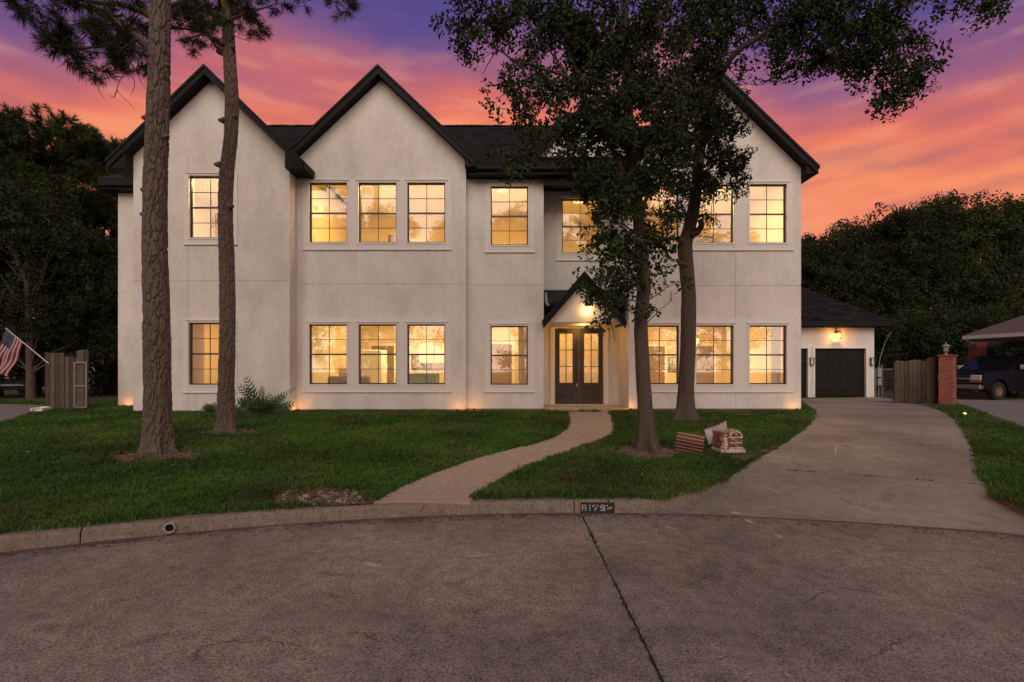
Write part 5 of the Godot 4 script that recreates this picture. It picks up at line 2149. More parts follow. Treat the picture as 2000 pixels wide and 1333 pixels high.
# a leafy spray: a twig with small spoon-shaped leaves
func sprig(rng: RandomNumberGenerator, leaves: int, length: float, leaf: float, width: float, spread: float) -> ArrayMesh:
	var g := Geo.new()
	g.tinted = true
	for i in leaves:
		var t := (i + rng.randf()) / leaves
		var p := Vector3(rng.randf_range(-1, 1) * spread * 0.3, t * length, rng.randf_range(-1, 1) * spread * 0.3)
		var az := rng.randf() * TAU
		var out := (Vector3(cos(az), rng.randf_range(-0.2, 0.9), sin(az))).normalized()
		var side := out.cross(Vector3(rng.randf_range(-1, 1), rng.randf_range(0.2, 1.0), rng.randf_range(-1, 1))).normalized()
		var nn := side.cross(out).normalized()
		var l := leaf * rng.randf_range(0.5, 1.35)
		var w := width * rng.randf_range(0.7, 1.2)
		p += out * rng.randf() * spread * 0.5
		g.tint = Color(1, 1, 1) * rng.randf_range(0.7, 1.25)
		var a := p
		var b := p + out * l * 0.55 + side * w * 0.5 + nn * l * 0.06
		var c := p + out * l - nn * l * 0.08
		var d := p + out * l * 0.55 - side * w * 0.5 + nn * l * 0.06
		var e := p + out * l * 0.5 - nn * l * 0.02
		var b2 := p + out * l * 0.85 + side * w * 0.38
		var d2 := p + out * l * 0.85 - side * w * 0.38
		g.tri(a, b, e)
		g.tri(a, e, d)
		g.quad(e, b, b2, c)
		g.quad(e, c, d2, d)
	return g.mesh()


# a brush of long needles round a shoot
func tuft(rng: RandomNumberGenerator, count: int, length: float, width: float) -> ArrayMesh:
	var g := Geo.new()
	g.tinted = true
	for i in count:
		var t := rng.randf()
		var p := Vector3(0, t * length * 0.7, 0)
		var az := rng.randf() * TAU
		var out := Vector3(cos(az), lerpf(0.1, 1.6, t) + rng.randf_range(-0.2, 0.3), sin(az)).normalized()
		var side := out.cross(Vector3(rng.randf_range(-1, 1), 0.3, rng.randf_range(-1, 1))).normalized() * width
		var l := length * rng.randf_range(0.7, 1.1)
		var bend := Vector3(0, -0.12 * l, 0)
		g.tint = Color(1, 1, 1) * rng.randf_range(0.7, 1.3)
		g.quad(p - side, p + side, p + out * l * 0.6 + side * 0.8 + bend * 0.3, p + out * l * 0.6 - side * 0.8 + bend * 0.3)
		g.tri(p + out * l * 0.6 - side * 0.8 + bend * 0.3, p + out * l * 0.6 + side * 0.8 + bend * 0.3, p + out * l + bend)
	return g.mesh()


func random_in(rng: RandomNumberGenerator, shell := 0.0) -> Vector3:
	while true:
		var p := Vector3(rng.randf_range(-1, 1), rng.randf_range(-1, 1), rng.randf_range(-1, 1))
		var l := p.length()
		if l < 1.0 and l > shell: return p
	return Vector3.ZERO


func aim(dir: Vector3, rng: RandomNumberGenerator, s: float) -> Basis:
	var y := dir.normalized()
	var x := y.cross(Vector3(rng.randf_range(-1, 1), rng.randf_range(-1, 1), rng.randf_range(-1, 1))).normalized()
	return Basis(x * s, y * s, x.cross(y) * s)


# leaves for blobs: [centre, radii, count]; twigs are drawn from the nearest limb point
func leafy(called: String, tree: Node3D, blobs: Array, meshes: Array, mat: Material, limbs: Array, twigs: Geo, rng: RandomNumberGenerator, tone: Color, size: float, droop: float, twig_share := 0.25, holes := 0.0, fill := 1.0) -> void:
	var where := []
	var tints := []
	for k in meshes.size():
		where.append([])
		tints.append([])
	var gap := noise(1.6, 2, FastNoiseLite.TYPE_SIMPLEX, 40 + blobs.size())
	var base := tree.position
	for b in blobs:
		var c: Vector3 = b[0]
		var near := c
		var best := 1e9
		for l in limbs:
			for p in l:
				if p.distance_squared_to(c) < best:
					best = p.distance_squared_to(c)
					near = p
		var spine := []
		if limbs.size():
			var mid: Vector3 = near.lerp(c, 0.5) + Vector3(rng.randf_range(-0.1, 0.1), 0.12, rng.randf_range(-0.1, 0.1)) * near.distance_to(c)
			spine = bough(twigs, [near, mid, c, c + (c - near).normalized() * 0.3 * b[1].x], 0.010 + 0.006 * near.distance_to(c), 0.004, 3, 0.015, rng)
		for i in int(b[2] * fill):
			var o := random_in(rng)
			var p: Vector3 = c + o * b[1]
			if holes > 0.0 and gap.get_noise_3dv(p) < -0.45 + holes * 0.5: continue
			var dir: Vector3 = (p - near).normalized() * 0.6 + o * 0.7 + Vector3(0, droop, 0) + random_in(rng) * 0.5
			var v := rng.randi() % meshes.size()
			where[v].append(Transform3D(aim(dir, rng, size * rng.randf_range(0.75, 1.25)), p - base))
			tints[v].append(tone * rng.randf_range(0.65, 1.35) + Color(0.012, 0.006, 0.0) * rng.randf())
			if spine.size() and rng.randf() < twig_share:
				var q: Vector3 = spine[rng.randi() % spine.size()]
				twigs.tube([q, q.lerp(p, 0.5) + random_in(rng) * 0.06, p + dir.normalized() * 0.1], [0.006, 0.0045, 0.003], 4, false)
	for k in meshes.size():
		if where[k].size():
			scatter(called, meshes[k], mat, where[k], tints[k], tree).set_meta("kind", "stuff")


func build_pines() -> void:
	var rng := RandomNumberGenerator.new()
	rng.seed = 101
	var tufts := [tuft(rng, 110, 0.22, 0.0034), tuft(rng, 100, 0.19, 0.0034), tuft(rng, 90, 0.24, 0.0034)]
	# --- stout pine
	var foot := Vector3(-5.926, 0.254, -8.564)
	var t := thing("pine_tree", "stout straight pine trunk with furrowed bark on the left lawn", "tree", foot)
	var pts := [foot + Vector3(0, -0.05, 0)] + [Vector3(-5.965, 0.486, -8.62), Vector3(-5.974, 1.348, -8.62), Vector3(-5.991, 2.728, -8.62), Vector3(-6.017, 4.021, -8.62), Vector3(-6, 5.055, -8.62), Vector3(-5.956, 6.348, -8.62), Vector3(-5.931, 7.382, -8.62), Vector3(-5.913, 8.417, -8.62), Vector3(-5.879, 10.485, -8.62)]
	var g := trunk(pts, [0.213, 0.207, 0.197, 0.185, 0.174, 0.165, 0.158, 0.146, 0.134, 0.095], 0.016, 180, 0.030, 0.085, 3.6, 7, 0.13)
	obj("trunk", g, M.pine_bark, t)
	# stubs of shed branches
	g = Geo.new()
	for e in [[330,130,1,0.07], [284,232,-1,0.09], [282,372,-1,0.10], [281,420,-1,0.06], [329,268,1,0.04]]:
		var p := Vector3((e[0] - 1000) * 0.00862, EYE + (725 - e[1]) * 0.00862, -8.6)
		bough(g, [p - Vector3(e[2] * 0.06, 0, 0), p + Vector3(e[2] * 0.005, 0.0, 0.02), p + Vector3(e[2] * 0.035, 0.004, 0.03)], 0.07, 0.018, 3)
	obj("branch_stub", g, M.pine_bark, t)
	var limbs := Geo.new()
	var lines := []
	lines.append(bough(limbs, [Vector3(-6.02, 6.982, -8.6), Vector3(-6.278, 7.24, -8.6), Vector3(-6.579, 7.472, -8.6), Vector3(-6.966, 7.713, -8.6), Vector3(-7.31, 7.816, -8.6), Vector3(-7.826, 7.937, -8.6)], 0.075, 0.02))
	lines.append(bough(limbs, [Vector3(-5.95, 6.877, -8.5), Vector3(-6.205, 6.963, -8.5), Vector3(-6.503, 7.09, -8.5), Vector3(-6.843, 7.047, -8.5), Vector3(-7.225, 7.005, -8.5), Vector3(-7.607, 7.005, -8.5)], 0.05, 0.012))
	lines.append(bough(limbs, [Vector3(-6.038, 7.61, -8.7), Vector3(-6.351, 7.783, -8.7), Vector3(-6.699, 7.888, -8.7), Vector3(-7.134, 7.923, -8.7), Vector3(-7.656, 8.027, -8.7), Vector3(-8.178, 8.044, -8.7)], 0.06, 0.02))
	lines.append(bough(limbs, [Vector3(-6.132, 7.11, -8.4), Vector3(-6.384, 6.942, -8.4), Vector3(-6.594, 6.732, -8.4), Vector3(-6.804, 6.564, -8.4)], 0.03, 0.008))
	lines.append(bough(limbs, [Vector3(-6.192, 7.995, -9), Vector3(-5.85, 8.13, -9), Vector3(-5.4, 8.355, -9)], 0.05, 0.02))
	# dead drooping twigs
	for e in [[Vector3(-6.042, 6.973, -8.45), Vector3(-6.295, 6.762, -8.45), Vector3(-6.439, 6.509, -8.45), Vector3(-6.523, 6.297, -8.45), Vector3(-6.38, 6.128, -8.45), Vector3(-6.236, 5.968, -8.45)], [Vector3(-6.439, 6.509, -8.45), Vector3(-6.633, 6.509, -8.45), Vector3(-6.794, 6.424, -8.45), Vector3(-6.819, 6.272, -8.45), Vector3(-6.735, 6.154, -8.45)], [Vector3(-6.46, 6.623, -8.5), Vector3(-6.307, 6.537, -8.5), Vector3(-6.273, 6.385, -8.5), Vector3(-6.324, 6.24, -8.5)], [Vector3(-6.485, 6.27, -8.4), Vector3(-6.535, 6.144, -8.4), Vector3(-6.619, 6.178, -8.4)], [Vector3(-6.295, 6.762, -8.45), Vector3(-6.126, 6.424, -8.45), Vector3(-6.042, 6.34, -8.45)], [Vector3(-6.72, 6.967, -8.4), Vector3(-7.014, 7.236, -8.4), Vector3(-7.308, 7.32, -8.4), Vector3(-7.518, 7.219, -8.4)], [Vector3(-7.182, 7.396, -8.45), Vector3(-7.436, 7.438, -8.45), Vector3(-7.622, 7.227, -8.45)]]:
		bough(limbs, e, 0.010, 0.003, 4, 0.008, rng)
	var blobs: Array = [[Vector3(-7.65, 7.065, -8.5), Vector3(0.221, 0.187, 0.3), 9], [Vector3(-7.412, 6.963, -8.5), Vector3(0.221, 0.187, 0.35), 11], [Vector3(-7.207, 7.128, -8.6), Vector3(0.258, 0.224, 0.4), 14], [Vector3(-6.88, 7.266, -8.6), Vector3(0.275, 0.241, 0.4), 14], [Vector3(-6.57, 7.163, -8.6), Vector3(0.258, 0.224, 0.4), 12], [Vector3(-6.347, 6.956, -8.6), Vector3(0.172, 0.172, 0.3), 8], [Vector3(-6.97, 6.691, -8.5), Vector3(0.221, 0.119, 0.3), 8], [Vector3(-6.647, 6.793, -8.5), Vector3(0.221, 0.136, 0.3), 8], [Vector3(-8.084, 7.833, -8.6), Vector3(0.344, 0.138, 0.4), 9], [Vector3(-7.654, 7.696, -8.6), Vector3(0.31, 0.155, 0.4), 10], [Vector3(-7.308, 7.749, -8.7), Vector3(0.296, 0.174, 0.4), 10], [Vector3(-6.917, 7.766, -8.7), Vector3(0.296, 0.191, 0.4), 10], [Vector3(-6.556, 7.713, -8.8), Vector3(0.299, 0.229, 0.4), 14], [Vector3(-8.428, 7.937, -8.6), Vector3(0.31, 0.12, 0.4), 6], [Vector3(-6.321, 6.75, -8.6), Vector3(0.155, 0.12, 0.2), 4], [Vector3(-6.072, 8.136, -9.2), Vector3(0.313, 0.239, 0.4), 12], [Vector3(-7.568, 8.294, -8.8), Vector3(1.232, 0.264, 0.8), 30]]
	leafy("needles", t, blobs, tufts, M.needle, lines, limbs, rng, Color(0.022, 0.036, 0.011), 1.0, 0.25, 0.5, 0.0, 1.05)
	obj("branches", limbs, M.oak_bark, t)

	# --- slimmer crooked pine
	foot = Vector3(-6.047, 0.343, -10.798)
	t = thing("pine_tree", "slimmer crooked pine with knobbly trunk close to the house wall", "tree", foot)
	pts = [foot + Vector3(0, -0.05, 0)] + [Vector3(-6.093, 0.56, -10.9), Vector3(-6.082, 1.486, -10.9), Vector3(-6.06, 3.013, -10.9), Vector3(-6.093, 4.429, -10.9), Vector3(-6.104, 5.302, -10.9), Vector3(-6.071, 5.956, -10.9), Vector3(-5.984, 6.719, -10.9), Vector3(-5.973, 7.591, -10.9), Vector3(-6.028, 8.463, -10.9), Vector3(-6.06, 9.335, -10.9), Vector3(-6.082, 10.207, -10.9), Vector3(-6.104, 12.386, -10.9)]
	g = trunk(pts, [0.170, 0.160, 0.152, 0.148, 0.141, 0.137, 0.133, 0.129, 0.126, 0.119, 0.111, 0.104, 0.074], 0.02, 140, 0.026, 0.078, 3.6, 23, 0.11)
	obj("trunk", g, M.pine_bark, t)
	g = Geo.new()
	for e in [[434,238,-1,0.09], [463,230,1,0.06], [426,324,-1,0.14], [430,105,-1,0.08], [458,95,1,0.07], [456,405,1,0.06]]:
		var p := Vector3((e[0] - 1000) * 0.0109, EYE + (725 - e[1]) * 0.0109, -10.85)
		bough(g, [p - Vector3(e[2] * 0.06, 0, 0), p + Vector3(e[2] * 0.005, 0.0, 0.02), p + Vector3(e[2] * 0.045, 0.008, 0.03)], 0.08, 0.022, 3)
	obj("branch_stub", g, M.pine_bark, t)
	limbs = Geo.new()
	lines = []
	lines.append(bough(limbs, [Vector3(-6.07, 8.53, -10.8), Vector3(-6.318, 8.681, -10.8), Vector3(-6.588, 8.81, -10.8), Vector3(-6.912, 8.875, -10.8), Vector3(-7.236, 8.875, -10.8)], 0.05, 0.016))
	lines.append(bough(limbs, [Vector3(-6.42, 8.701, -10.7), Vector3(-6.741, 8.616, -10.7), Vector3(-7.041, 8.551, -10.7)], 0.02, 0.01))
	lines.append(bough(limbs, [Vector3(-6.06, 9.062, -10.9), Vector3(-6.268, 9.226, -10.9), Vector3(-6.595, 9.356, -10.9), Vector3(-6.976, 9.4, -10.9)], 0.05, 0.015))
	lines.append(bough(limbs, [Vector3(-5.983, 9.048, -10.8), Vector3(-5.724, 9.156, -10.8), Vector3(-5.4, 9.264, -10.8), Vector3(-4.968, 9.394, -10.8)], 0.045, 0.012))
	lines.append(bough(limbs, [Vector3(-6.005, 9.48, -10.8), Vector3(-5.4, 9.653, -10.8), Vector3(-4.536, 9.718, -10.8), Vector3(-3.888, 9.588, -10.8), Vector3(-3.618, 9.394, -10.8), Vector3(-3.434, 9.221, -10.8)], 0.05, 0.008))
	lines.append(bough(limbs, [Vector3(-3.888, 9.588, -10.8), Vector3(-4.32, 9.458, -10.8), Vector3(-4.536, 9.394, -10.8)], 0.012, 0.005))
	for e in [[Vector3(-5.799, 8.659, -10.7), Vector3(-5.585, 8.573, -10.7), Vector3(-5.35, 8.53, -10.7)], [Vector3(-5.585, 8.573, -10.7), Vector3(-5.457, 8.637, -10.7)], [Vector3(-6.42, 8.659, -10.7), Vector3(-6.58, 8.498, -10.7), Vector3(-6.634, 8.391, -10.7)]]:
		bough(limbs, e, 0.010, 0.003, 4, 0.006, rng)
	blobs = [[Vector3(-6.998, 9.048, -10.8), Vector3(0.259, 0.216, 0.3), 8], [Vector3(-6.696, 8.886, -10.8), Vector3(0.281, 0.238, 0.3), 11], [Vector3(-6.366, 8.659, -10.7), Vector3(0.257, 0.193, 0.3), 10], [Vector3(-6.548, 8.53, -10.7), Vector3(0.214, 0.128, 0.3), 6], [Vector3(-6.486, 9.226, -10.9), Vector3(0.305, 0.24, 0.3), 10], [Vector3(-6.867, 9.422, -10.9), Vector3(0.327, 0.196, 0.3), 9], [Vector3(-6.27, 9.46, -11), Vector3(0.264, 0.242, 0.3), 8], [Vector3(-5.724, 9.07, -10.8), Vector3(0.259, 0.238, 0.3), 10], [Vector3(-5.454, 8.94, -10.8), Vector3(0.216, 0.151, 0.3), 7], [Vector3(-5.508, 9.264, -10.8), Vector3(0.259, 0.194, 0.3), 8], [Vector3(-4.968, 9.437, -10.8), Vector3(0.281, 0.13, 0.3), 7], [Vector3(-3.672, 9.394, -10.8), Vector3(0.194, 0.13, 0.2), 6], [Vector3(-3.478, 9.286, -10.8), Vector3(0.13, 0.108, 0.2), 4], [Vector3(-4.428, 9.48, -10.8), Vector3(0.151, 0.086, 0.2), 3], [Vector3(-5.777, 9.88, -10.9), Vector3(1.308, 0.283, 0.7), 26]]
	leafy("needles", t, blobs, tufts, M.needle, lines, limbs, rng, Color(0.022, 0.036, 0.011), 1.0, 0.25, 0.5, 0.0, 1.05)
	obj("branches", limbs, M.oak_bark, t)


func build_oaks() -> void:
	var rng := RandomNumberGenerator.new()
	rng.seed = 202
	var sprays := []
	for i in 4:
		sprays.append(sprig(rng, 26, 0.24, 0.076, 0.042, 0.14))
	var tone := Color(0.024, 0.046, 0.012)
	# --- pale-trunked oak in front
	var foot := Vector3(2.375, 0.213, -8.927)
	var t := thing("oak_tree", "slender oak with greyish trunk on the middle lawn", "tree", foot)
	var pts := [foot + Vector3(0, -0.04, 0)] + [Vector3(2.336, 0.455, -8.85), Vector3(2.292, 1.163, -8.85), Vector3(2.248, 1.96, -8.85), Vector3(2.23, 2.579, -8.85), Vector3(2.283, 3.11, -8.85), Vector3(2.248, 3.641, -8.85), Vector3(2.195, 4.261, -8.85), Vector3(2.124, 4.88, -8.85), Vector3(2.053, 5.588, -8.85), Vector3(2, 6.296, -8.85), Vector3(1.965, 7.093, -8.85), Vector3(1.947, 8.066, -8.85), Vector3(1.903, 9.482, -8.85)]
	var g := trunk(pts, [0.149, 0.135, 0.123, 0.116, 0.113, 0.112, 0.107, 0.102, 0.098, 0.088, 0.079, 0.065, 0.056, 0.037], 0.025, 72, 0.008, 0.03, 2.4, 31, 0.22)
	obj("trunk", g, M.oak_bark, t)
	var limbs := Geo.new()
	var lines := []
	lines.append(bough(limbs, [Vector3(2.165, 4.51, -8.8), Vector3(1.848, 5.214, -8.8), Vector3(1.584, 5.742, -8.8), Vector3(1.32, 6.27, -8.8), Vector3(0.968, 6.71, -8.8), Vector3(0.528, 6.842, -8.8), Vector3(0.088, 6.992, -8.8), Vector3(-0.352, 7.256, -8.8), Vector3(-0.616, 7.546, -8.8)], 0.055, 0.01, 4, 0.012, rng))
	lines.append(bough(limbs, [Vector3(1.584, 5.742, -8.8), Vector3(1.32, 5.962, -8.8), Vector3(0.968, 6.076, -8.8), Vector3(0.528, 6.314, -8.8), Vector3(0.088, 6.446, -8.8)], 0.03, 0.008, 4, 0.01, rng))
	lines.append(bough(limbs, [Vector3(1.653, 5.608, -8.7), Vector3(1.218, 5.869, -8.7), Vector3(0.87, 5.957, -8.7), Vector3(0.522, 5.608, -8.7), Vector3(0.217, 5.26, -8.7), Vector3(-0.043, 4.895, -8.7)], 0.024, 0.006, 4, 0.008, rng))
	lines.append(bough(limbs, [Vector3(2.065, 5.521, -8.9), Vector3(1.78, 6.233, -8.9), Vector3(1.513, 7.034, -8.9), Vector3(1.157, 7.747, -8.9), Vector3(0.89, 8.28, -8.9)], 0.045, 0.014, 4, 0.012, rng))
	lines.append(bough(limbs, [Vector3(1.984, 5.957, -8.7), Vector3(2.175, 6.652, -8.7), Vector3(2.479, 7.348, -8.7), Vector3(2.697, 7.957, -8.7)], 0.04, 0.014, 4, 0.012, rng))
	lines.append(bough(limbs, [Vector3(2.15, 4.187, -8.6), Vector3(2.365, 4.875, -8.6), Vector3(2.58, 5.391, -8.6), Vector3(2.666, 5.907, -8.6)], 0.04, 0.012, 4, 0.012, rng))
	lines.append(bough(limbs, [Vector3(2.202, 3.069, -8.6), Vector3(1.935, 3.198, -8.6), Vector3(1.677, 3.155, -8.6), Vector3(1.419, 3.069, -8.6)], 0.018, 0.006, 4, 0.008, rng))
	lines.append(bough(limbs, [Vector3(2.176, 2.712, -8.5), Vector3(1.997, 2.84, -8.5), Vector3(1.785, 2.712, -8.5), Vector3(1.615, 2.559, -8.5)], 0.012, 0.005, 4, 0.006, rng))
	lines.append(bough(limbs, [Vector3(2.27, 2.838, -8.8), Vector3(2.508, 2.97, -8.8), Vector3(2.684, 3.102, -8.8), Vector3(2.86, 3.19, -8.8)], 0.012, 0.004, 4, 0.006, rng))
	lines.append(bough(limbs, [Vector3(2.253, 2.398, -8.8), Vector3(2.508, 2.662, -8.8), Vector3(2.728, 2.838, -8.8)], 0.012, 0.004, 4, 0.006, rng))
	lines.append(bough(limbs, [Vector3(2.125, 3.817, -8.5), Vector3(1.87, 4.072, -8.5), Vector3(1.615, 4.072, -8.5), Vector3(1.445, 3.988, -8.5)], 0.02, 0.006, 4, 0.008, rng))
	lines.append(bough(limbs, [Vector3(1.32, 6.27, -8.8), Vector3(1.056, 6.974, -8.8), Vector3(0.836, 7.502, -8.8), Vector3(0.528, 7.942, -8.8)], 0.03, 0.01, 4, 0.01, rng))
	lines.append(bough(limbs, [Vector3(0.968, 6.71, -8.8), Vector3(0.66, 7.15, -8.8), Vector3(0.264, 7.678, -8.8), Vector3(0.088, 8.118, -8.8)], 0.02, 0.008, 4, 0.01, rng))
	var blobs: Array = [[Vector3(-1.056, 7.449, -8.8), Vector3(0.158, 0.088, 0.15), 5], [Vector3(-0.836, 7.572, -8.8), Vector3(0.229, 0.264, 0.3), 20], [Vector3(-0.66, 7.898, -8.8), Vector3(0.264, 0.229, 0.3), 22], [Vector3(-0.572, 7.326, -8.8), Vector3(0.282, 0.194, 0.3), 24], [Vector3(-0.352, 7.678, -8.8), Vector3(0.264, 0.264, 0.3), 24], [Vector3(-0.132, 7.282, -8.8), Vector3(0.264, 0.211, 0.3), 26], [Vector3(0, 7.854, -8.8), Vector3(0.352, 0.299, 0.5), 44], [Vector3(0.356, 7.569, -8.9), Vector3(0.374, 0.32, 0.5), 52], [Vector3(0, 6.93, -8.8), Vector3(0.405, 0.229, 0.4), 34], [Vector3(-0.484, 6.798, -8.8), Vector3(0.246, 0.123, 0.25), 16], [Vector3(-0.132, 6.622, -8.8), Vector3(0.211, 0.106, 0.25), 12], [Vector3(0.44, 7.018, -8.8), Vector3(0.264, 0.176, 0.3), 20], [Vector3(0.801, 7.88, -8.9), Vector3(0.463, 0.374, 0.6), 70], [Vector3(0.979, 7.346, -8.9), Vector3(0.356, 0.303, 0.5), 48], [Vector3(0.792, 6.71, -8.8), Vector3(0.264, 0.141, 0.3), 14], [Vector3(-0.217, 6.287, -8.7), Vector3(0.209, 0.104, 0.25), 13], [Vector3(0, 6.174, -8.7), Vector3(0.244, 0.157, 0.25), 20], [Vector3(0.261, 6.348, -8.7), Vector3(0.296, 0.157, 0.3), 24], [Vector3(0.478, 6.087, -8.7), Vector3(0.261, 0.157, 0.3), 18], [Vector3(0.783, 6.304, -8.7), Vector3(0.296, 0.209, 0.4), 26], [Vector3(0.087, 5.939, -8.7), Vector3(0.122, 0.087, 0.2), 5], [Vector3(0.348, 5.826, -8.7), Vector3(0.122, 0.07, 0.2), 5], [Vector3(0.696, 5.782, -8.7), Vector3(0.261, 0.104, 0.3), 14], [Vector3(1.335, 7.658, -8.9), Vector3(0.534, 0.445, 0.7), 110], [Vector3(1.424, 7.034, -8.9), Vector3(0.498, 0.445, 0.7), 100], [Vector3(1.144, 6.446, -8.8), Vector3(0.405, 0.352, 0.6), 66], [Vector3(1.848, 7.502, -8.8), Vector3(0.528, 0.528, 0.7), 130], [Vector3(1.936, 6.71, -8.8), Vector3(0.493, 0.493, 0.7), 120], [Vector3(1.522, 6.087, -8.7), Vector3(0.435, 0.4, 0.6), 90], [Vector3(2.001, 5.913, -8.7), Vector3(0.47, 0.435, 0.7), 120], [Vector3(2.492, 7.569, -8.9), Vector3(0.498, 0.498, 0.7), 110], [Vector3(2.552, 6.71, -8.8), Vector3(0.475, 0.475, 0.7), 110], [Vector3(2.494, 5.821, -8.6), Vector3(0.43, 0.43, 0.6), 100], [Vector3(1.634, 5.391, -8.6), Vector3(0.43, 0.361, 0.6), 86], [Vector3(2.107, 5.219, -8.6), Vector3(0.447, 0.396, 0.6), 100], [Vector3(2.537, 5.133, -8.6), Vector3(0.378, 0.378, 0.6), 84], [Vector3(1.462, 4.918, -8.6), Vector3(0.31, 0.31, 0.4), 46], [Vector3(1.892, 4.66, -8.6), Vector3(0.396, 0.31, 0.5), 70], [Vector3(2.322, 4.574, -8.6), Vector3(0.378, 0.344, 0.5), 66], [Vector3(1.7, 4.242, -8.5), Vector3(0.357, 0.255, 0.4), 46], [Vector3(2.15, 4.101, -8.6), Vector3(0.292, 0.258, 0.4), 40], [Vector3(1.53, 3.902, -8.5), Vector3(0.255, 0.187, 0.35), 22], [Vector3(1.87, 3.732, -8.5), Vector3(0.272, 0.204, 0.4), 26], [Vector3(2.494, 4.101, -8.6), Vector3(0.224, 0.206, 0.3), 18], [Vector3(1.7, 3.393, -8.5), Vector3(0.289, 0.187, 0.4), 24], [Vector3(1.997, 3.308, -8.5), Vector3(0.187, 0.221, 0.3), 18], [Vector3(1.403, 3.18, -8.5), Vector3(0.289, 0.119, 0.3), 16], [Vector3(1.68, 2.91, -8.4), Vector3(0.336, 0.185, 0.35), 34], [Vector3(1.932, 2.616, -8.4), Vector3(0.185, 0.168, 0.3), 20], [Vector3(1.512, 2.7, -8.4), Vector3(0.168, 0.067, 0.2), 5], [Vector3(1.596, 2.49, -8.4), Vector3(0.185, 0.059, 0.2), 6], [Vector3(2.552, 3.366, -8.8), Vector3(0.123, 0.229, 0.2), 9], [Vector3(2.464, 2.75, -8.8), Vector3(0.158, 0.176, 0.25), 10], [Vector3(2.728, 2.97, -8.8), Vector3(0.176, 0.106, 0.2), 7], [Vector3(2.86, 3.172, -8.8), Vector3(0.088, 0.053, 0.15), 3], [Vector3(1.7, 2.202, -8.5), Vector3(0.102, 0.068, 0.15), 2], [Vector3(2.479, 3.781, -8.7), Vector3(0.157, 0.122, 0.25), 8]]
	blobs.append_array([[Vector3(0.652, 5.678, -8.7), Vector3(0.209, 0.122, 0.25), 14], [Vector3(0.43, 5.434, -8.6), Vector3(0.224, 0.12, 0.2), 12], [Vector3(0.215, 5.305, -8.6), Vector3(0.206, 0.103, 0.2), 10], [Vector3(0, 4.961, -8.6), Vector3(0.12, 0.086, 0.15), 6], [Vector3(-0.301, 5.322, -8.6), Vector3(0.138, 0.069, 0.15), 4], [Vector3(0.387, 5.047, -8.6), Vector3(0.086, 0.069, 0.15), 3], [Vector3(-0.129, 5.305, -8.6), Vector3(0.12, 0.069, 0.15), 4], [Vector3(0.86, 5.434, -8.6), Vector3(0.224, 0.172, 0.3), 16], [Vector3(1.118, 5.219, -8.6), Vector3(0.189, 0.206, 0.3), 10], [Vector3(1.218, 5.782, -8.7), Vector3(0.296, 0.261, 0.4), 36], [Vector3(1.29, 5.305, -8.6), Vector3(0.138, 0.12, 0.3), 8], [Vector3(1.44, 8.535, -9), Vector3(1.8, 0.36, 1), 140]])
	leafy("leaves", t, blobs, sprays, M.leaf, lines, limbs, rng, tone, 1.0, 0.1, 0.4, 0.74, 1.0)
	obj("branches", limbs, M.oak_bark, t)

	# --- dark-trunked oak by the wall, with the long limb over the right
	foot = Vector3(4.437, 0.39, -13.126)
	t = thing("oak_tree", "dark-trunked oak by the house wall with a long limb reaching right", "tree", foot)
	pts = [foot + Vector3(0, -0.04, 0)] + [Vector3(4.462, 0.66, -13.2), Vector3(4.501, 1.452, -13.2), Vector3(4.541, 2.508, -13.2), Vector3(4.554, 3.564, -13.2), Vector3(4.501, 4.356, -13.2), Vector3(4.462, 4.884, -13.2), Vector3(4.594, 5.412, -13.2), Vector3(4.699, 5.94, -13.2), Vector3(4.778, 6.6, -13.2), Vector3(4.831, 7.524, -13.2), Vector3(4.858, 8.58, -13.2), Vector3(4.884, 9.9, -13.2)]
	g = trunk(pts, [0.216, 0.204, 0.192, 0.184, 0.180, 0.176, 0.176, 0.164, 0.152, 0.136, 0.112, 0.080, 0.048], 0.03, 80, 0.010, 0.035, 2.4, 37, 0.2)
	obj("trunk", g, M.oak_bark, t)
	g = Geo.new()
	bough(g, [Vector3(4.519, 4.886, -13.1), Vector3(4.323, 4.99, -13.1), Vector3(4.14, 5.043, -13.1), Vector3(3.93, 4.964, -13.1)], 0.10, 0.03, 3)
	bough(g, [Vector3(4.567, 5.108, -13.05), Vector3(4.75, 5.213, -13.05), Vector3(4.829, 5.369, -13.05), Vector3(4.802, 5.5, -13.05)], 0.11, 0.06, 3)
	bough(g, [Vector3(4.502, 4.325, -13.05), Vector3(4.254, 4.43, -13.05), Vector3(4.202, 4.508, -13.05)], 0.07, 0.04, 3)
	obj("branch_stub", g, M.oak_bark, t)
	limbs = Geo.new()
	lines = []
	lines.append(bough(limbs, [Vector3(4.699, 5.94, -13.2), Vector3(4.612, 6.627, -12.6), Vector3(4.408, 7.16, -11.6), Vector3(4.266, 7.482, -10.8), Vector3(4.202, 7.617, -10.2), Vector3(4.356, 7.838, -9.9), Vector3(4.656, 7.955, -9.7), Vector3(5.035, 8.139, -9.5), Vector3(5.487, 8.393, -9.3), Vector3(6.188, 8.793, -9.1)], 0.085, 0.035, 4))
	lines.append(bough(limbs, [Vector3(4.704, 7.938, -9.6), Vector3(5.184, 8.082, -9.6), Vector3(5.76, 8.034, -9.6), Vector3(6.336, 7.986, -9.6), Vector3(6.912, 7.842, -9.6), Vector3(7.392, 7.554, -9.6)], 0.03, 0.008, 4, 0.01, rng))
	lines.append(bough(limbs, [Vector3(5.264, 8.277, -9.4), Vector3(5.828, 8.371, -9.4), Vector3(6.58, 8.277, -9.4), Vector3(7.332, 7.901, -9.4), Vector3(7.52, 7.713, -9.4)], 0.03, 0.008, 4, 0.01, rng))
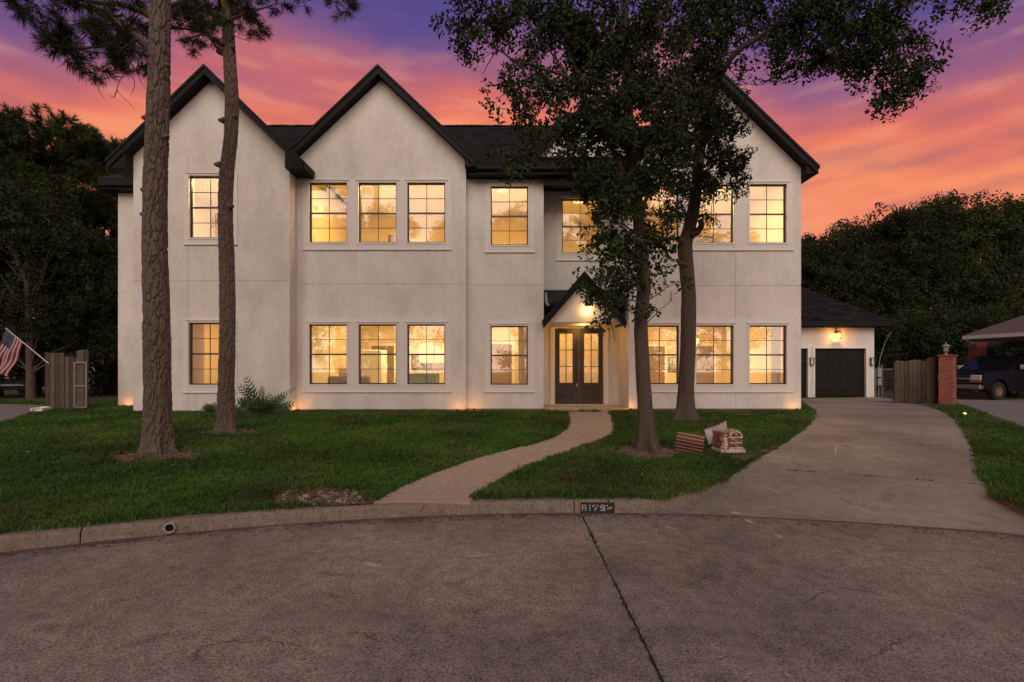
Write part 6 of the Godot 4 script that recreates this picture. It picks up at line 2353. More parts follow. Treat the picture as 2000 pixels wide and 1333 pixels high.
	lines.append(bough(limbs, [Vector3(4.202, 7.617, -10.2), Vector3(4.08, 8.229, -10.2), Vector3(3.978, 8.841, -10.2), Vector3(3.876, 9.351, -10.2)], 0.04, 0.015, 4, 0.01, rng))
	lines.append(bough(limbs, [Vector3(4.344, 6.27, -12), Vector3(4.8, 6.75, -12), Vector3(5.16, 7.11, -12), Vector3(5.4, 7.35, -12)], 0.03, 0.008, 4, 0.01, rng))
	lines.append(bough(limbs, [Vector3(4.536, 5.997, -12.6), Vector3(5.04, 6.123, -12.6), Vector3(5.544, 6.375, -12.6)], 0.03, 0.008, 4, 0.01, rng))
	lines.append(bough(limbs, [Vector3(4.25, 7.55, -10), Vector3(4.5, 7.3, -10), Vector3(4.9, 7.25, -10), Vector3(5.15, 7.35, -10)], 0.010, 0.003, 4, 0.005, rng))
	lines.append(bough(limbs, [Vector3(5.52, 8.504, -9.2), Vector3(6.624, 8.688, -9.2), Vector3(7.728, 8.504, -9.2), Vector3(8.28, 8.228, -9.2), Vector3(8.602, 8.044, -9.2)], 0.03, 0.006, 4, 0.01, rng))
	blobs = [[Vector3(3.4, 8.6, -10), Vector3(0.5, 0.46, 0.6), 90], [Vector3(3.85, 8.3, -10), Vector3(0.4, 0.4, 0.5), 56], [Vector3(3.96, 8.729, -9.9), Vector3(0.455, 0.257, 0.5), 50], [Vector3(3.672, 7.923, -10.2), Vector3(0.469, 0.408, 0.6), 70], [Vector3(3.672, 7.428, -10.8), Vector3(0.497, 0.54, 0.7), 90], [Vector3(4.004, 7.63, -10.4), Vector3(0.27, 0.291, 0.4), 28], [Vector3(4.256, 7.474, -11.2), Vector3(0.381, 0.336, 0.5), 42], [Vector3(4.838, 7.432, -11.8), Vector3(0.401, 0.33, 0.5), 40], [Vector3(5.28, 7.29, -12), Vector3(0.24, 0.168, 0.3), 16], [Vector3(4.14, 7.11, -12), Vector3(0.552, 0.528, 0.7), 96], [Vector3(4.74, 6.99, -12), Vector3(0.528, 0.432, 0.6), 76], [Vector3(5.246, 6.774, -12.2), Vector3(0.317, 0.268, 0.4), 26], [Vector3(4.464, 6.424, -12.4), Vector3(0.57, 0.422, 0.6), 80], [Vector3(5.084, 6.362, -12.4), Vector3(0.446, 0.322, 0.5), 44], [Vector3(5.412, 6.57, -12.3), Vector3(0.221, 0.148, 0.3), 10], [Vector3(4.41, 5.934, -12.6), Vector3(0.454, 0.302, 0.5), 36], [Vector3(5.04, 6.06, -12.6), Vector3(0.328, 0.176, 0.4), 18], [Vector3(5.438, 6.088, -12.5), Vector3(0.175, 0.1, 0.2), 6], [Vector3(4.191, 5.523, -12.7), Vector3(0.33, 0.279, 0.4), 20], [Vector3(3.844, 6.3, -12.4), Vector3(0.496, 0.496, 0.6), 60], [Vector3(3.904, 5.426, -12.8), Vector3(0.307, 0.333, 0.4), 20], [Vector3(4.838, 5.365, -12.9), Vector3(0.181, 0.103, 0.2), 6], [Vector3(4.992, 5.49, -12.8), Vector3(0.128, 0.077, 0.2), 3], [Vector3(4.312, 8.559, -9.8), Vector3(0.353, 0.235, 0.4), 34], [Vector3(4.508, 8.216, -9.8), Vector3(0.255, 0.196, 0.4), 20], [Vector3(4.8, 8.37, -9.6), Vector3(0.384, 0.25, 0.5), 44], [Vector3(4.2, 7.95, -10), Vector3(0.2, 0.14, 0.3), 10], [Vector3(4.702, 7.739, -9.9), Vector3(0.158, 0.119, 0.25), 8], [Vector3(5.088, 8.034, -9.6), Vector3(0.326, 0.25, 0.4), 36], [Vector3(4.896, 7.65, -9.6), Vector3(0.25, 0.173, 0.3), 18], [Vector3(5.225, 7.588, -9.5), Vector3(0.342, 0.228, 0.4), 36], [Vector3(5.32, 8.252, -9.5), Vector3(0.38, 0.285, 0.5), 46], [Vector3(5.7, 8.015, -9.5), Vector3(0.38, 0.323, 0.5), 54], [Vector3(5.734, 8.371, -9.4), Vector3(0.47, 0.244, 0.5), 46], [Vector3(5.605, 7.492, -9.5), Vector3(0.342, 0.19, 0.4), 32], [Vector3(6.08, 7.777, -9.5), Vector3(0.38, 0.285, 0.5), 52], [Vector3(6.204, 8.136, -9.4), Vector3(0.414, 0.282, 0.5), 50], [Vector3(5.938, 7.303, -9.5), Vector3(0.209, 0.133, 0.3), 14], [Vector3(6.223, 7.255, -9.5), Vector3(0.152, 0.152, 0.25), 10], [Vector3(6.486, 7.807, -9.4), Vector3(0.357, 0.282, 0.5), 46], [Vector3(6.486, 7.384, -9.4), Vector3(0.32, 0.207, 0.4), 34], [Vector3(6.789, 7.928, -9.3), Vector3(0.316, 0.205, 0.4), 30], [Vector3(6.882, 7.556, -9.3), Vector3(0.353, 0.26, 0.4), 46], [Vector3(7.161, 7.277, -9.3), Vector3(0.335, 0.223, 0.4), 40], [Vector3(6.768, 7.149, -9.4), Vector3(0.282, 0.169, 0.35), 24], [Vector3(7.022, 6.951, -9.3), Vector3(0.242, 0.186, 0.3), 24], [Vector3(7.314, 7.63, -9.2), Vector3(0.166, 0.11, 0.2), 8], [Vector3(7.498, 7.658, -9.2), Vector3(0.092, 0.046, 0.15), 3], [Vector3(7.36, 7.308, -9.2), Vector3(0.11, 0.074, 0.2), 5], [Vector3(7.36, 6.986, -9.2), Vector3(0.184, 0.092, 0.2), 12], [Vector3(7.59, 6.94, -9.2), Vector3(0.129, 0.074, 0.2), 7], [Vector3(6.863, 6.719, -9.3), Vector3(0.13, 0.112, 0.2), 8], [Vector3(7.049, 6.607, -9.3), Vector3(0.093, 0.112, 0.2), 7], [Vector3(6.715, 6.626, -9.3), Vector3(0.093, 0.074, 0.15), 4], [Vector3(6.696, 8.3, -9.3), Vector3(0.465, 0.186, 0.5), 36], [Vector3(6.045, 8.579, -9.3), Vector3(0.837, 0.186, 0.6), 40], [Vector3(4.55, 7.25, -10), Vector3(0.12, 0.07, 0.1), 4], [Vector3(4.8, 7.24, -10), Vector3(0.14, 0.07, 0.1), 6], [Vector3(5.05, 7.32, -10), Vector3(0.12, 0.06, 0.1), 4], [Vector3(4.5, 7.43, -10), Vector3(0.08, 0.04, 0.1), 2], [Vector3(8.234, 8.246, -9.2), Vector3(0.239, 0.092, 0.25), 14], [Vector3(8.326, 8.062, -9.2), Vector3(0.129, 0.092, 0.2), 8], [Vector3(8.602, 8.21, -9.2), Vector3(0.11, 0.129, 0.2), 8], [Vector3(7.82, 8.302, -9.2), Vector3(0.092, 0.074, 0.2), 4], [Vector3(8.648, 7.989, -9.2), Vector3(0.074, 0.055, 0.15), 3], [Vector3(7.544, 8.596, -9.2), Vector3(1.104, 0.166, 0.6), 40], [Vector3(3.927, 7.26, -10.2), Vector3(0.347, 0.347, 0.4), 44], [Vector3(4.05, 6.942, -10.8), Vector3(0.389, 0.389, 0.4), 50], [Vector3(4.292, 6.58, -11.6), Vector3(0.418, 0.418, 0.4), 50], [Vector3(4.331, 6.225, -12.2), Vector3(0.366, 0.342, 0.4), 30], [Vector3(4.24, 8.328, -10.6), Vector3(0.318, 0.276, 0.3), 30], [Vector3(4.62, 8.527, -10.5), Vector3(0.315, 0.21, 0.3), 20]]
	leafy("leaves", t, blobs, sprays, M.leaf, lines, limbs, rng, tone, 1.0, 0.0, 0.4, 0.66, 1.02)
	obj("branches", limbs, M.oak_bark, t)


# a whole tree standing further off: trunk, limbs and a crown of clumps
func far_tree(called: String, label: String, foot: Vector3, height: float, spread: float, crown_low: float, meshes: Array, mat: Material, tone: Color, size: float, clumps: int, per: int, seed_: int, droop := 0.0, group := "", puff := 0.22) -> void:
	var rng := RandomNumberGenerator.new()
	rng.seed = seed_
	var t := thing(called, label, "tree", foot, 0.0, group)
	var lean := Vector3(rng.randf_range(-0.4, 0.4), 0, rng.randf_range(-0.4, 0.4))
	var line := []
	var radii := []
	for i in 7:
		var f := i / 6.0
		line.append(foot + Vector3(0, -0.1 + height * 0.9 * f, 0) + lean * f * f + Vector3(rng.randf_range(-0.1, 0.1), 0, rng.randf_range(-0.1, 0.1)) * f)
		radii.append(lerpf(0.028 * height * 0.8, 0.05, f))
	var g := Geo.new()
	g.tube(line, radii, 9)
	obj("trunk", g, M.oak_bark, t)
	var limbs := Geo.new()
	var blobs := []
	for i in clumps:
		var f := pow(rng.randf(), 0.8)
		var y := lerpf(crown_low, height * 0.97, f)
		var h := (y - crown_low) / maxf(0.1, height - crown_low)
		var wide := spread * sqrt(maxf(0.04, 1.0 - pow(absf(h * 1.7 - 0.75) / 1.0, 2.2)))
		var az := rng.randf() * TAU
		var rr := wide * sqrt(rng.randf_range(0.15, 1.0))
		var c := foot + lean * h + Vector3(cos(az) * rr, y, sin(az) * rr)
		var br := spread * puff * rng.randf_range(0.7, 1.3)
		blobs.append([c, Vector3(br, br * 0.75, br), per])
		if i % 2 == 0:
			var from: Vector3 = line[clampi(int(6.0 * (y * 0.8) / height), 1, 5)]
			bough(limbs, [from, from.lerp(c, 0.5) + Vector3(0, 0.2, 0), c], 0.05, 0.015, 3, 0.05, rng)
	leafy("leaves", t, blobs, meshes, mat, [], limbs, rng, tone, size, droop, 0.0)
	obj("branches", limbs, M.oak_bark, t)


func build_background_trees() -> void:
	var rng := RandomNumberGenerator.new()
	rng.seed = 303
	var far_sprays := []
	for i in 3:
		far_sprays.append(sprig(rng, 26, 0.55, 0.17, 0.085, 0.34))
	var far_tufts := [tuft(rng, 60, 0.42, 0.013), tuft(rng, 60, 0.38, 0.013)]
	var dark := Color(0.021, 0.038, 0.011)
	# right: a bank of tall trees behind the garage and the neighbouring house
	var names := ["evergreen tree peeping past the upper corner of the white house", "broad tree behind the garage roof, nearest the white house", "bushy tree rising behind the middle of the garage roof", "dense tree standing behind the chain-link fence", "tall rounded tree behind the board fence", "tall dark tree behind the brick pillar lantern", "tallest tree behind the carport roof's left end", "broad dark tree behind the carport column", "dark tree at the right edge behind the carport"]
	var spec := [[1590, 452, 40.0, 0], [1640, 430, 37.0, 1], [1690, 415, 41.0, 2], [1745, 402, 36.0, 0], [1800, 392, 42.0, 1], [1855, 380, 38.0, 2], [1915, 376, 43.0, 0], [1975, 372, 38.0, 1], [2050, 385, 42.0, 2]]
	for i in spec.size():
		var s: Array = spec[i]
		var zz: float = s[2]
		var hgt: float = 1.65 + (725.0 - s[1]) * zz / 1000.0 - 1.3
		far_tree("broadleaf_tree", names[i], Vector3((s[0] - 1000.0) * zz / 1000.0, 0.42, -zz), hgt, 2.9 + 0.25 * (i % 3), 0.8, far_sprays, M.far_leaf, dark * (1.0 + 0.25 * (s[3] - 1)), 1.1, 72, 25, 400 + i, 0.25, "trees behind the garage and carport", 0.30)
	# shrubs that close the bank at the bottom
	var low := ["low dark shrub behind the garage's right corner", "low dark shrub behind the board fence", "low dark shrub seen under the carport roof", "low dark shrub behind the parked blue truck"]
	for i in 4:
		var px: float = [1725.0, 1800.0, 1880.0, 1985.0][i]
		far_tree("shrub", low[i], Vector3((px - 1000.0) * 0.031, 0.42, -31.0), 4.6, 2.3, 0.2, far_sprays, M.far_leaf, dark, 0.9, 34, 18, 440 + i, 0.1, "", 0.32)
	# left: pines with puffed crowns behind a darker broadleaf mass
	var pn := ["puffy-crowned pine behind the left gable eave", "puffy-crowned pine in the middle of the left sky edge", "tall pine cut by the left edge of the view"]
	var ps := [[225, 240, 30.0, 3.1, 6.0], [110, 212, 27.0, 3.6, 6.0], [-10, 195, 25.0, 2.8, 5.0]]
	for i in 3:
		var s: Array = ps[i]
		var zz: float = s[2]
		far_tree("pine_tree", pn[i], Vector3((s[0] - 1000.0) * zz / 1000.0, 0.42, -zz), 1.65 + (725.0 - s[1]) * zz / 1000.0 - 1.2, s[3], s[4], far_tufts, M.needle, Color(0.028, 0.048, 0.013), 1.0, 50, 28, 460 + i, 0.6, "", 0.24)
	var ln := ["dark spreading tree above the hanging flag", "dark dense tree behind the weathered fence boards", "dark tree between the fence and the white house", "leafy dark tree at the far left edge", "thin-crowned tree beside the white house wall"]
	var ls := [[60, 400, 22.0, 3.4, 1.6], [130, 470, 24.5, 3.0, 0.6], [190, 520, 27.0, 2.4, 0.4], [-30, 340, 23.0, 3.2, 1.0], [205, 400, 34.0, 2.2, 4.0]]
	for i in 5:
		var s: Array = ls[i]
		var zz: float = s[2]
		far_tree("broadleaf_tree", ln[i], Vector3((s[0] - 1000.0) * zz / 1000.0, 0.42, -zz), 1.65 + (725.0 - s[1]) * zz / 1000.0 - 0.42, s[3], s[4], far_sprays, M.far_leaf, dark * 0.85, 0.8, 58 if i < 4 else 26, 24, 480 + i, 0.05, "", 0.27)


func build_trees_across_street() -> void:
	# trees across the street, behind the viewer: the upstairs windows mirror them
	var rng := RandomNumberGenerator.new()
	rng.seed = 505
	var sprays := []
	for i in 2:
		sprays.append(sprig(rng, 26, 0.7, 0.24, 0.12, 0.45))
	var names := ["tall street tree behind the viewer, farthest left of the row", "street tree behind the viewer, second from the left", "street tree behind the viewer, third from the left", "street tree behind the viewer, fourth from the left", "street tree behind the viewer, fourth from the right", "street tree behind the viewer, third from the right", "street tree behind the viewer, second from the right", "tall street tree behind the viewer, farthest right of the row"]
	var spec := [[-27.0, 23.0, 17.5, 3.6], [-19.0, 25.0, 18.0, 3.6], [-12.5, 22.0, 18.5, 3.2], [-5.5, 26.0, 19.0, 3.6], [1.0, 23.0, 18.5, 2.8], [7.5, 26.0, 18.0, 3.6], [14.5, 22.0, 18.0, 3.4], [23.0, 24.0, 16.0, 3.6]]
	for i in spec.size():
		var s: Array = spec[i]
		far_tree("street_tree", names[i], Vector3(s[0], 0.42, s[1]), s[2], s[3], 0.6, sprays, M.far_leaf, Color(0.03, 0.04, 0.014), 1.2, 46, 14, 520 + i, 0.1, "trees across the street", 0.26)


# ---------------------------------------------------------------- things on the lawn, then the grass

func frond(g: Geo, from: Vector3, dir: Vector3, length: float, leaflets: int, leaf: float, sag: float) -> void:
	var face := Vector3(0.3 * sin(length * 40.0), 0.75 + 0.4 * sin(length * 70.0), 0.8).normalized()
	var line := []
	for i in 9:
		var t := i / 8.0
		line.append(from + dir * length * t + Vector3(0, -sag * t * t * length, 0))
	g.tube(line, [0.007, 0.006, 0.005, 0.004, 0.003], 5, false)
	for i in range(1, leaflets):
		var t := float(i) / leaflets
		var k := t * 8.0
		var p: Vector3 = line[int(k)].lerp(line[mini(int(k) + 1, 8)], k - int(k))
		var d: Vector3 = (line[mini(int(k) + 1, 8)] - line[int(k)]).normalized()
		if d.length() < 0.1: d = dir
		var side := d.cross(face).normalized()
		var l := leaf * (0.5 + sin(t * PI) * 0.7)
		for s in [-1.0, 1.0]:
			var o: Vector3 = (side * s + d * 0.45 + Vector3(0, 0.12, 0)).normalized()
			var w := d * l * 0.2
			g.quad(p - w * 0.3, p + w * 0.3, p + o * l * 0.5 + w, p + o * l * 0.5 - w)
			g.tri(p + o * l * 0.5 - w, p + o * l * 0.5 + w, p + o * l + d * l * 0.15)


func ground_light(at: Vector3, label: String, towards: Vector3, energy := 0.055) -> void:
	var t := thing("ground_spotlight", label, "spotlight", at, 0.0, "small ground spotlights")
	var g := Geo.new()
	g.lathe([Vector2(0.012, -0.06), Vector2(0.012, 0.03), Vector2(0.0, 0.03)], 8)
	obj("stake", g, M.frame, t, true)
	var b := Basis.looking_at(towards, Vector3.RIGHT) * Basis(Vector3.RIGHT, -PI / 2)
	var tf := Transform3D(b, Vector3(0, 0.05, 0))
	g = Geo.new()
	g.lathe([Vector2(0.0, -0.03), Vector2(0.02, -0.028), Vector2(0.032, 0.0), Vector2(0.036, 0.03)], 12, tf)
	obj("housing", g, M.frame, t, true)
	g = Geo.new()
	g.lathe([Vector2(0.034, 0.024), Vector2(0.02, 0.032), Vector2(0.0, 0.034)], 12, tf)
	obj("lens", g, M.glow_small, t, true)
	omni(t, Vector3(0, 0.05, 0) + towards.normalized() * 0.06, Color(1.0, 0.66, 0.28), energy, 0.02)


func build_lawn_things() -> void:
	var rng := RandomNumberGenerator.new()
	rng.seed = 61
	# small spotlights along the wall
	var up := Vector3(0, 1, -0.35)
	ground_light(Vector3(-12.85, 0.44, -16.95), "small lit ground spotlight at the far left wing corner", up)
	ground_light(Vector3(-6.312, 0.44, -15.1), "small lit ground spotlight in the corner right of the fern", up)
	ground_light(Vector3(-1.616, 0.44, -15.1), "small lit ground spotlight left of the middle wall corner", up)
	ground_light(Vector3(-1.136, 0.44, -15.35), "small lit ground spotlight right of the middle wall corner", up)
	ground_light(Vector3(3.588, 0.44, -15.4), "small lit ground spotlight right of the porch step", up)
	ground_light(Vector3(8.578, 0.44, -15.4), "small lit ground spotlight at the right house corner", up)
	ground_light(Vector3(12.095, 0.42, -13.667) + Vector3(0, 0.02, 0), "small lit ground spotlight on the grass strip right of the driveway", Vector3(-0.2, 1, 0.4))

	# fern by the wall
	var leafm := plain(0.026, 0.052, 0.014, 0.45)
	leafm.backlight_enabled = true
	leafm.backlight = Color(0.3, 0.4, 0.2)
	var foot := Vector3(-7.036, 0.41, -14.3)
	var f := thing("fern", "large dark green fern against the white wall", "fern", foot)
	var tall := [[-0.35, 1.0, 0.1, 1.05], [-0.55, 0.9, 0.2, 0.9], [0.75, 0.62, 0.1, 1.15], [0.9, 0.25, 0.2, 0.95], [0.2, 0.9, 0.2, 0.75], [-0.2, 0.8, 0.4, 0.8]]
	for e in tall:
		var g := Geo.new()
		frond(g, Vector3(rng.randf_range(-0.1, 0.1), 0.1, 0), Vector3(e[0], e[1], e[2]).normalized(), e[3] * 1.18, 10, 0.15, 0.14)
		obj("frond", g, leafm, f, true)
	for i in 44:
		var az := rng.randf() * TAU
		var g := Geo.new()
		frond(g, Vector3(rng.randf_range(-0.25, 0.25), 0.05, rng.randf_range(-0.2, 0.2)), Vector3(cos(az), rng.randf_range(0.3, 1.3), sin(az) * 0.7 + 0.2).normalized(), rng.randf_range(0.45, 1.0), 8, 0.16, rng.randf_range(0.2, 0.6))
		obj("frond", g, leafm, f, true)
	f = thing("fern", "small sparse fern just left of the crooked pine", "fern", Vector3(-8.294, 0.41, -14.3))
	for i in 9:
		var az := rng.randf_range(1.6, 4.6)
		var g := Geo.new()
		frond(g, Vector3(rng.randf_range(-0.05, 0.05), 0.02, 0), Vector3(cos(az), rng.randf_range(0.5, 1.6), sin(az) * 0.4 + 0.1).normalized(), rng.randf_range(0.3, 0.6), 6, 0.13, 0.3)
		obj("frond", g, leafm, f, true)
	# strappy plant at the fence foot
	f = thing("strap_leaf_plant", "low strap-leaved plant at the foot of the weathered fence", "plant", Vector3(-12.967, 0.42, -14.819))
	for i in 46:
		var g := Geo.new()
		var az := rng.randf() * TAU
		var d := Vector3(cos(az), rng.randf_range(0.4, 1.2), sin(az)).normalized()
		var p := Vector3(rng.randf_range(-0.42, 0.42), 0, rng.randf_range(-0.12, 0.12))
		var s := d.cross(Vector3.UP).normalized() * 0.014
		var m := p + d * 0.24
		g.quad(p - s, p + s, m + s, m - s)
		g.tri(m - s, m + s, m + d * 0.2 + Vector3(0, -0.16, 0))
		obj("leaf", g, leafm, f, true)
	# withered seedling
	var brown := plain(0.09, 0.038, 0.02, 0.9)
	f = thing("withered_seedling", "small withered brown seedling on the middle lawn", "plant", Vector3(0.745, 0.154, -6.769))
	var g := Geo.new()
	for i in 6:
		bough(g, [Vector3.ZERO, Vector3(rng.randf_range(-0.06, 0.06), 0.1, rng.randf_range(-0.04, 0.04)), Vector3(rng.randf_range(-0.12, 0.12), rng.randf_range(0.14, 0.24), rng.randf_range(-0.06, 0.06))], 0.004, 0.002, 3)
	obj("stem", g, brown, f, true)
	var lf := sprig(rng, 16, 0.16, 0.06, 0.03, 0.16)
	var lo := MeshInstance3D.new()
	lo.mesh = lf
	lo.material_override = brown
	lo.name = "leaves"
	f.add_child(lo)
	lo.position.y = 0.05

	build_debris(rng)
	build_curb_marks()
	build_litter(rng)


func build_debris(rng: RandomNumberGenerator) -> void:
	# slatted wooden crate lying tilted
	var red := textured(paint(128, Color(0.13, 0.042, 0.026), [[tile(noise(0.08, 3, FastNoiseLite.TYPE_SIMPLEX, 61), 128), 0.45]], []), 2.5, 0.85, null, 0.0, false)
	var edge := textured(paint(128, Color(0.34, 0.19, 0.14), [[tile(noise(0.08, 3, FastNoiseLite.TYPE_SIMPLEX, 62), 128), 0.3]], []), 2.5, 0.85, null, 0.0, false)
	var t := thing("wooden_crate", "tilted reddish slatted wooden crate lying beside the grey-trunked oak", "crate", Vector3(3.105, 0.219, -9) + Vector3(0, 0.03, 0), -0.5)
	t.rotation = Vector3(0.32, -0.42, -0.16)
	t.scale = Vector3(0.95, 0.8, 0.95)
	var w := 0.24
	for i in 4:
		var g := Geo.new()
		g.cbox(Vector3(-w, i * 0.078, 0.12), Vector3(w, i * 0.078 + 0.052, 0.14), 0.004)
		obj("slat", g, red, t, true)
		g = Geo.new()
		g.cbox(Vector3(-w, i * 0.078 + 0.0525, 0.115), Vector3(w, i * 0.078 + 0.066, 0.148), 0.003)
		obj("batten", g, edge, t, true)
		g = Geo.new()
		g.cbox(Vector3(-w, i * 0.078, -0.14), Vector3(w, i * 0.078 + 0.06, -0.12), 0.004)
		obj("slat", g, red, t, true)
		for s in [-1.0, 1.0]:
			g = Geo.new()
			g.cbox(Vector3(s * (w - 0.009) - 0.009, i * 0.078, -0.119), Vector3(s * (w - 0.009) + 0.009, i * 0.078 + 0.06, 0.114), 0.004)
			obj("slat", g, red, t, true)
	for i in 4:
		var g := Geo.new()
		g.cbox(Vector3(-w, 0.312, -0.14 + i * 0.073), Vector3(w, 0.326, -0.14 + i * 0.073 + 0.05), 0.004)
		obj("slat", g, red if i % 2 else edge, t, true)
	var core := Geo.new()
	core.box(Vector3(-w + 0.03, 0.004, -0.11), Vector3(w - 0.03, 0.30, 0.11))
	obj("lining", core, M.soil, t, true)

	# rusty box with peeling white paint
	var rn := tile(noise(0.035, 4, FastNoiseLite.TYPE_SIMPLEX, 63), 256)
	var rust := textured(paint(256, Color(0.20, 0.062, 0.03), [[rn, 0.5]], [[tile(noise(0.022, 4, FastNoiseLite.TYPE_SIMPLEX, 64), 256), 0.66, 0.04, Color(0.55, 0.47, 0.40)]]), 2.2, 0.85, null, 0.0, false)
	var white := textured(paint(256, Color(0.56, 0.49, 0.42), [[rn, 0.1]], [[tile(noise(0.03, 4, FastNoiseLite.TYPE_SIMPLEX, 65), 256), 0.68, 0.04, Color(0.20, 0.065, 0.03)]]), 2.2, 0.8, null, 0.0, false)
	t = thing("rusty_box", "rusty metal box with peeling white paint by the driveway", "metal box", Vector3(3.761, 0.221, -8.932) + Vector3(0, 0.02, 0), 0.12)
	var g := Geo.new()
	g.cbox(Vector3(-0.22, 0.0, -0.17), Vector3(0.225, 0.065, 0.19), 0.008)
	obj("base_tray", g, white, t, true)
	g = Geo.new()
	g.cbox(Vector3(-0.20, 0.066, -0.15), Vector3(-0.05, 0.36, 0.15), 0.01)
	obj("housing", g, rust, t, true)
	g = Geo.new()
	g.cbox(Vector3(-0.155, 0.075, 0.152), Vector3(-0.095, 0.27, 0.166), 0.004)
	obj("white_strip", g, white, t, true)
	for i in 7:
		g = Geo.new()
		var y := 0.072 + i * 0.030
		g.cbox(Vector3(-0.045 + rng.randf_range(-0.01, 0.01), y, -0.14), Vector3(0.20 + rng.randf_range(-0.015, 0.015), y + 0.021, 0.15 + rng.randf_range(-0.012, 0.012)), 0.004)
		obj("fin", g, rust if i % 3 else white, t, true)
	g = Geo.new()
	var ring := []
	for i in 25:
		var a := TAU * i / 24.0
		ring.append(Vector3(0.09 + cos(a) * 0.105, 0.285 + sin(a) * 0.07, 0.12))
	g.tube(ring, [0.012], 8, false)
	obj("hoop", g, white, t, true)
	g = Geo.new()
	g.cbox(Vector3(-0.03, 0.285, -0.12), Vector3(0.18, 0.345, 0.115), 0.02)
	obj("motor", g, rust, t, true)
	for i in 5:
		g = Geo.new()
		g.cbox(Vector3(-0.02 + i * 0.042, 0.346, -0.1), Vector3(0.0 + i * 0.042, 0.372 + 0.02 * (i % 2), 0.1), 0.004)
		obj("tab", g, white, t, true)
	# bent grey sheet leaning behind it
	t = thing("bent_metal_sheet", "bent grey metal sheet leaning behind the rusty box", "metal sheet", Vector3(3.742, 0.237, -9.356) + Vector3(0, 0.03, 0), 0.0)
	g = Geo.new()
	var sheet := [[Vector3(-0.23, 0.30, 0.02), Vector3(-0.18, 0.04, 0.10)], [Vector3(-0.10, 0.34, -0.02), Vector3(-0.06, 0.10, 0.07)], [Vector3(0.04, 0.38, -0.07), Vector3(0.05, 0.14, 0.0)], [Vector3(0.20, 0.46, -0.06), Vector3(0.22, 0.22, -0.03)]]
	for i in 3:
		var a: Vector3 = sheet[i][0]
		var b: Vector3 = sheet[i + 1][0]
		var c: Vector3 = sheet[i + 1][1]
		var d: Vector3 = sheet[i][1]
		g.quad(d, c, b, a)
		var th := Vector3(0, 0, -0.006)
		g.quad(a + th, b + th, c + th, d + th)
		g.quad(a, b, b + th, a + th)
		g.quad(d + th, c + th, c, d)
	g.quad(sheet[0][1], sheet[0][0], sheet[0][0] + Vector3(0, 0, -0.006), sheet[0][1] + Vector3(0, 0, -0.006))
	obj("panel", g, plain(0.33, 0.31, 0.30, 0.5, 0.3), t, true)
	g = Geo.new()
	g.tube([Vector3(-0.24, 0.31, 0.015), Vector3(-0.10, 0.345, -0.02), Vector3(0.04, 0.385, -0.07), Vector3(0.20, 0.465, -0.06)], [0.008], 6)
	obj("rolled_edge", g, rust, t, true)
	g = Geo.new()
	g.tube([Vector3(-0.16, 0.0, 0.05), Vector3(-0.12, 0.12, 0.06)], [0.01], 6)
	g.tube([Vector3(0.12, 0.0, -0.08), Vector3(0.12, 0.24, -0.05)], [0.01], 6)
	obj("bracket", g, rust, t, true)


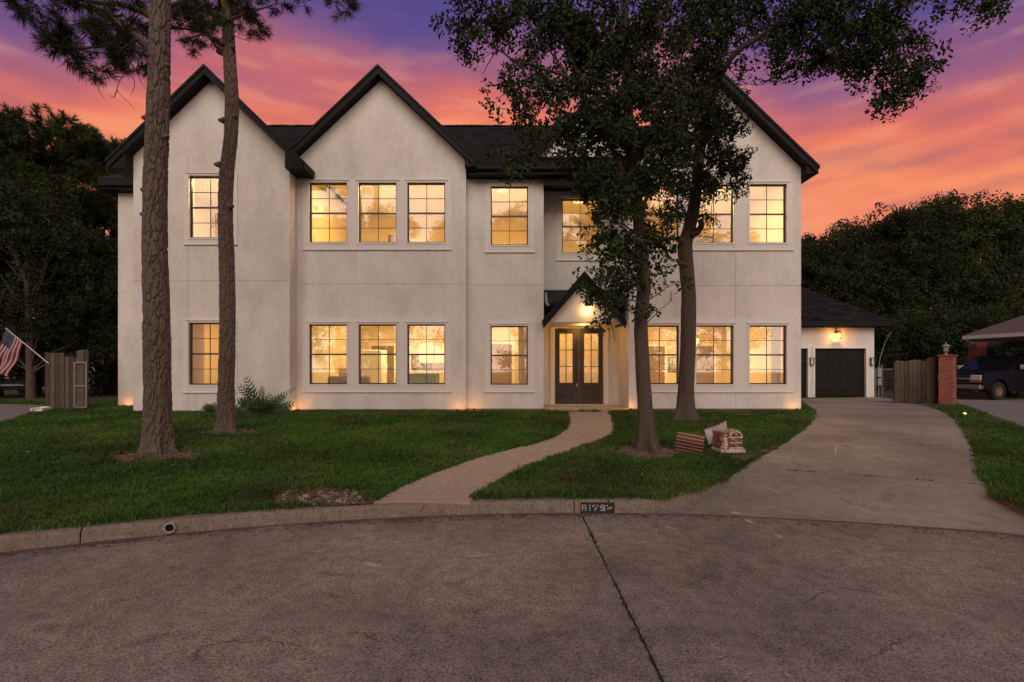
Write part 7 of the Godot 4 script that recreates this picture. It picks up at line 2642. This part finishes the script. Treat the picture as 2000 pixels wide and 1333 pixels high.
func build_curb_marks() -> void:
	# house number stencilled on the curb: worn white strokes on a black rectangle
	var im := Image.create(192, 72, false, Image.FORMAT_RGB8)
	im.fill(lin(0.012, 0.012, 0.013))
	var ink := lin(0.50, 0.46, 0.44)
	var strokes := [
		[[8, 52], [8, 20], [11, 16], [23, 16], [27, 20], [27, 54]], [[11, 36], [24, 36]],
		[[50, 16], [51, 54]],
		[[67, 20], [82, 18]], [[66, 22], [72, 27]], [[95, 19], [96, 24]], [[86, 34], [81, 44], [79, 54]], [[84, 34], [88, 33]],
		[[124, 17], [113, 20], [110, 28], [113, 34], [124, 37], [134, 40], [135, 50], [130, 57]], [[124, 17], [134, 21], [135, 28], [126, 35]], [[118, 50], [112, 55]], [[117, 50], [128, 48]],
		[[147, 18], [152, 24]], [[150, 43], [162, 42], [172, 34]], [[160, 33], [173, 32]],
	]
	for s in strokes:
		for i in s.size() - 1:
			var a := Vector2(s[i][0], s[i][1])
			var b := Vector2(s[i + 1][0], s[i + 1][1])
			for k in 41:
				var p := a.lerp(b, k / 40.0)
				im.fill_rect(Rect2i(int(p.x) - 2, int(p.y) - 2, 5, 5), ink)
	var wear := noise(0.16, 3, FastNoiseLite.TYPE_SIMPLEX, 3)
	for y in 72:
		for x in 192:
			var v := wear.get_noise_2d(x, y)
			if v > 0.33: im.set_pixel(x, y, im.get_pixel(x, y).lerp(lin(0.06, 0.05, 0.045), 0.7))
	var m := StandardMaterial3D.new()
	m.albedo_texture = ImageTexture.create_from_image(im)
	m.roughness = 0.8
	var t := thing("house_number", "worn white house number on a black rectangle painted on the curb", "number", Vector3(0.99, 0.01, -5.895))
	var g := Geo.new()
	var z0 := 0.006
	var z1 := -0.016
	g.quad_uv(Vector3(-0.195, 0.004, z0), Vector3(0.195, 0.004, z0), Vector3(0.195, 0.118, z1), Vector3(-0.195, 0.118, z1))
	g.quad(Vector3(0.195, 0.004, z0 - 0.02), Vector3(-0.195, 0.004, z0 - 0.02), Vector3(-0.195, 0.118, z1 - 0.02), Vector3(0.195, 0.118, z1 - 0.02))
	g.quad(Vector3(-0.195, 0.118, z1), Vector3(0.195, 0.118, z1), Vector3(0.195, 0.118, z1 - 0.02), Vector3(-0.195, 0.118, z1 - 0.02))
	for s in [-1.0, 1.0]:
		var q := [Vector3(s * 0.195, 0.004, z0), Vector3(s * 0.195, 0.004, z0 - 0.02), Vector3(s * 0.195, 0.118, z1 - 0.02), Vector3(s * 0.195, 0.118, z1)]
		if s > 0: g.quad(q[0], q[1], q[2], q[3])
		else: g.quad(q[3], q[2], q[1], q[0])
	obj("plaque", g, m, t, true)

	# drain pipe through the curb
	var p := Vector3(-3.43, 0.012, -5.135)
	var an := atan2(p.x - CURB_CENTRE.x, -(p.z - CURB_CENTRE.y))
	t = thing("drain_pipe", "short drain pipe opening through the curb face", "drain pipe", Vector3(p.x, 0.02, p.z), -an)
	var lay := Transform3D(Basis(Vector3.RIGHT, PI / 2), Vector3(0, 0.062, 0.0))
	g = Geo.new()
	g.lathe([Vector2(0.040, -0.10), Vector2(0.040, 0.035), Vector2(0.052, 0.035), Vector2(0.052, -0.10)], 20, lay)
	obj("pipe", g, plain(0.35, 0.32, 0.28, 0.7), t, true)
	g = Geo.new()
	g.lathe([Vector2(0.0, 0.008), Vector2(0.0399, 0.006)], 20, Transform3D(Basis(Vector3.RIGHT, PI / 2), Vector3(0, 0.062, 0.0)))
	obj("hollow", g, plain(0.004, 0.004, 0.004, 1.0), t, true)


func build_litter(rng: RandomNumberGenerator) -> void:
	# stones on the bare patch
	var g := Geo.new()
	g.lathe([Vector2(0.0, -0.5), Vector2(0.32, -0.4), Vector2(0.5, 0.0), Vector2(0.34, 0.4), Vector2(0.0, 0.5)], 7)
	var stone := g.mesh()
	var poly := flat(curved(bare_patch + [bare_patch[0]], 4))
	var where := []
	var tints := []
	var lo := Vector2(1e9, 1e9)
	var hi := -lo
	for p in poly:
		lo = lo.min(p)
		hi = hi.max(p)
	while where.size() < 230:
		var p := Vector2(rng.randf_range(lo.x, hi.x), rng.randf_range(lo.y, hi.y))
		if not Geometry2D.is_point_in_polygon(p, poly): continue
		var s := rng.randf_range(0.016, 0.042) * (1.6 if rng.randf() < 0.2 else 1.0)
		where.append(Transform3D(Basis.from_euler(Vector3(rng.randf() * 6, rng.randf() * 6, rng.randf() * 6)).scaled(Vector3(s * 1.3, s * 0.7, s)), Vector3(p.x, lawn_height(p.x, p.y) + 0.02, p.y)))
		var k := rng.randf()
		tints.append(Color(0.34, 0.26, 0.21) * rng.randf_range(0.4, 1.2) if k > 0.45 else Color(0.16, 0.09, 0.06) * rng.randf_range(0.5, 1.2))
	tag(scatter("pebbles", stone, M.pebble, where, tints, self), "loose pale pebbles on the bare dirt beside the curb", "pebbles", "", "stuff")
	# dead leaves and grit along the gutter and round the trunks
	var leaf := Geo.new()
	leaf.quad(Vector3(-0.5, 0, 0), Vector3(0, 0.06, 0.28), Vector3(0.5, 0, 0), Vector3(0, 0.06, -0.28))
	where = []
	tints = []
	for i in 1500:
		var x := rng.randf_range(-7.0, 5.5)
		var r := CURB_RADIUS - absf(rng.randfn(0.0, 0.12)) - 0.02
		var sx := (x - CURB_CENTRE.x) / CURB_RADIUS
		var s := rng.randf_range(0.012, 0.04)
		where.append(Transform3D(Basis.from_euler(Vector3(rng.randf_range(-0.3, 0.3), rng.randf() * 6, rng.randf_range(-0.3, 0.3))).scaled(Vector3(s, s, s)), Vector3(CURB_CENTRE.x + sx * r, 0.006, CURB_CENTRE.y - sqrt(1.0 - sx * sx) * r)))
		tints.append(Color(0.10, 0.06, 0.035) * rng.randf_range(0.4, 2.2))
	for i in 1400:
		var q: Array = soil_rings[rng.randi() % 3]
		var a := rng.randf() * TAU
		var rr := sqrt(rng.randf())
		var p: Vector3 = q[0] + Vector3(cos(a) * q[1] * rr, 0, sin(a) * q[2] * rr)
		var s := rng.randf_range(0.02, 0.05)
		where.append(Transform3D(Basis.from_euler(Vector3(rng.randf_range(-0.6, 0.6), rng.randf() * 6, rng.randf_range(-0.6, 0.6))).scaled(Vector3(s, s, s)), Vector3(p.x, lawn_height(p.x, p.z) + 0.07 - 0.045 * rr * rr, p.z)))
		tints.append(Color(0.16, 0.10, 0.07) * rng.randf_range(0.4, 1.8))
	for i in 900:
		var q: Array = soil_rings[rng.randi() % 4]
		var a := rng.randf() * TAU
		var rr := 0.9 + absf(rng.randfn(0.0, 1.3))
		var p: Vector3 = q[0] + Vector3(cos(a) * (q[1] + 0.3) * rr, 0, sin(a) * (q[2] + 0.3) * rr)
		if curb_distance(p.x, p.z) < 0.2 or p.z < -14.6: continue
		var s := rng.randf_range(0.02, 0.055)
		where.append(Transform3D(Basis.from_euler(Vector3(rng.randf_range(-0.5, 0.5), rng.randf() * 6, rng.randf_range(-0.5, 0.5))).scaled(Vector3(s, s, s)), Vector3(p.x, lawn_height(p.x, p.z) + rng.randf_range(0.03, 0.07), p.z)))
		tints.append(Color(0.20, 0.13, 0.07) * rng.randf_range(0.4, 1.6))
	for i in 260:
		var k := rng.randf()
		var x := rng.randf_range(-1.6, 2.0) if k < 0.4 else rng.randf_range(2.0, 8.5)
		var z := -rng.randf_range(6.1, 15.0)
		var v := Vector2(x, z)
		var on_path := Geometry2D.is_point_in_polygon(v, closed(path_left, path_right))
		var on_drive := Geometry2D.is_point_in_polygon(v, closed(drive_left, drive_right))
		if not on_path and not on_drive: continue
		var s := rng.randf_range(0.015, 0.04)
		where.append(Transform3D(Basis.from_euler(Vector3(0.1, rng.randf() * 6, 0.1)).scaled(Vector3(s, s, s)), Vector3(x, (lawn_height(x, z) + 0.022) if on_path else drive_height(x, z) + 0.008, z)))
		tints.append(Color(0.13, 0.085, 0.05) * rng.randf_range(0.4, 2.0))
	tag(scatter("leaf_litter", leaf.mesh(), M.pebble, where, tints, self), "dead leaves and grit scattered in the gutter and round the trunks", "litter", "", "stuff")
	# weeds in the street joint
	var blades := clump(rng, 7, 0.02, 0.04, 0.004)
	where = []
	tints = []
	for i in 130:
		var z := -2.0 - 3.9 * rng.randf()
		var dense := noise(0.9, 2, FastNoiseLite.TYPE_SIMPLEX, 8).get_noise_1d(z * 1.4)
		if dense < -0.05 and rng.randf() < 0.8: continue
		var s := rng.randf_range(0.4, 1.1)
		where.append(Transform3D(Basis(Vector3.UP, rng.randf() * TAU).scaled(Vector3(s, s, s)), Vector3(CURB_CENTRE.x + rng.randfn(0.0, 0.006), -0.012, z)))
		tints.append(Color(0.045, 0.075, 0.02) * rng.randf_range(0.5, 1.3))
	for e in [[9, 80], [12, 60], [15, 40]]:
		for i in e[1]:
			var f := pow(rng.randf(), 1.0)
			var p: Vector3 = drive_left[e[0]].lerp(drive_right[e[0]], f)
			if noise(0.8, 2, FastNoiseLite.TYPE_SIMPLEX, 8 + e[0]).get_noise_1d(f * 6.0) < 0.08: continue
			where.append(Transform3D(Basis(Vector3.UP, rng.randf() * TAU).scaled(Vector3.ONE * rng.randf_range(0.4, 1.0)), Vector3(p.x, drive_height(p.x, p.z) - 0.01, p.z)))
			tints.append(Color(0.045, 0.070, 0.02) * rng.randf_range(0.5, 1.3))
	tag(scatter("weeds", blades, M.grass, where, tints, self), "thin weeds growing in the street and driveway joints", "weeds", "", "stuff")


func clump(rng: RandomNumberGenerator, count: int, radius: float, tall: float, width: float) -> ArrayMesh:
	var g := Geo.new()
	g.tinted = true
	for i in count:
		var a := rng.randf() * TAU
		var p := Vector3(cos(a), 0, sin(a)) * radius * sqrt(rng.randf())
		var az := rng.randf() * TAU
		var lean := Vector3(cos(az), 0, sin(az)) * rng.randf_range(0.15, 0.9)
		var h := tall * rng.randf_range(0.55, 1.15)
		var side := Vector3(sin(az + rng.randf_range(-0.6, 0.6)), 0, -cos(az)).normalized() * width
		var m := p + (Vector3.UP + lean * 0.35) * h * 0.55
		var e := p + (Vector3.UP * 0.88 + lean) * h
		g.tint = Color(1, 1, 1) * rng.randf_range(0.7, 1.3)
		g.quad(p - side, p + side, m + side * 0.8, m - side * 0.8)
		g.tri(m - side * 0.8, m + side * 0.8, e)
	return g.mesh()


func build_grass() -> void:
	var rng := RandomNumberGenerator.new()
	rng.seed = 88
	var kinds := []
	for i in 3:
		kinds.append(clump(rng, 15, 0.06, 0.085, 0.0042))
	var drive_poly := closed(drive_left, drive_right)
	var path_poly := closed(path_left, path_right)
	var bare := flat(bare_patch)
	var mud := flat(muddy_patch)
	var nd := flat([Vector3(20.379, 0.42, -24.118), Vector3(16.682, 0.42, -19.219), Vector3(12.999, 0.42, -13.977), Vector3(11.054, 0.401, -11.054), Vector3(9.63, 0.295, -8.522)] + [Vector3(17, 0, -9), Vector3(26, 0, -20), Vector3(26, 0, -24)])
	var ld := flat([Vector3(-16.37, 0.42, -18.088), Vector3(-13.93, 0.42, -14.819), Vector3(-12.3, 0.42, -12.551), Vector3(-10.637, 0.396, -10.035)] + [Vector3(-24, 0, -12), Vector3(-30, 0, -18), Vector3(-30, 0, -22)])
	var tone := noise(0.35, 3, FastNoiseLite.TYPE_SIMPLEX, 6)
	var thin := noise(0.7, 3, FastNoiseLite.TYPE_SIMPLEX, 16)
	var where := [[], [], []]
	var tints := [[], [], []]
	var n := 0
	while n < 150000:
		n += 1
		# more tries nearer the viewer, where blades can be told apart
		var z := -4.3 - 17.0 * pow(rng.randf(), 1.5)
		var half := -z * 1.06 + 0.5
		var x := rng.randf_range(-half, half)
		var d := curb_distance(x, z)
		if d < 0.13: continue
		var v := Vector2(x, z)
		# the house stands here
		if z < -14.8 and x > -11.05 and x < -6.4: continue
		if z < -15.34 and x > -6.5 and x < 8.9: continue
		if z < -17.1 and x > -13.3 and x < 8.9: continue
		if x > 0.98 and x < 3.56 and z < -15.38: continue
		if Geometry2D.is_point_in_polygon(v, drive_poly) or Geometry2D.is_point_in_polygon(v, path_poly): continue
		if Geometry2D.is_point_in_polygon(v, nd) or Geometry2D.is_point_in_polygon(v, ld): continue
		if Geometry2D.is_point_in_polygon(v, bare) and rng.randf() < 0.95: continue
		if Geometry2D.is_point_in_polygon(v, mud) and rng.randf() < 0.85: continue
		var skip := false
		for s in soil_rings:
			var e := Vector2((x - s[0].x) / s[1], (z - s[0].z) / s[2])
			if e.length() < 0.85 + 0.35 * rng.randf() * rng.randf() + 0.2 * thin.get_noise_2d(x * 5, z * 5) and rng.randf() < 0.96: skip = true
		if skip: continue
		var t := thin.get_noise_2d(x, z)
		if t < -0.35 and rng.randf() < 0.5: continue
		var s := rng.randf_range(0.75, 1.2) * (1.0 + 0.25 * t) * (1.0 + 0.25 * clampf((-z - 8.0) / 8.0, 0, 1))
		var k := rng.randi() % 3
		var y := lawn_height(x, z)
		where[k].append(Transform3D(Basis(Vector3.UP, rng.randf() * TAU).rotated(Vector3(rng.randf() - 0.5, 0, rng.randf() - 0.5).normalized(), rng.randf_range(0, 0.25)).scaled(Vector3(s, s * rng.randf_range(0.8, 1.15), s)), Vector3(x, y - 0.006, z)))
		var f := 1.0 + 0.5 * tone.get_noise_2d(x, z) + rng.randf_range(-0.2, 0.2)
		tints[k].append(Color(0.062, 0.135, 0.022).lerp(Color(0.105, 0.135, 0.032), clampf(0.25 + 0.8 * tone.get_noise_2d(x + 50, z), 0, 0.8)) * f)
	var grass := Node3D.new()
	grass.name = "grass"
	add_child(grass)
	tag(grass, "short green lawn grass in front of the house", "grass", "", "stuff")
	for k in 3:
		scatter("blades", kinds[k], M.grass, where[k], tints[k], grass)
